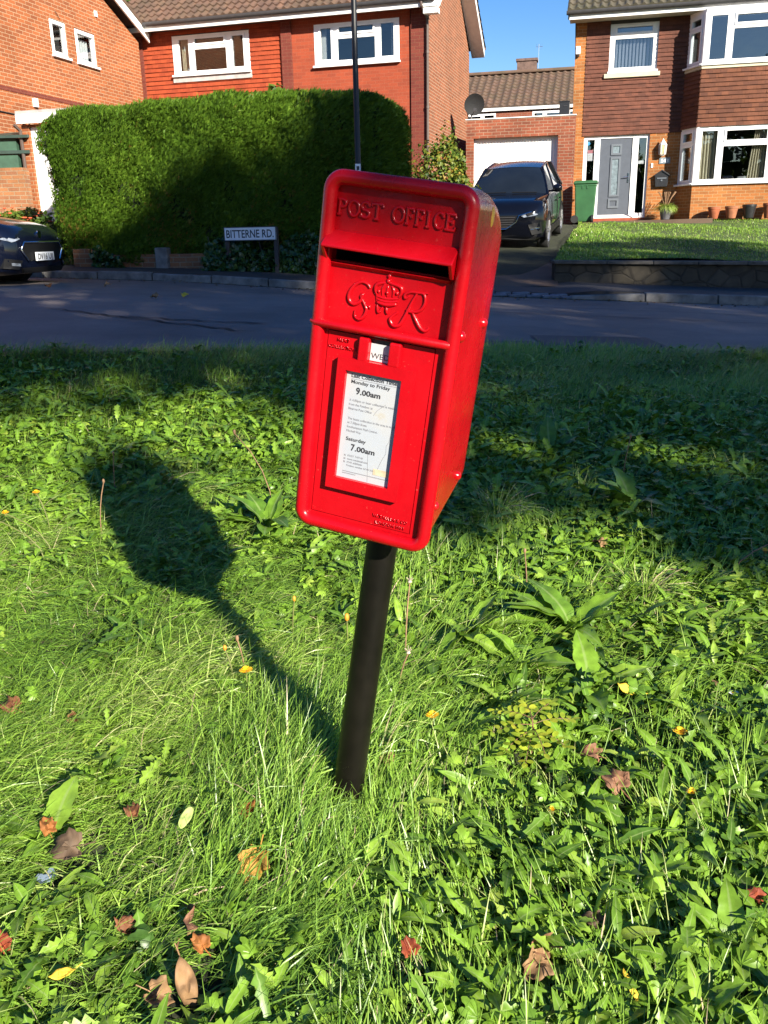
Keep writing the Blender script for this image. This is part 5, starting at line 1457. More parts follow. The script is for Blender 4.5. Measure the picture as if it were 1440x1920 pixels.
for s_ in (-1, 1):
    hl = patch([(s_ * .44, .735), (s_ * .60, .80), (s_ * .80, .90), (s_ * .895, .92), (s_ * .89, .80), (s_ * .74, .73), (s_ * .52, .70)], M['lamp_lens'], 'headlight', c1x, 0.016)
    patch([(s_ * .56, .765), (s_ * .66, .80), (s_ * .70, .75), (s_ * .60, .725)], M['car_trim'], 'lamp_bezel', hl, 0.022)
    patch([(s_ * .60, .56), (s_ * .84, .60), (s_ * .86, .38), (s_ * .68, .36)], M['car_trim'], 'fog_recess', c1x, 0.012)
    fg = patch([(s_ * .64, .49), (s_ * .82, .505), (s_ * .82, .475), (s_ * .64, .46)], M['chrome'], 'fog_lamp', c1x, 0.022)
patch([(-.78, .36), (.78, .36), (.74, .27), (-.74, .27)], M['car_trim'], 'bumper_trim', bd, 0.010)
g = MB(); g.box(-.925, -.90, 1.35, 3.05, .26, .40); g.box(.90, .925, 1.35, 3.05, .26, .40); build_each(g, 'sill_trim', M['car_trim'], bd, bevel=0.01)
g = MB(); g.tube([(.10, 1.16, 1.115), (.62, 1.20, 1.10)], 0.010, 5); g.tube([(-.55, 1.18, 1.11), (-.02, 1.14, 1.115)], 0.010, 5); build_each(g, 'wiper', M['car_trim'], c1x)
g = MB(); g.lathe([(0.035, 0), (0.006, 0.07)], 8, (0, 3.7, 1.60)); g.build('aerial', M['car_trim'], c1x)
for s_ in (-1, 1):
    g = MB()
    for y in (1.45, 2.55, 3.35): g.tube([(s_ * .925, y, .40), (s_ * .93, y, .70), (s_ * .905, y + .02, 1.02)], 0.005, 4)
    g.build('door_seam', M['arch'], c1x)
    g = MB()
    for y in (2.25, 3.1): g.tube([(s_ * .925, y, .86), (s_ * .95, y + .04, .865), (s_ * .95, y + .16, .865), (s_ * .925, y + .2, .86)], 0.012, 6)
    g.build('door_handle', M['car_navy'], c1x, smooth=60)

low = [(0.00, .58, .24, .60), (0.03, .68, .21, .68), (0.09, .77, .19, .745), (0.20, .85, .18, .80), (0.40, .89, .17, .85), (0.80, .905, .17, .91), (1.25, .905, .17, .96), (2.2, .905, .17, .98), (3.4, .90, .18, 1.0), (3.9, .88, .22, 1.0), (4.25, .80, .30, .95), (4.36, .68, .38, .80)]
c2x, patch, cy, bd = car('parked_hatchback', 'dark blue hatchback parked at the far kerb entering the frame at left', (-4.46, 11.95, 0.60), R(85), M['car_blue'], low,
    (1.00, .95, .80, 1.95, 1.38, .56, 2.5, 1.47, 3.6, 1.40, 4.15, 1.0), 0.32, (0.86, 3.5), 0.89, pitch=R(0.5), kind='car', plate=True)
c2x.scale = (0.97, 0.97, 0.97)
patch([(-.50, .585), (.50, .585), (.60, .50), (.46, .36), (-.46, .36), (-.60, .50)], M['car_trim'], 'grille', bd, 0.014)
g = MB(); g.tube([(-.46, -.03, .36), (-.60, cy(.6) - .02, .50), (-.51, -.02, .59), (.51, -.02, .59), (.60, cy(.6) - .02, .50), (.46, -.03, .36)], 0.011, 6); g.build('grille_trim', M['chrome'], bd, smooth=60)
g = MB(); g.lathe([(0.055, -.012), (0.05, 0.012)], 16, (0, 0.015, .685), 'y'); g.v = [(x, y, z) for x, y, z in g.v]; g.build('bonnet_badge', M['chrome'], bd)
for s_ in (-1, 1):
    hl = patch([(s_ * .56, .63), (s_ * .70, .735), (s_ * .86, .80), (s_ * .89, .775), (s_ * .87, .65), (s_ * .72, .59)], M['lamp_lens'], 'headlight', c2x, 0.016)
    patch([(s_ * .58, .36), (s_ * .80, .39), (s_ * .82, .27), (s_ * .66, .25)], M['car_trim'], 'fog_recess', c2x, 0.012)
    patch([(s_ * .64, .325), (s_ * .74, .335), (s_ * .74, .30), (s_ * .64, .29)], M['lamp_lens'], 'fog_lamp', c2x, 0.022)
patch([(-.60, .27), (.60, .27), (.56, .20), (-.56, .20)], M['car_trim'], 'bumper_trim', bd, 0.012)
g = MB(); g.box(-.26, .26, -.050, -.03, .35, .461); npt = g.build('number_plate', mat_plain('plate_white', (0.72, 0.73, 0.74), 0.4, var=0.04), c2x, bevel=0.004)
text_mesh('lettering', 'DV16 UJJ', M['ink'], npt, 0, 0.368, w=0.45, h=0.076, y=-0.0515, align='CENTER', bold=0.02)
g = MB(); g.tube([(.10, 1.0, 1.0), (.60, 1.05, .985)], 0.010, 5); g.tube([(-.5, 1.03, .99), (0, .99, 1.0)], 0.010, 5); build_each(g, 'wiper', M['car_trim'], c2x)
for s_ in (-1, 1):
    g = MB(); g.tube([(s_ * .905, 1.35, .35), (s_ * .915, 1.35, .65), (s_ * .89, 1.38, .93)], 0.005, 4); g.build('door_seam', M['arch'], c2x)

# ------------------------------------------------------------------ bin and pots
M['bin'] = mat_plain('bin_green', (0.026, 0.095, 0.034), 0.45, var=0.18, nscale=3)
bn = thing('wheelie_bin', 'green wheelie bin standing between the garage pier and the front door', 'bin', (5.43, 24.02, 1.375), R(-13))
def ring(w, d, z, cy_=0): return [(-w, cy_ - d, z), (w, cy_ - d, z), (w, cy_ + d, z), (-w, cy_ + d, z)]
g = MB(); V = []
for w, d, z in ((.225, .27, .03), (.235, .28, .10), (.275, .34, .90), (.285, .35, .92), (.285, .35, .955)): V += ring(w, d, z)
F = [(3, 2, 1, 0)]
for i in range(4):
    for j in range(4): F.append((i * 4 + j, i * 4 + (j + 1) % 4, (i + 1) * 4 + (j + 1) % 4, (i + 1) * 4 + j))
F.append((16, 17, 18, 19)); g.add(V, F); bb = g.build('bin_body', M['bin'], bn, bevel=0.03, seg=3)
g = MB(); V = ring(.31, .375, .957) + ring(.312, .378, .995) + ring(.27, .33, 1.04)
g.add(V, [(3, 2, 1, 0), (0, 1, 5, 4), (1, 2, 6, 5), (2, 3, 7, 6), (3, 0, 4, 7), (4, 5, 9, 8), (5, 6, 10, 9), (6, 7, 11, 10), (7, 4, 8, 11), (8, 9, 10, 11)])
g.build('lid', M['bin'], bn, bevel=0.02, seg=3)
g = MB()
for u in (-.09, .03): g.box(u, u + 0.03, -.352, -.335, .84, .92)
build_each(g, 'lid_rib', M['bin'], bb)
for s_ in (-1, 1):
    g = MB(); g.lathe([(0.03, -.03), (.095, -.03), (.10, -.015), (.10, .015), (.095, .03), (.03, .03)], 20, (s_ * .20 - (0.05 if s_ < 0 else 0), -.33 if s_ < 0 else -.30, .10), 'y' if s_ < 0 else 'x')
    wl = g.build('wheel', M['tyre'], bn, smooth=40)
g = MB(); g.tube([(-.25, .39, .95), (-.25, .45, .97), (.25, .45, .97), (.25, .39, .95)], .016, 8); g.build('handle', M['bin'], bn, smooth=60)

M['terracotta'] = mat_plain('terracotta', (0.30, 0.085, 0.035), 0.85, var=0.25, nscale=9)
M['pot_grey'] = mat_plain('pot_grey', (0.07, 0.07, 0.075), 0.6, var=0.15)
def pot(name, label, u, mat, r0, r1, h, y=-1.0, z=1.40):
    p = thing(name, label, 'plant pot', at_house(u, y, z), 0, 'pots along the bay wall')
    g = MB(); g.lathe([(r0 * .9, 0), (r0, 0.01), (r1 * .94, h - .06), (r1, h - .055), (r1, h), (r1 * .9, h), (r1 * .85, h - .05)], 22); b_ = g.build('pot_body', mat, p, smooth=35)
    g = MB(); g.lathe([(0.0, h - .052), (r1 * .87, h - .052)], 22); g.build('compost', M['soil'], p)
    return p
pot('plant_pot', 'small orange terracotta pot, first from the bay corner', 3.18, M['terracotta'], .10, .155, .29, y=-.95, z=1.41)
pot('plant_pot', 'brownish terracotta pot between the orange pot and the black pot', 3.60, mat_plain('terracotta_dull', (0.27, 0.10, 0.045), 0.85, var=0.3, nscale=9), .11, .165, .30, y=-.95, z=1.41)
pot('plant_pot', 'black plastic pot standing between two terracotta pots', 4.02, M['black_plastic'], .12, .175, .33, y=-.95, z=1.41)
pot('plant_pot', 'terracotta pot with thick rim right of the black pot', 4.50, M['terracotta'], .11, .165, .36, y=-.95, z=1.40)

# ------------------------------------------------------------------ vegetation
G_STOPS = [(0.0, (0.0726, 0.1576, 0.0215)), (0.35, (0.1532, 0.2852, 0.0345)), (0.7, (0.2500, 0.4052, 0.0519)), (0.9, (0.3467, 0.4728, 0.0970)), (0.97, (0.4838, 0.4501, 0.2373)), (1.0, (0.5322, 0.3902, 0.2589))]
M['grass'] = mat_leaf('grass_blade', G_STOPS, 0.36, 0.45, 0.20)
W_STOPS = [(0.0, (0.0478, 0.1074, 0.0149)), (0.3, (0.1013, 0.2030, 0.0193)), (0.65, (0.1760, 0.3144, 0.0269)), (0.93, (0.2603, 0.3996, 0.0478)), (1.0, (0.3378, 0.3929, 0.0671))]
M['weed'] = mat_leaf('weed_leaf', W_STOPS, 0.40, 0.38, 0.18, rib=True)
M['dock'] = mat_leaf('dock_leaf', W_STOPS, 0.38, 0.42, 0.18, rib=True, nscale=30)
H_STOPS = [(0.0, (0.0437, 0.0944, 0.0103)), (0.5, (0.0961, 0.1876, 0.0155)), (0.92, (0.1639, 0.2662, 0.0257)), (0.97, (0.2185, 0.1694, 0.0386)), (1.0, (0.2840, 0.1573, 0.0386))]
M['hedge'] = mat_leaf('hedge_spray', H_STOPS, 0.5, 0.25, 0.22)
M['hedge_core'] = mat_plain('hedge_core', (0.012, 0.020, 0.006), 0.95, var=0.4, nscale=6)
M['tree_leaf'] = mat_leaf('tree_leaf', [(0.0, (0.022, 0.050, 0.010)), (0.5, (0.045, 0.085, 0.014)), (1.0, (0.085, 0.12, 0.02))], 0.5, 0.25, 0.3)
M['shrub'] = mat_leaf('shrub_leaf', [(0.0, (0.040, 0.085, 0.012)), (0.5, (0.095, 0.150, 0.018)), (0.8, (0.20, 0.21, 0.025)), (1.0, (0.32, 0.21, 0.03))], 0.5, 0.3, 0.3)
M['ivy'] = mat_leaf('ivy_leaf', [(0.0, (0.018, 0.045, 0.010)), (0.6, (0.035, 0.085, 0.015)), (1.0, (0.075, 0.130, 0.025))], 0.3, 0.5, 0.15)
M['bark'] = mat_plain('bark', (0.07, 0.055, 0.04), 0.9, var=0.4, nscale=6, bmp=0.6, bscale=25, bdist=0.02)

# vectorised lie of the verge
_rx = np.array([-40, -5, -2.9, -0.8, 2.64, 5, 40.]); _rz = np.array([1.6, 0.65, 0.60, 0.50, 0.34, 0.22, -0.9])
_vx = np.array([-40, -8, -2.21, 0, 2.7, 40.]); _vy = np.array([1.8, 3.6, 5.08, 5.75, 6.08, 7.2])
def gz_np(x, y):
    rz = np.interp(x, _rx, _rz); vy = np.interp(x, _vx, _vy)
    t = np.clip((y - 1.63) / np.maximum(vy - 1.63, 0.3), 0, 1)
    return np.where(y < 1.63, np.maximum(-0.55, 0.114 * (y - 1.63)), rz * t)
def wavy(x, y, s, seed=0):
    r = np.random.default_rng(seed); o = np.zeros_like(x)
    for k in range(6):
        a = r.uniform(0, 2 * np.pi); f = s * r.uniform(0.6, 1.9); p = r.uniform(0, 6.28)
        o += np.sin((x * np.cos(a) + y * np.sin(a)) * f + p)
    return o / 6 * 1.6          # about -1..1
CLEAR = [(.488, 1.575, .055), (.468, 1.69, .03), (.605, 1.91, .035), (-.262, 1.375, .055), (-.30, 1.515, .035), (-.64, 1.42, .06), (-.70, 1.475, .03), (-.545, 1.54, .025), (-.345, 1.11, .05), (-.395, 1.10, .04), (-.335, 1.20, .03), (-.368, 1.255, .04), (-.42, 1.485, .04), (.028, 1.165, .03), (.25, 1.145, .04), (.262, 1.18, .03), (-.56, 1.145, .03), (-.005, 1.67, .025), (-.672, 1.375, .03), (.33, 1.69, .07)]
def scatter_verge(n, dens, y0=0.62, seed=1, edge=0.05):
    """points over the verge, thinned by a density function 0..1"""
    n = int(n * 1.2); r = np.random.default_rng(seed)
    Y = r.uniform(y0, 6.3, n); X = r.uniform(-1, 1, n) * 4.7
    vy = np.interp(X, _vx, _vy)
    keep = (np.abs(X) < 0.56 * Y + 1.1) & (Y < vy + edge * r.uniform(-1, 1, n) + 0.02) & (r.uniform(0, 1, n) < dens(X, Y))
    for cx, cy_, cr in CLEAR: keep &= (((X - cx) / cr) ** 2 + ((Y - cy_) / (cr * 1.5)) ** 2 > 1) | (r.uniform(0, 1, n) < 0.30)
    return X[keep], Y[keep]
def weediness(X, Y):
    """how much broad-leaved growth stands in the grass"""
    w = 1 / (1 + np.exp(-(X + 0.02 + 0.12 * wavy(X, Y, 4, 3)) / 0.09))            # right of the post
    far = 1 / (1 + np.exp(-(Y - 2.65) / 0.25)) * 0.62
    low = 0.62 / (1 + np.exp((Y - 1.32) / 0.05)) * (X < -0.18)
    w = np.maximum(np.maximum(w * 0.92, far), low)
    w *= 1 - 0.75 / (1 + np.exp(-(Y - 4.9) / 0.3))
    w = w + 0.30 * wavy(X, Y, 7, 5)
    # the clump of long grass round the foot of the post
    d = np.hypot((X + 0.16) / 0.28, (Y - 1.62) / 0.42); w -= 0.9 * np.exp(-d ** 2)
    return np.clip(w, 0.04, 0.96)

# grass
def blade(bend, w=0.5, seg=4, twist=0.0):
    V = []; F = []
    for i in range(seg + 1):
        t = i / seg; a = bend * t
        x = math.sin(a) * t * 0.9; z = math.cos(a * 0.85) * t
        ww = w * (1 - t ** 1.8) + 0.02
        V += [(x, ww * math.cos(twist * t), z + ww * math.sin(twist * t)), (x, -ww * math.cos(twist * t), z - ww * math.sin(twist * t))]
    for i in range(seg): F.append((2 * i, 2 * i + 1, 2 * i + 3, 2 * i + 2))
    return np.array(V), F
BL = [blade(b_, 0.5, 4, tw) for b_, tw in ((0.25, 0.0), (0.6, 0.02), (0.9, 0.0), (1.25, 0.03), (1.6, 0.0), (2.0, 0.02))]
BL2 = [blade(b_, 0.5, 2) for b_ in (0.3, 0.7, 1.1, 1.5)]
def grass_patch(name, X, Y, H, tmpl, wid, seed, lean=None, Z=None, tint=None, tilt=0.3):
    r = np.random.default_rng(seed); n = len(X)
    Z = gz_np(X, Y) if Z is None else Z
    az = r.uniform(0, 2 * np.pi, n)
    if lean is not None: az = np.where(r.uniform(0, 1, n) < 0.84, lean + r.normal(0, 0.42, n), az)
    rot = rots(az, -np.abs(r.normal(tilt, 0.28, n)) * 0.8, r.normal(0, 0.15, n))
    sc = np.stack([H, wid * r.uniform(0.7, 1.3, n), H], 1)
    t = tint if tint is not None else np.clip(r.normal(0.55, 0.2, n) + 0.2 * wavy(X, Y, 5, 9), 0, 0.93)
    dead = r.uniform(0, 1, n) < 0.024; t = np.where(dead, r.uniform(0.95, 1.0, n), t)
    return batch(name, tmpl, r.integers(0, len(tmpl), n), np.stack([X, Y, Z - 0.008], 1), rot, sc, t, M['grass'])

def dens_near(X, Y):
    d = np.clip(1.25 - 0.30 * (Y - 1.0), 0.22, 1.0)
    return d * (1 - 0.72 * weediness(X, Y))
X, Y = scatter_verge(1050000, lambda x, y: dens_near(x, y) * (y < 3.4), seed=21)
tuft = np.exp(-(np.hypot((X + 0.20) / 0.22, (Y - 1.62) / 0.35)) ** 2)
Hh = rng.uniform(0.055, 0.14, len(X)) * (1 + 0.3 * wavy(X, Y, 6, 4)) * (1 + 0.45 * tuft)
Hh *= 1 - 0.62 * np.exp(-((X + 0.10) / 0.10) ** 2 - ((Y - 1.54) / 0.10) ** 2)      # trodden at the foot of the post
lean = np.where(X < -0.1, 0.15 + 0.5 * wavy(X, Y, 2.2, 8), 0.8 + 1.2 * wavy(X, Y, 3, 8))
lean = lean * (1 - tuft) + (1.2) * tuft
tag(grass_patch('grass', X, Y, Hh, BL, 0.0029, 22, lean, tilt=np.where(tuft > .4, .35, .62)), 'long bright green grass of the near verge around the post', 'grass', kind='stuff')
X, Y = scatter_verge(420000, lambda x, y: (0.65 - 0.35 * weediness(x, y)) * (y >= 3.35), y0=3.3, seed=23, edge=0.14)
tag(grass_patch('grass', X, Y, rng.uniform(0.05, 0.10, len(X)) * (1 + 0.3 * wavy(X, Y, 5, 4)), BL2, 0.0038, 24, 0.3 + 0.9 * wavy(X, Y, 2, 8)), 'shaded grass of the far verge along the road edge', 'grass', kind='stuff')

# broad-leaved weeds: rosettes and runners of four kinds
def lobed(seed, n=12, w=0.14):
    r = random.Random(seed); P = [(0.0, 0.012), (0.15, 0.02)]
    for i in range(n):
        t = 0.2 + 0.8 * i / (n - 1)
        env = w * (0.45 + 0.9 * t) if t < 0.8 else w * 1.2 * max(0.0, (1.0 - t) / 0.2) ** 0.6
        P.append((t, max(0.004, env * (1.0 if i % 2 else 0.55) * r.uniform(0.68, 1.25))))
    return P
LANCE = [(0, .015), (.12, .02), (.25, .075), (.45, .125), (.65, .12), (.82, .075), (.95, .025), (1, .004)]
OVAL = [(0, .012), (.2, .015), (.28, .09), (.45, .19), (.62, .215), (.8, .16), (.93, .07), (1, .01)]
def yarrow():
    V = []; F = []
    for i in range(13):
        t = 0.12 + 0.88 * i / 13; L = 0.16 * math.sin(math.pi * min(1, t * 0.85 + 0.15)) + 0.02
        for s_ in (1, -1):
            b_ = len(V); V += [(t, 0, -0.15 * t * t), (t + 0.035, 0, -0.15 * t * t), (t + 0.075, s_ * L, -0.15 * t * t + 0.05), (t + 0.045, s_ * L, -0.15 * t * t + 0.05)]
            F.append((b_, b_ + 1, b_ + 2, b_ + 3))
    b_ = len(V); V += [(0, .008, 0), (0, -.008, 0), (1, .003, -0.15), (1, -.003, -0.15)]; F.append((b_, b_ + 1, b_ + 3, b_ + 2))
    return np.array(V), F
LT = [strip_leaf(LANCE, 0.35, 0.35, 0.25, 1), strip_leaf(LANCE, 0.2, 0.8, 0.3, 2), strip_leaf(OVAL, 0.3, 0.4, 0.22, 3), strip_leaf(OVAL, 0.15, 0.9, 0.3, 4),
      strip_leaf(lobed(5), 0.3, 0.5, 0.3, 5), strip_leaf(lobed(6, 13, 0.16), 0.25, 0.9, 0.35, 6), strip_leaf(lobed(7, 10, 0.13), 0.4, 0.3, 0.3, 7),
      palmate(5, 2.6, 0.34, 0.3, 8), palmate(3, 2.2, 0.42, 0.25, 9), palmate(5, 3.4, 0.3, 0.4, 10), yarrow()]
KIND = {'plantain': ([0, 1], (0.055, 0.115), (5, 9)), 'broad': ([2, 3], (0.035, 0.080), (5, 9)), 'dandelion': ([4, 5, 6], (0.06, 0.125), (6, 10)), 'buttercup': ([7, 8, 9], (0.034, 0.072), (6, 10)), 'yarrow': ([10], (0.035, 0.07), (3, 6))}
def weeds(X, Y, kinds, seed, size=1.0):
    r = np.random.default_rng(seed)
    P, W, AZ, PI_, S, T = [], [], [], [], [], []
    ks = list(KIND)
    for x, y, kd in zip(X, Y, kinds):
        tp, (a, b_), (m0, m1) = KIND[ks[kd]]
        m_ = r.integers(m0, m1 + 1); az0 = r.uniform(0, 6.28); base = r.normal(0.55, 0.18)
        for j in range(m_):
            spread = 0.035 if ks[kd] in ('buttercup', 'yarrow') else 0.008
            P.append((x + r.normal(0, spread), y + r.normal(0, spread))); W.append(tp[r.integers(0, len(tp))])
            AZ.append(az0 + 2 * np.pi * j / m_ + r.normal(0, 0.3)); PI_.append(np.clip(r.normal(0.50, 0.32), -0.05, 1.3)); S.append(r.uniform(a, b_) * size); T.append(base + r.normal(0, 0.10))
    P = np.array(P); n = len(P)
    Z = gz_np(P[:, 0], P[:, 1]) + r.uniform(0.0, 0.03, n)
    return np.column_stack([P, Z]), np.array(W), rots(np.array(AZ), np.array(PI_), r.normal(0, 0.35, n)), np.array(S), np.clip(np.array(T), 0, 0.96)
X, Y = scatter_verge(29000, lambda x, y: weediness(x, y) * np.clip(1.2 - 0.19 * (y - 1), 0.30, 1.0) * np.where(y > 4.9, 0.5, 1), seed=31)
r_ = np.random.default_rng(32); q = r_.uniform(0, 1, len(X)) + 0.22 * wavy(X, Y, 3, 12)
far = Y > 2.75
kd = np.where(q < 0.23, 2, np.where(q < 0.53, 0, np.where(q < 0.65, 1, np.where(q < 0.96, 3, 4))))
kd = np.where(far & (kd == 0) & (r_.uniform(0, 1, len(X)) < 0.6), 3, kd)
P_, W_, R_, S_, T_ = weeds(X, Y, kd, 33)
S_ = S_ * np.where(P_[:, 1] > 4.6, 0.70, np.where(P_[:, 1] > 3, 0.92, 0.82))
tag(batch('weed_leaves', LT, W_, P_, R_, S_, T_, M['weed']), 'broad leaved weeds growing through the verge grass', 'ground cover', kind='stuff')
DT = [fine_leaf([(0, .014), (.10, .018), (.18, .085), (.32, .165), (.5, .19), (.68, .165), (.85, .095), (.96, .03), (1, .004)], f_, d_, w_, sd) for f_, d_, w_, sd in ((.25, .45, .16, 1), (.12, .9, .2, 2), (.35, .3, .14, 3))]
DT.append(fine_leaf([(0, .014), (.10, .02), (.2, .16), (.4, .25), (.6, .26), (.8, .19), (.95, .07), (1, .01)], .2, .4, .14, 4))

# plants one can tell apart
def leafy_plant(name, label, cat, x, y, leaves, seed, mat='weed', group=None, zoff=0.0, tmpl=None):
    """leaves: (azimuth deg, pitch deg, length, template, tint)"""
    z = float(gz_np(np.array([x]), np.array([y]))[0]) + zoff
    L = np.array([l[:3] for l in leaves], float); n = len(L)
    o = batch(name, tmpl or LT, np.array([l[3] for l in leaves]), np.zeros((n, 3)) + np.array([0, 0, 0.005]), rots(np.radians(L[:, 0]), np.radians(L[:, 1]), np.random.default_rng(seed).normal(0, 0.25, n)), L[:, 2], np.array([l[4] for l in leaves]), M[mat])
    o.location = (x, y, z)
    return tag(o, label, cat, group)
def dock(label, x, y, n, size, seed, tint=0.5):
    r = random.Random(seed)
    lv = [(r.uniform(0, 360), r.uniform(18, 62), size * r.uniform(0.55, 1.0), r.choice((0, 1, 2)), tint + r.uniform(-0.2, 0.2)) for _ in range(n)]
    return leafy_plant('dock_plant', label, 'plant', x, y, lv, seed, 'dock', tmpl=DT, group='dock plants in the verge')
dock('large dock plant with upright broad leaves just right of the black post', 0.24, 2.24, 13, 0.21, 41, 0.65)
dock('dark dock plant with wide leaves low beside the post, left of the large dock', 0.13, 2.10, 7, 0.16, 42, 0.35)
dock('dock plant with a pale sunlit leaf behind the yellow seedling', 0.36, 2.08, 12, 0.20, 43, 0.65)
dock('dock plant with long drooping leaves farther right of the post', 0.53, 2.25, 12, 0.21, 44, 0.55)
dock('dock plant with one very wide bright leaf right of the yellow seedling', 0.52, 1.97, 7, 0.18, 45, 0.65)
leafy_plant('dock_plant', 'dock plant with one upright oval leaf by the brown leaf at bottom left', 'plant', -0.70, 1.50, [(75, 58, 0.13, 3, 0.8), (165, 28, 0.14, 3, 0.5), (205, 25, 0.12, 0, 0.6), (20, 20, 0.08, 1, 0.7), (260, 35, 0.09, 0, 0.6)], 46, 'dock', tmpl=DT, group='dock plants in the verge')
dock('dock plant with broad pale leaves in the bottom right corner', 0.60, 1.20, 9, 0.13, 47, 0.75)
dock('shaded dock plant with wide dark leaves far right of the post box', 0.95, 3.15, 10, 0.22, 48, 0.3)
dock('shaded dock plant with tall leaves in the middle of the far grass', 0.75, 3.75, 10, 0.24, 49, 0.3)
dock('shaded dock plant left of the post box against its edge', -0.42, 2.95, 9, 0.24, 50, 0.35)

def tussock(label, x, y, n, h, seed, spread=0.05, lean=None, tint=0.6):
    r = np.random.default_rng(seed); az = r.uniform(0, 6.28, n); d = np.abs(r.normal(0, spread, n))
    X, Y = d * np.cos(az), d * np.sin(az)
    if lean is not None: az = np.where(r.uniform(0, 1, n) < 0.6, lean + r.normal(0, 0.5, n), az)
    H = h * r.uniform(0.55, 1.1, n)
    o = batch('grass_tuft', BL, r.integers(0, 6, n), np.stack([X, Y, np.zeros(n)], 1), rots(az, -np.abs(r.normal(0.35, 0.25, n)), r.normal(0, 0.1, n)), np.stack([H, np.full(n, 0.0024), H], 1), np.clip(r.normal(tint, 0.15, n), 0, 1), M['grass'])
    o.location = (x, y, float(gz_np(np.array([x]), np.array([y]))[0])); return tag(o, label, 'grass tuft')
tussock('pale fine grass tuft among the weeds at right', 0.80, 2.46, 320, 0.15, 51, 0.05, tint=0.85)
tussock('tall bright grass tuft just left of the foot of the post', -0.30, 1.86, 420, 0.15, 52, 0.10, 1.3, 0.6)
tussock('thin grass tuft in shade right of the post box', 0.42, 3.05, 220, 0.20, 53, 0.05, tint=0.8)

# yellow-green seedling with paired leaflets
def seedling():
    s_ = thing('locust_seedling', 'small yellow green seedling with rows of oval paired leaflets', 'plant', (0.33, 1.735, float(gz_np(np.array([0.33]), np.array([1.735]))[0])))
    r = random.Random(61); g = MB(); g.tube([(0, 0, 0), (0.004, -0.004, 0.05), (0.0, 0.004, 0.10)], 0.0022, 6)
    LV = []
    for az, L, z, up in ((190, .10, .085, .25), (215, .085, .07, .12), (150, .09, .10, .3), (95, .075, .10, .45), (50, .095, .10, .35), (15, .10, .085, .3), (335, .08, .07, .15), (280, .085, .08, .2), (250, .07, .055, .1)):
        a = R(az); P = [(L * t * math.cos(a), L * t * math.sin(a), z + up * L * t - 0.035 * t * t) for t in (0, .25, .5, .75, 1)]
        g.tube(P, 0.0011, 5)
        for k in range(5):
            t = 0.28 + 0.165 * k
            c = Vector((L * t * math.cos(a), L * t * math.sin(a), z + up * L * t - 0.035 * t * t))
            for sd in (1, -1): LV.append((c, a + sd * R(72), 0.024 * (1 - 0.05 * k), r.uniform(-.15, .35)))
        LV.append((Vector(P[-1]), a, 0.022, 0.1))
    g.build('stem', mat_plain('seedling_stem', (0.16, 0.09, 0.04), 0.7), s_, smooth=60)
    tl = [strip_leaf([(0, .05), (.15, .2), (.4, .30), (.7, .29), (.9, .17), (1, .03)], 0.12, 0.1)]
    n = len(LV); q = np.array([l[0][:] for l in LV])
    batch('leaflet', tl, np.zeros(n, int), q, rots(np.array([l[1] for l in LV]), np.array([l[3] for l in LV]), rng.normal(0, .2, n)), np.array([l[2] for l in LV]), np.clip(rng.normal(0.55, 0.22, n), 0, 1),
          mat_leaf('seedling_leaf', [(0, (0.17, 0.27, 0.025)), (0.5, (0.33, 0.42, 0.035)), (1, (0.52, 0.52, 0.045))], 0.45, 0.35, 0.3), s_)
seedling()

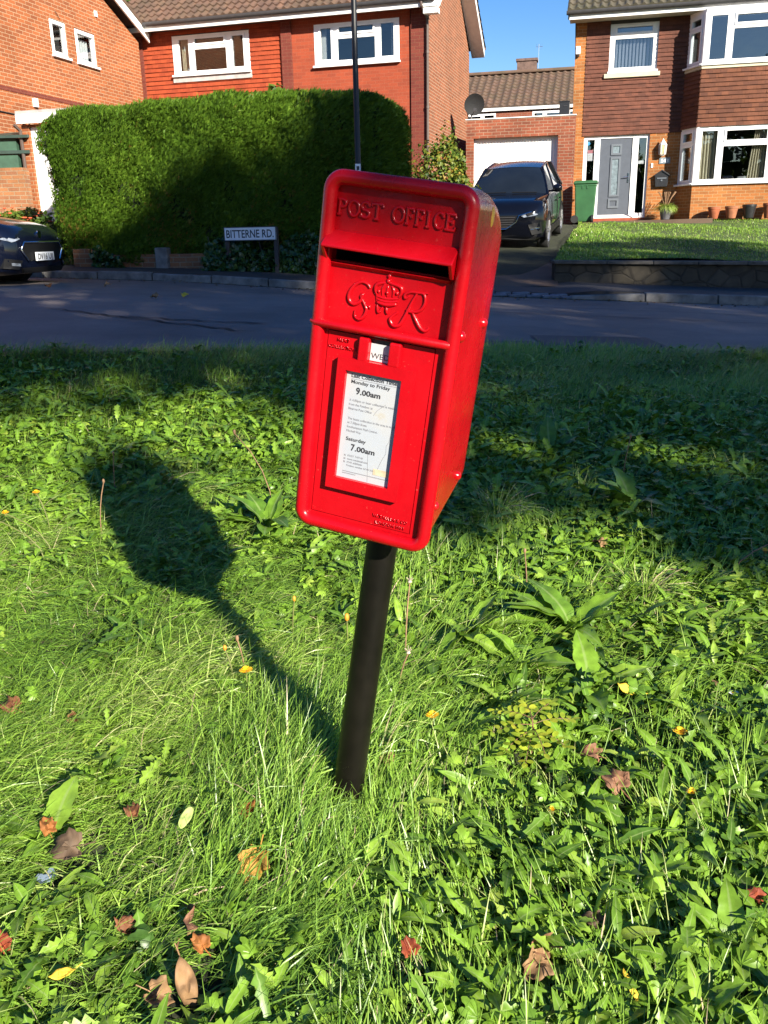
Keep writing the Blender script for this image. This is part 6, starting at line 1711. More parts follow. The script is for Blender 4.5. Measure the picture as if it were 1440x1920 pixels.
# dandelions and hawkbits: stalk and flower head
M['petal'] = mat_plain('yellow_petal', (0.85, 0.52, 0.01), 0.6, var=0.12, nscale=60)
M['petal_o'] = mat_plain('orange_bud', (0.65, 0.24, 0.02), 0.6, var=0.2, nscale=60)
M['stalk'] = mat_plain('flower_stalk', (0.16, 0.17, 0.05), 0.6, var=0.25, nscale=20)
M['stalk_b'] = mat_plain('dry_stalk', (0.26, 0.15, 0.08), 0.8, var=0.25, nscale=20)
def flower(label, x, y, h, rad, lean=(0, 0), kind='open', name='dandelion'):
    z = float(gz_np(np.array([x]), np.array([y]))[0])
    f = thing(name, label, 'flower', (x, y, z), random.uniform(0, 6), 'flowers in the verge')
    f.rotation_euler = (0, 0, 0)
    P = [(lean[0] * t * t, lean[1] * t * t, h * (t - 0.25 * (abs(lean[0]) + abs(lean[1])) * t * t / max(h, .05))) for t in (0, .25, .5, .75, 1)]
    g = MB(); g.tube(P, 0.0020, 6); g.build('stalk', M['stalk_b'] if kind in ('seed', 'dry') else M['stalk'], f, smooth=60)
    tx, ty, tz = P[-1]
    g = MB()
    if kind == 'open':
        for ringn, (m_, rr, zz) in enumerate(((16, 1.0, 0.0), (14, .78, .003), (11, .5, .006))):
            for k in range(m_):
                a = 2 * math.pi * (k + ringn * .4) / m_; c, s_ = math.cos(a), math.sin(a); w = rad * .14; r1 = rad * rr * random.uniform(.88, 1.08)
                g.add([(tx + c * r1 * .15 - s_ * w * .5, ty + s_ * r1 * .15 + c * w * .5, tz + zz), (tx + c * r1 * .15 + s_ * w * .5, ty + s_ * r1 * .15 - c * w * .5, tz + zz), (tx + c * r1 + s_ * w, ty + s_ * r1 - c * w, tz + zz + .004), (tx + c * r1 - s_ * w, ty + s_ * r1 + c * w, tz + zz + .004)], [(0, 1, 2, 3)])
        g.build('flower_head', M['petal'], f)
        g = MB(); g.lathe([(0.0, -.010), (.004, -.008), (.006, -.001), (0, .001)], 10, (tx, ty, tz)); g.build('calyx', M['stalk'], f, smooth=60)
    elif kind in ('bud', 'dry'):
        g.lathe([(0.0, -.006), (rad * .7, 0), (rad * .8, rad * .9), (rad * .55, rad * 1.8), (0, rad * 2.1)], 10, (tx, ty, tz)); g.build('flower_bud', M['petal_o'] if kind == 'bud' else M['stalk_b'], f, smooth=60)
    elif kind == 'daisy':
        for k in range(16):
            a = 2 * math.pi * k / 16; c, s_ = math.cos(a), math.sin(a); w = rad * .16
            g.add([(tx - s_ * w * .5, ty + c * w * .5, tz), (tx + s_ * w * .5, ty - c * w * .5, tz), (tx + c * rad + s_ * w, ty + s_ * rad - c * w, tz + .002), (tx + c * rad - s_ * w, ty + s_ * rad + c * w, tz + .002)], [(0, 1, 2, 3)])
        g.build('petal_ring', M['pvc'], f)
        g = MB(); g.lathe([(rad * .38, 0), (rad * .32, rad * .16), (0, rad * .22)], 12, (tx, ty, tz)); g.build('flower_centre', M['petal'], f, smooth=60)
    else:
        g.lathe([(0, -.004), (.006, 0), (.004, .005), (0, .006)], 10, (tx, ty, tz))
        for k in range(8):
            a = 2 * math.pi * k / 8; g.tube([(tx, ty, tz + .003), (tx + .010 * math.cos(a), ty + .010 * math.sin(a), tz + .010 + .003 * (k % 3))], 0.0006, 4)
        g.build('seed_head', mat_plain('seed_head', (0.50, 0.40, 0.30), 0.9), f)
    return f
flower('wide yellow dandelion at left of the post with a second stalk beside', -0.36, 1.98, 0.075, 0.017)
flower('orange closed bud on a stalk just above the wide yellow dandelion', -0.40, 2.02, 0.115, 0.006, (-0.02, 0.01), 'bud')
flower('brown topped bud on a stalk, the taller one above the wide dandelion', -0.375, 2.05, 0.125, 0.006, (-0.015, 0.0), 'dry')
flower('yellow dandelion in the sun right of the post foot', 0.105, 1.815, 0.055, 0.016)
flower('yellow flower at right edge above the crumpled brown leaf', 0.675, 1.745, 0.05, 0.016)
flower('small yellow flower right of the crumpled brown leaf', 0.640, 1.56, 0.04, 0.010)
flower('tiny yellow flower left of the crumpled brown leaf', 0.335, 1.515, 0.04, 0.007)
flower('half closed yellow flower touching the left edge of the post', -0.110, 2.215, 0.08, 0.009, (0, 0), 'bud')
flower('orange bud on a thin stalk left of the post below the box', -0.265, 2.22, 0.14, 0.006, (0.01, 0), 'bud')
flower('yellow flower on a tall straight stalk at far left', -1.195, 2.93, 0.155, 0.014, (-0.03, 0.0))
flower('yellow flower on a long arching stalk at the left edge', -1.13, 2.70, 0.24, 0.014, (-0.26, 0.10))
flower('yellow flower on a shorter arching stalk at the left edge', -1.12, 2.74, 0.20, 0.013, (-0.17, 0.07))
flower('small yellow flower at the right edge in dappled shade', 1.25, 2.66, 0.06, 0.012)
flower('white daisy with yellow centre at the right edge', 0.865, 1.915, 0.035, 0.012, (0, 0), 'daisy', 'daisy')
flower('pale dandelion seed head on a leaning stalk right of the post', 0.03, 1.99, 0.12, 0.01, (0.025, 0.0), 'seed', 'seed_stalk')
flower('pale starry seed head on a long stalk just below the box', 0.05, 2.10, 0.25, 0.01, (0.015, 0.03), 'seed', 'seed_stalk')
flower('tall dry stalk standing in the shaded grass at right', 0.985, 3.42, 0.20, 0.006, (0.02, 0), 'dry', 'dry_stalk')
flower('reddish dry stalk among weeds right of the post box', 0.435, 2.46, 0.16, 0.006, (-0.01, 0), 'dry', 'dry_stalk')
flower('leaning dry stalk with pale tip in the weeds at far right', 1.10, 2.56, 0.16, 0.007, (0.14, 0.05), 'dry', 'dry_stalk')
flower('brown dry stalk near the left edge beside the arching stalks', -1.01, 2.92, 0.20, 0.006, (0.03, 0), 'dry', 'dry_stalk')
flower('thin dry stalk in the sunny grass at far left', -1.05, 3.25, 0.17, 0.006, (0.01, 0), 'dry', 'dry_stalk')
flower('tall rusty dock stalk leaning left in the middle shade', -0.42, 3.12, 0.34, 0.007, (-0.13, 0.03), 'dry', 'dry_stalk')

# fallen leaves
def leaf_mat(name, c, var=0.3):
    return mat_plain(name, c, 0.75, var=var, nscale=35, bmp=0.3, bscale=60, bdist=0.004)
LM = {'brown': leaf_mat('leaf_brown', (0.20, 0.095, 0.048)), 'tan': leaf_mat('leaf_tan', (0.22, 0.125, 0.055)), 'orange': leaf_mat('leaf_orange', (0.25, 0.09, 0.018)), 'yellow': leaf_mat('leaf_yellow', (0.62, 0.42, 0.03)), 'gold': leaf_mat('leaf_gold', (0.36, 0.19, 0.030)), 'red': leaf_mat('leaf_red', (0.22, 0.04, 0.012)), 'rust': leaf_mat('leaf_rust', (0.15, 0.055, 0.020)), 'dark': leaf_mat('leaf_dark', (0.085, 0.052, 0.028)), 'pale': leaf_mat('leaf_pale_green', (0.36, 0.46, 0.13), 0.12)}
def maple_out(r):
    P = []
    for a, rad in ((-90, .22), (-66, .50), (-45, .66), (-28, .60), (-12, .66), (5, .88), (18, .74), (32, .66), (45, .72), (56, .86), (66, .74), (80, .80), (90, .98), (100, .80), (114, .72), (125, .86), (138, .72), (152, .66), (164, .74), (175, .88), (192, .66), (208, .60), (225, .66), (246, .50)):
        k = rad * r.uniform(.88, 1.1); P.append((k * math.cos(R(a)), k * math.sin(R(a))))
    return P
def oval_out(r, w=.5):
    return [(w * math.sin(math.pi * t) ** .8 * (1 + .05 * r.uniform(-1, 1)), -1 + 2 * t) for t in [i / 10 for i in range(11)]] + [(-w * math.sin(math.pi * t) ** .8, -1 + 2 * t) for t in [1 - i / 10 for i in range(1, 10)]]
def fallen(label, x, y, size, col, rotz, tilt=(0.3, 0.2), curl=0.5, shape='maple', lift=0.035):
    curl = curl * 1.35 + 0.15
    size *= 1.3; r = random.Random(label); out = maple_out(r) if shape == 'maple' else oval_out(r, .42 if shape == 'oval' else .28)
    V = [(0, 0, 0)]; F = []; n = len(out); ph = r.uniform(0, 6); cb = r.uniform(-.5, .6)
    ks = (0.34, 0.68, 1.0)
    for k in ks:
        for (a, b_) in out:
            a2, b2 = a * k, b_ * k
            z = curl * (0.80 * a2 * a2 + cb * b2 * abs(b2)) + 0.16 * curl * math.sin(4.5 * a2 + 3 * b2 + ph) + 0.10 * curl * math.sin(7 * b2 - 3 * a2) - 0.05 * abs(a2)
            a2 *= 1 - 0.22 * curl * abs(a2)
            V.append((a2, b2, z))
    for i in range(n):
        j = (i + 1) % n; F.append((0, 1 + i, 1 + j))
        for q in range(2): F.append((1 + q * n + i, 1 + (q + 1) * n + i, 1 + (q + 1) * n + j, 1 + q * n + j))
    g = MB(); g.add([(a * size, b_ * size, c * size) for a, b_, c in V], F)
    st = size * .9 if shape == 'maple' else size * .5
    g.tube([(0, -.1 * size if shape == 'maple' else -size, 0), (0.02 * size, -(.1 * size if shape == 'maple' else size) - st * .5, .05 * size), (.06 * size, -(.1 * size if shape == 'maple' else size) - st, .12 * size)], .0012, 5)
    o = g.build('fallen_leaf', LM[col], None, smooth=50)
    s_ = o.modifiers.new('thickness', 'SOLIDIFY'); s_.thickness = 0.0006
    z = float(gz_np(np.array([x]), np.array([y]))[0])
    o.location = (x, y, z + lift * 0.85); o.rotation_mode = 'ZYX'; o.rotation_euler = (tilt[0] + 0.15, tilt[1], R(rotz))
    return tag(o, label, 'fallen leaf', 'fallen leaves in the grass')
fallen('big crumpled pinkish brown maple leaf lying right of centre', 0.488, 1.590, .036, 'brown', 30, (.5, .1), .7, lift=.05)
fallen('small curled brown leaf above the big crumpled brown leaf', 0.465, 1.700, .026, 'brown', 80, (.4, .5), 1.0)
fallen('bright yellow round leaf below the right dock leaves', 0.605, 1.925, .024, 'yellow', 70, (.4, 0), .5, 'oval', .05)
fallen('small tan leaf beside the white daisy', 0.838, 1.95, .018, 'tan', 20, (.3, .2), .5, 'oval', .04)
fallen('large golden brown leaf standing on edge in the long grass', -0.262, 1.400, .036, 'gold', 160, (.75, -.1), .5, lift=.05)
fallen('tattered orange leaf above the large golden leaf', -0.300, 1.535, .024, 'orange', 40, (.5, .2), .9, lift=.045)
fallen('large dark brown leaf lying below the upright dock leaf', -0.640, 1.445, .037, 'dark', 100, (.35, .2), .6, lift=.045)
fallen('curled orange leaf between dock leaf and dark brown leaf', -0.700, 1.490, .022, 'orange', 30, (.5, .4), 1.1, lift=.05)
fallen('rust orange leaf half hidden in the grass left of the post', -0.545, 1.552, .020, 'rust', 10, (.3, .1), .8, lift=.03)
fallen('rusty folded leaf at the left edge of the sunny grass', -0.930, 1.895, .030, 'rust', 60, (.5, .3), .8, lift=.05)
fallen('small rust leaf in the sunny grass near the left edge', -0.765, 1.86, .018, 'rust', 120, (.4, .3), .8)
fallen('smooth yellow oval leaf near the bottom left corner', -0.560, 1.160, .017, 'yellow', 115, (.15, 0), .3, 'oval', .05)
fallen('large pointed tan leaf at the bottom edge', -0.345, 1.135, .034, 'tan', 200, (.6, .2), .6, 'oval', .05)
fallen('broken tan brown leaf beside the large pointed tan leaf', -0.395, 1.125, .028, 'tan', 250, (.3, .3), .8, lift=.04)
fallen('orange and yellow leaf above the pointed tan leaf', -0.335, 1.215, .020, 'orange', 40, (.5, .2), .9, lift=.045)
fallen('long twisted brown leaf above the orange and yellow leaf', -0.368, 1.275, .036, 'brown', -20, (.3, .9), 1.0, 'narrow', .045)
fallen('brown leaf in the weeds left of the twisted leaf', -0.478, 1.262, .022, 'rust', 75, (.3, .3), .8, lift=.035)
fallen('bright red leaf hanging in the grass at the bottom', 0.028, 1.185, .019, 'red', 10, (.8, .2), .7, lift=.06)
fallen('tan brown maple leaf low at the bottom right of centre', 0.250, 1.165, .030, 'tan', 130, (.4, .2), .8, lift=.045)
fallen('folded brown leaf directly above that low tan maple leaf', 0.262, 1.195, .026, 'brown', 80, (.7, .3), 1.0, lift=.05)
fallen('small reddish brown leaf right at the foot of the post', -0.005, 1.69, .022, 'brown', 40, (.4, .3), 1.0, lift=.03)
fallen('slim yellow leaf at the bottom edge right of centre', 0.392, 1.118, .020, 'yellow', 10, (.5, .3), .5, 'narrow', .05)
fallen('red orange leaf at the bottom left edge', -0.688, 1.222, .022, 'red', 20, (.6, .3), .8, lift=.045)
fallen('dark curled leaf between weeds in the lower right', 0.365, 1.255, .020, 'dark', 70, (.5, .3), 1.0)
fallen('small red leaf near the right bottom edge', 0.668, 1.290, .018, 'red', 50, (.5, .3), .9, lift=.05)
fallen('tan leaf in dappled light right of the pale grass tuft', 0.735, 2.76, .026, 'tan', 30, (.3, .3), .8, lift=.05)
fallen('pale green folded leaf lying on the sunny grass', -0.422, 1.510, .030, 'pale', 160, (.25, .55), .5, 'narrow', .055)
g = MB(); V = []; F = []
for i in range(6):
    for j in range(4): V.append((-.018 + .007 * i, -.012 + .008 * j, .006 * math.sin(i * 1.7 + j * 2.1)))
for i in range(5):
    for j in range(3): F.append((i * 4 + j, (i + 1) * 4 + j, (i + 1) * 4 + j + 1, i * 4 + j + 1))
g.add(V, F); o = g.build('litter_wrapper', mat_plain('silver_wrapper', (0.13, 0.17, 0.22), 0.35), None, smooth=40)
o.location = (-.672, 1.392, float(gz_np(np.array([-.672]), np.array([1.392]))[0]) + .018); o.rotation_euler = (.3, -.2, .6)
tag(o, 'crumpled silvery wrapper under the dark brown leaf', 'litter')

# leaves blown onto the road
for k, (x, y, c, lb) in enumerate(((-2.1, 9.6, 'yellow', 'yellow leaf lying alone on the middle of the road'), (-4.0, 10.8, 'orange', 'orange leaf on the lit road before the hatchback'), (-2.35, 9.3, 'tan', 'tan leaf on the road left of the yellow leaf'), (-3.4, 11.2, 'tan', 'pale leaf near the far kerb before the hatchback'), (0.9, 8.0, 'tan', 'tan leaf on the road right of the post box'))):
    o = fallen(lb, x, y, .05, c, 40 * k, (.2, .1), .5); o.location.z = road_z(x) + 0.035

# lawn grass of the right garden
r_ = np.random.default_rng(71); n = 60000
Yl = 13.35 + (24.5 - 13.35) * r_.uniform(0, 1, n) ** 1.35; Xl = np.interp(Yl, [12.8, 13.4, 24.2], [2.52, 2.62, 5.36]) + r_.uniform(0, 1, n) ** 1.2 * 8.4
k_ = (Xl < 0.47 * Yl + 0.5) & ~((Yl > 23.0 - 0.24 * (Xl - 5.3)) & (Xl > 5.2) & (Xl < 8.6)); Xl, Yl = Xl[k_], Yl[k_]
t_ = np.clip((Yl - 13.3) / 11.2, 0, 1); Zl = (0.775 - 0.02 * (Xl - 2.7)) * (1 - t_) + 1.44 * t_ + 0.03 * np.sin(Xl * 1.7 + Yl)
tag(grass_patch('lawn_grass', Xl, Yl, r_.uniform(.03, .07, len(Xl)), BL2, 0.012, 72, None, Zl, np.clip(r_.normal(.55, .2, len(Xl)) + .25 * wavy(Xl, Yl, 1.2, 3), 0, .93)), 'short mown grass of the right front lawn', 'grass', kind='stuff')

# ------------------------------------------------------------------ the tall clipped hedge
hg = thing('tall_hedge', 'tall wide clipped conifer hedge standing behind the street name plate', 'hedge', (-2.37, 15.015, 0.66), R(-16.5))
HX, HY, HZ = 2.80, 0.85, 2.52
def hedge_shape(p):
    """p on the unit box -> rounded, lumpy hedge; narrower at the foot of its left end"""
    n_ = 9.0
    d = (np.abs(p) ** n_).sum(1) ** (1 / n_)
    q = p / d[:, None]
    X = q[:, 0] * HX; Yh = q[:, 1] * HY; Zh = (q[:, 2] + 1) / 2 * HZ
    lump = 0.09 * np.sin(X * 2.1 + Zh * 1.1) + 0.07 * np.sin(X * 3.7 - Zh * 3.1 + 1) + 0.05 * np.sin(Zh * 5 + X * 1.3 + 2) + 0.03 * np.sin(X * 9 + Zh * 7)
    Yh = Yh - lump * 0.9 * (q[:, 1] < 0.5)
    Zh = Zh + (0.04 * np.sin(X * 1.7 + 0.4) + 0.02 * np.sin(X * 5.3)) * np.clip(q[:, 2], 0, 1)
    left = np.clip(-q[:, 0], 0, 1) ** 3; X = X - left * 0.30 * np.clip((Zh - 0.5) / 1.5, 0, 1)
    return np.stack([X, Yh, Zh], 1), q
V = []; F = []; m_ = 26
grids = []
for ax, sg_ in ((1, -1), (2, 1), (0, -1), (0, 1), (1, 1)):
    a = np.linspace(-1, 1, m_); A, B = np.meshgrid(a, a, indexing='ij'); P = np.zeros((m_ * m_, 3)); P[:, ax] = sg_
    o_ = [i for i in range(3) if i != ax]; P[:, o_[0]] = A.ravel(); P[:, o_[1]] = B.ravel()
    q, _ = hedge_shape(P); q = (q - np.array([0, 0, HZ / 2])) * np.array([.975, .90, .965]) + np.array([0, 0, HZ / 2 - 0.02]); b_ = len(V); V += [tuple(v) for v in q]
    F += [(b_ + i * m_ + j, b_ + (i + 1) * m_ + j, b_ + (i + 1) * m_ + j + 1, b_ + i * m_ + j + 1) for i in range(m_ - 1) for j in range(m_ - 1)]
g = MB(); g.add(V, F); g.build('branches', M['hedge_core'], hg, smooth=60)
r_ = np.random.default_rng(81)
def on_box(n, ax, sg_):
    P = r_.uniform(-1, 1, (n, 3)); P[:, ax] = sg_; return P
P = np.concatenate([on_box(95000, 1, -1), on_box(26000, 2, 1), on_box(10000, 0, -1), on_box(11000, 0, 1)])
q, u_ = hedge_shape(P)
nrm = np.sign(u_) * np.abs(u_) ** 6; nrm /= np.linalg.norm(nrm, axis=1, keepdims=True)
n = len(q); q -= nrm * r_.uniform(-0.02, 0.09, (n, 1))
hole = (wavy(q[:, 0], q[:, 2], 6.5, 23) > 0.62) & (q[:, 1] < 0) & (r_.uniform(0, 1, n) < 0.8)
keep = ~hole & ~((q[:, 2] < 0.55) & (q[:, 1] < 0.2) & (r_.uniform(0, 1, n) < 0.75 - q[:, 2]))      # bare brown patches near the foot
d = np.array([0.75, 0, 0.62]) + nrm * 0.45 + r_.normal(0, 0.30, (n, 3))
Rm = frame_from(d, nrm + r_.normal(0, 0.5, (n, 3)))
spray = []
for sd in range(3):
    rr = random.Random(sd); V = []; F = []
    for k, (a, L) in enumerate(((0, 1.0), (0.5, .68), (-0.5, .68), (0.85, .4), (-0.85, .4))):
        b_ = len(V); a += rr.uniform(-.12, .12); c, s_ = math.cos(a), math.sin(a); x0 = 0.12 * k
        for t, w in ((0, .03), (.5, .085), (1, .015)):
            for sg_ in (1, -1):
                x, y = x0 + t * L * c - sg_ * w * s_, t * L * s_ + sg_ * w * c; V.append((x, y, -0.22 * (t * L) ** 2 + rr.uniform(-.02, .02)))
        F += [(b_, b_ + 2, b_ + 3, b_ + 1), (b_ + 2, b_ + 4, b_ + 5, b_ + 3)]
    spray.append((np.array(V), F))
zt = np.clip(q[:, 2] / HZ, 0, 1)
tn = np.clip(r_.normal(0.48, 0.17, n) + 0.12 * wavy(q[:, 0], q[:, 2], 2.2, 4), 0, 0.9)
brown = r_.uniform(0, 1, n) < np.clip(0.22 - 0.35 * zt, 0.01, 1) * (wavy(q[:, 0], q[:, 2], 3, 17) > 0.1)
tn = np.where(brown, r_.uniform(.95, 1, n), tn)
q, Rm, tn = q[keep], Rm[keep], tn[keep]; n = len(q)
batch('foliage', spray, r_.integers(0, 3, n), q, Rm, r_.uniform(.055, .12, n) * np.array([[1.0, 0.62, 1.0]]).T.T if False else np.stack([r_.uniform(.06, .125, n), r_.uniform(.035, .07, n), r_.uniform(.05, .1, n)], 1), tn, M['hedge'], hg)

# dwarf wall and ivy below the hedge
dw = thing('dwarf_wall', 'low weathered brick wall with a concrete post below the hedge', 'wall', (-5.0, 14.85, 0.45), R(-16.5))
g = MB(); g.box(0.0, 2.9, 0, 0.22, 0, 0.50); g.box(0.0, 0.36, -0.05, 0.30, 0, 0.60); g.build('brickwork', M['brick_garden'], dw, bevel=0.01)
g = MB(); g.box(1.52, 1.74, -0.08, 0.06, 0.0, 0.60); g.build('concrete_post', M['kerb'], dw, bevel=0.02)
def scatter_leaves(name, label, cat, loc, rotz, pts, nr, size, mat, seed, tmpl=None, tint=(0.5, 0.2), up=0.3):
    r = np.random.default_rng(seed); n = len(pts)
    d = r.normal(0, 0.6, (n, 3)) + np.array([0, 0, -0.25 + up]); nn = nr + r.normal(0, 0.45, (n, 3))
    t = thing(name, label, cat, loc, rotz)
    batch('foliage', tmpl or IVT, r.integers(0, len(tmpl or IVT), n), pts, frame_from(d, nn), r.uniform(size[0], size[1], n), np.clip(r.normal(tint[0], tint[1], n), 0, 1), M[mat], t)
    return t
IVT = [strip_leaf([(0, .02), (.12, .34), (.35, .42), (.55, .30), (.8, .14), (1, .01)], 0.15, 0.3, 0.2, 1), strip_leaf([(0, .02), (.2, .30), (.5, .38), (.8, .2), (1, .01)], 0.2, 0.2, 0.2, 2)]
r_ = np.random.default_rng(91)
def ivy_pts(n, x0, x1, z1, dep):
    x = r_.uniform(x0, x1, n); z = r_.uniform(0, 1, n) ** 0.9 * z1 * (0.75 + 0.25 * np.sin(x * 5)); y = -dep * (1 - (z / (z1 + .01)) ** 2) * (0.7 + 0.3 * np.sin(x * 3.1)) - r_.uniform(0, .08, n)
    return np.stack([x, y, z], 1)
iv = scatter_leaves('ivy', 'dark ivy spilling to the pavement under the street name plate', 'ivy', (-5.0, 14.85, 0.60), R(-16.5), ivy_pts(3600, 2.55, 5.6, 0.62, 0.42), np.array([0, -.8, .6]), (.05, .10), 'ivy', 92)
g = MB()
for k in range(12): g.tube([(2.5 + .28 * k, -.02, 0), (2.55 + .28 * k, -.1, .3), (2.45 + .28 * k, -.03, .6)], .008, 5)
g.build('stem', M['bark'], iv)
iv = scatter_leaves('ivy', 'ivy clump hanging over the dwarf brick wall left of its concrete post', 'ivy', (-5.0, 14.85, 0.66), R(-16.5), ivy_pts(420, 0.42, 0.95, 0.45, 0.10) * np.array([1, 1, 1]), np.array([0, -.8, .6]), (.05, .10), 'ivy', 93)

# ------------------------------------------------------------------ shrubs and garden plants
def blob_pts(r, n, c, rad, shell=0.55):
    v = r.normal(0, 1, (n, 3)); v /= np.linalg.norm(v, axis=1, keepdims=True)
    k = shell + (1 - shell) * r.uniform(0, 1, (n, 1)); lum = 1 + 0.14 * np.sin(v[:, :1] * 5 + c[0] * 3) + 0.12 * np.sin(v[:, 2:] * 6 + c[1])
    return np.array(c) + v * k * lum * np.array(rad), v
def bush(name, label, cat, loc, blobs, n, size, mat, seed, tint=(0.5, 0.2), stems=5):
    r = np.random.default_rng(seed); w = np.array([b_[1][0] * b_[1][2] for b_ in blobs]); w = w / w.sum()
    PP, NN = [], []
    for (c, rad), f in zip(blobs, w):
        p, v = blob_pts(r, max(20, int(n * f)), c, rad); PP.append(p); NN.append(v)
    P = np.concatenate(PP); N = np.concatenate(NN); k = P[:, 2] > 0.01; P, N = P[k], N[k]
    t = scatter_leaves(name, label, cat, loc, 0, P, N + np.array([0, -.2, .5]), size, mat, seed + 1, tint=tint)
    g = MB()
    for i in range(stems):
        c, rad = blobs[i % len(blobs)]
        g.tube([(c[0] * .3 + .03 * i, c[1] * .3, 0), (c[0] * .7, c[1] * .7, c[2] * .6), (c[0], c[1], c[2])], [.025, .018, .008], 6)
    g.build('stem', M['bark'], t, smooth=60)
    return t
bush('golden_shrub', 'yellow green leafy shrub between the hedge and the brick garage', 'shrub', (1.12, 17.3, 1.02), [((-.55, 0, .75), (.62, .5, .75)), ((.10, .1, 1.25), (.52, .5, .85)), ((.40, .0, .70), (.40, .5, .75)), ((.16, 0, 1.52), (.24, .3, .34)), ((-.2, .1, .3), (.9, .5, .5))], 6500, (.04, .085), 'shrub', 101, (.55, .25))
bush('leafy_shrub', 'leafy green shrub top showing above the middle of the hedge', 'shrub', (-1.75, 16.8, 1.25), [((0, 0, 1.2), (.8, .5, 1.2)), ((-.1, 0, 2.05), (.55, .4, .42)), ((.35, 0, 1.95), (.4, .4, .38))], 2600, (.10, .19), 'shrub', 103, (.38, .2))
bush('dark_shrub', 'dark purple leaved shrub between hedge foot and hatchback', 'shrub', (-5.75, 15.7, 0.80), [((0, 0, .40), (.45, .4, .42)), ((.35, -.2, .30), (.45, .4, .36)), ((-.35, .1, .35), (.35, .3, .30))], 1500, (.05, .10), 'tree_leaf', 105, (.3, .2))
def red_bush(label, loc, s_, seed):
    t = bush('flowering_plant', label, 'plant', loc, [((0, 0, .16), (.45 * s_, .3, .22 * s_))], int(700 * s_), (.05, .09), 'shrub', seed, (.35, .2), 3)
    r = np.random.default_rng(seed + 5); p, v = blob_pts(r, int(26 * s_), (0, -.05, .20), (.40 * s_, .28, .22 * s_), .9); g = MB()
    for c in p:
        if c[2] > .1: g.lathe([(0, 0), (.035, .02), (.03, .035), (0, .03)], 7, tuple(c))
    g.build('blossom', mat_plain('red_blossom', (0.60, 0.09, 0.03), 0.7, var=.2), t)
red_bush('red flowering plant on the grass bank below the weathered wall', (-6.65, 17.2, 1.42), 1.0, 111)
red_bush('red flowering plant low on the bank just above the hatchback bonnet', (-6.05, 16.3, 1.22), 1.0, 113)
r_ = np.random.default_rng(121); n = 16000
Xb = r_.uniform(-9.5, -4.6, n); Yb = r_.uniform(15.4, 18.3, n)
Zb = np.array([ground_z(a, b_) for a, b_ in zip(Xb, Yb)])
tag(grass_patch('bank_grass', Xb, Yb, r_.uniform(.08, .20, n), BL2, 0.014, 122, None, Zb, np.clip(r_.normal(.7, .2, n), 0, .93)), 'bright grass and plants covering the bank below the left garage', 'grass', kind='stuff')

# potted grass beside the front door
pp = pot('plant_pot', 'dark grey pot holding a bright green plant by the bay', 2.02, M['pot_grey'], .11, .165, .30, y=-.55, z=1.42)
px_, py_, pz_ = at_house(2.02, -.55, 1.42)
r_ = np.random.default_rng(131); n = 520; az = r_.uniform(0, 6.28, n)
t = thing('potted_plant', 'bright green plant with brown plumes growing in the dark grey pot', 'plant', (px_, py_, pz_ + 0.25))
batch('foliage', BL, r_.integers(2, 6, n), np.stack([.06 * np.cos(az), .06 * np.sin(az), np.zeros(n)], 1), rots(az, -r_.uniform(0, .5, n), np.zeros(n)), np.stack([r_.uniform(.2, .36, n), np.full(n, .012), r_.uniform(.16, .30, n)], 1), np.clip(r_.normal(.86, .06, n), 0, .94), M['grass'], t)
g = MB()
for k in range(12):
    a = r_.uniform(-.5, .5); b_ = r_.uniform(-.3, .3); g.tube([(a * .1, b_ * .1, .1), (a * .35, b_ * .35, .30), (a * .6, b_ * .6, .44)], [.004, .006, .011], 6)
g.build('plume', M['stalk_b'], t, smooth=60)

# ------------------------------------------------------------------ trees
def tree(name, label, base, h_trunk, blobs, n, size, seed, tint=(0.5, 0.2), rt=0.28, tops=None):
    t = thing(name, label, 'tree', base)
    r = np.random.default_rng(seed); g = MB()
    top = Vector((0, 0, h_trunk)); g.tube([(0, 0, -.3), (.05, .03, h_trunk * .35), (-.04, .05, h_trunk * .7), (0, 0, h_trunk)], [rt * 1.25, rt, rt * .85, rt * .7], 12)
    for (c, rad) in blobs:
        m_ = Vector(c) * .5 + top * .5 + Vector((r.normal(0, .2), r.normal(0, .2), -.1)); g.tube([top - Vector((0, 0, .4)), m_, Vector(c)], [rt * .55, rt * .3, rt * .08], 8)
        for k in range(3):
            e = Vector(c) + Vector((r.normal(0, rad[0] * .5), r.normal(0, rad[1] * .5), r.normal(0, rad[2] * .5))); g.tube([m_, (m_ + e) / 2 + Vector((0, 0, .1)), e], [rt * .2, rt * .12, rt * .04], 6)
    g.build('trunk', M['bark'], t, smooth=60)
    w = np.array([b_[1][0] * b_[1][2] for b_ in blobs]); w = w / w.sum(); PP = []
    for (c, rad), f in zip(blobs, w): PP.append(blob_pts(r, int(n * f), c, rad, 0.35)[0])
    P = np.concatenate(PP); m_ = len(P)
    batch('crown', IVT, r.integers(0, 2, m_), P, frame_from(r.normal(0, 1, (m_, 3)), r.normal(0, 1, (m_, 3)) + np.array([0, 0, .6])), r.uniform(size[0], size[1], m_), np.clip(r.normal(tint[0], tint[1], m_), 0, 1), M['tree_leaf'], t)
    return t
tree('garden_tree', 'green tree top seen between the left gable and the red house roof', (-13.2, 50, 2.4), 5.5, [((0, 0, 8.6), (3.2, 2.5, 2.6)), ((2.0, 0, 7.2), (2.4, 2.2, 2.2)), ((-2.4, .5, 8.0), (2.5, 2.2, 2.4)), ((.6, 0, 10.6), (2.2, 2.0, 1.6))], 9000, (.25, .45), 141, (.6, .2), .3)

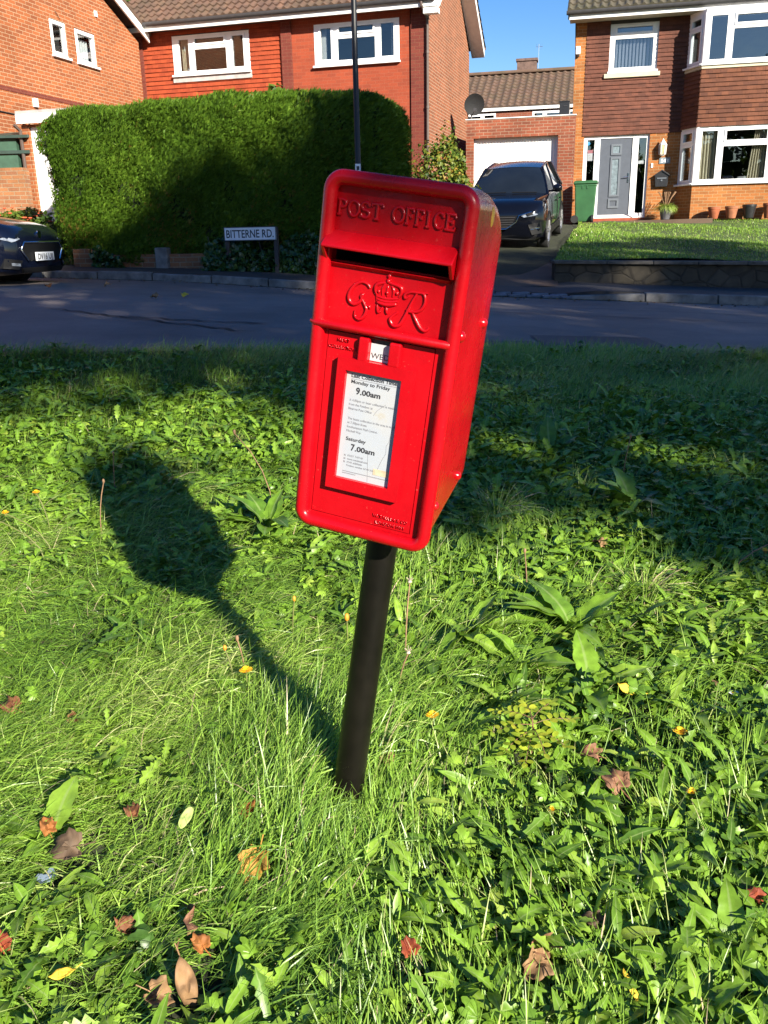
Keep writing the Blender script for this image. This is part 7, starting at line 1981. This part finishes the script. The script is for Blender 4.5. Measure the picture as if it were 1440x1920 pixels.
# the row of street trees behind the photographer that shades the far verge, the road and half the hedge
sh = np.array([math.sin(SUN_AZ), -math.cos(SUN_AZ), math.tan(SUN_EL)])
r_ = np.random.default_rng(151)
blobs = []
def shade(x, y, rad, s_=None, n=None, zg=None):
    s_ = (y + 9.5 + r_.uniform(-1.8, 1.8)) / 0.857 if s_ is None else s_
    z0 = ground_z(x, min(y, 12.5)) if zg is None else zg
    blobs.append(((x + sh[0] * s_, y + sh[1] * s_, z0 + sh[2] * s_), (rad, rad, rad * 0.72), n or int((680 if y > 12 else 540) * rad * rad)))
for y in np.arange(4.9, 20.2, 1.15):
    for x in np.arange(-5.2, 7.2, 1.25):
        X_, Y_ = x + r_.uniform(-.35, .35), y + r_.uniform(-.4, .4)
        lim = np.interp(Y_, [4.2, 5.5, 8, 11, 12.5, 14, 15.5, 16.8, 18, 20], [-0.9, -2.6, -4.4, -4.2, -4.2, -5.0, -4.9, -4.4, -3.4, -2.2])
        if X_ < lim: continue
        if Y_ > 12.8 and X_ > 2.2 and r_.uniform() < 0.42: continue
        if Y_ > 15.5 and r_.uniform() < 0.06: continue
        if Y_ > 17.8 and X_ > -1.0: continue
        shade(X_, Y_, r_.uniform(.75, 1.05))
for x, y, q in ((-.1, 4.25, .5), (.7, 4.2, .5), (1.5, 4.2, .5), (2.2, 4.3, .55), (.45, 3.45, .28), (1.1, 3.35, .22), (1.6, 3.3, .24), (1.0, 2.85, .12), (1.35, 2.75, .16), (1.6, 2.35, .18), (-1.05, 3.5, .16), (.15, 3.2, .2), (1.3, 1.75, .16), (1.15, 1.35, .14), (-2.3, 4.6, .35)):
    shade(x, y, q, n=int(60 + 420 * q * q))
trunks = [(10.4, -9.6), (14.6, -10.2), (19.0, -9.8)]
for k, (tx, ty) in enumerate(trunks):
    mine = [b_ for b_ in blobs if min(range(3), key=lambda i: abs(b_[0][0] - trunks[i][0])) == k]
    t = thing('street_tree', ['street tree nearest the post box behind the photographer', 'middle street tree behind the photographer', 'farthest right street tree behind the photographer'][k], 'tree', (tx, ty, -0.5))
    g = MB(); g.tube([(0, 0, -.3), (.06, .02, 2.2), (-.05, .05, 4.6), (.02, 0, 7.6), (0, .1, 11.5)], [.36, .29, .26, .2, .07], 12)
    PP = []
    for (c, rad, n) in mine:
        e = Vector((c[0] - tx, c[1] - ty, c[2] + .5)); st = Vector((0, 0, min(11.0, max(7.2, e.z - 1.5)))); md = st * .45 + e * .55 + Vector((0, 0, .2))
        g.tube([st, md, e], [.05, .03, .01], 6)
        PP.append(blob_pts(r_, n, (e.x, e.y, e.z), rad, .25)[0])
    g.build('trunk', M['bark'], t, smooth=60)
    P = np.concatenate(PP); m_ = len(P)
    batch('crown', IVT, r_.integers(0, 2, m_), P, frame_from(r_.normal(0, 1, (m_, 3)), r_.normal(0, 1, (m_, 3)) + np.array([0, 0, .6])), r_.uniform(.13, .22, m_), np.clip(r_.normal(.5, .2, m_), 0, 1), M['tree_leaf'], t)

# woodland across the field behind the photographer (seen only in the window panes)
r_ = np.random.default_rng(171); n = 9000
xw = r_.uniform(-75, 75, n); top = 11 + 3 * np.sin(xw * .21) + 2 * np.sin(xw * .53 + 1)
P = np.stack([xw, -55 + r_.normal(0, 2.5, n), r_.uniform(0, 1, n) ** .8 * top], 1)
tag(batch('woodland', IVT, r_.integers(0, 2, n), P, frame_from(r_.normal(0, 1, (n, 3)), r_.normal(0, 1, (n, 3)) + np.array([0, 0, .6])), r_.uniform(1.0, 2.2, n), np.clip(r_.normal(.4, .2, n), 0, 1), M['tree_leaf']), 'dark woodland far behind the photographer', 'woodland', kind='stuff')

# leaf bits drifted into the far gutter and along the pavement edge
r_ = np.random.default_rng(181); n = 420
xg = r_.uniform(-5.5, 6.5, n); yg = np.array([kerb_y(a) for a in xg]) - np.abs(r_.normal(0, .22, n)) - .03
zg = np.array([road_z(a) + 0.012 * math.sin(b_ * 0.9 + a * 0.4) for a, b_ in zip(xg, yg)]) + .012
k_ = xg < 20
tag(batch('leaf_litter', IVT, r_.integers(0, 2, n), np.stack([xg, yg, zg], 1), rots(r_.uniform(0, 6.28, n), r_.normal(.1, .25, n), r_.normal(0, .3, n)), r_.uniform(.015, .045, n), r_.uniform(0, 1, n), mat_leaf('litter_leaf', [(0, (.05, .03, .018)), (.6, (.16, .09, .04)), (1, (.30, .20, .06))], .7, .2, .1)), 'scattered leaf bits lying along the far gutter', 'leaf litter', kind='stuff')
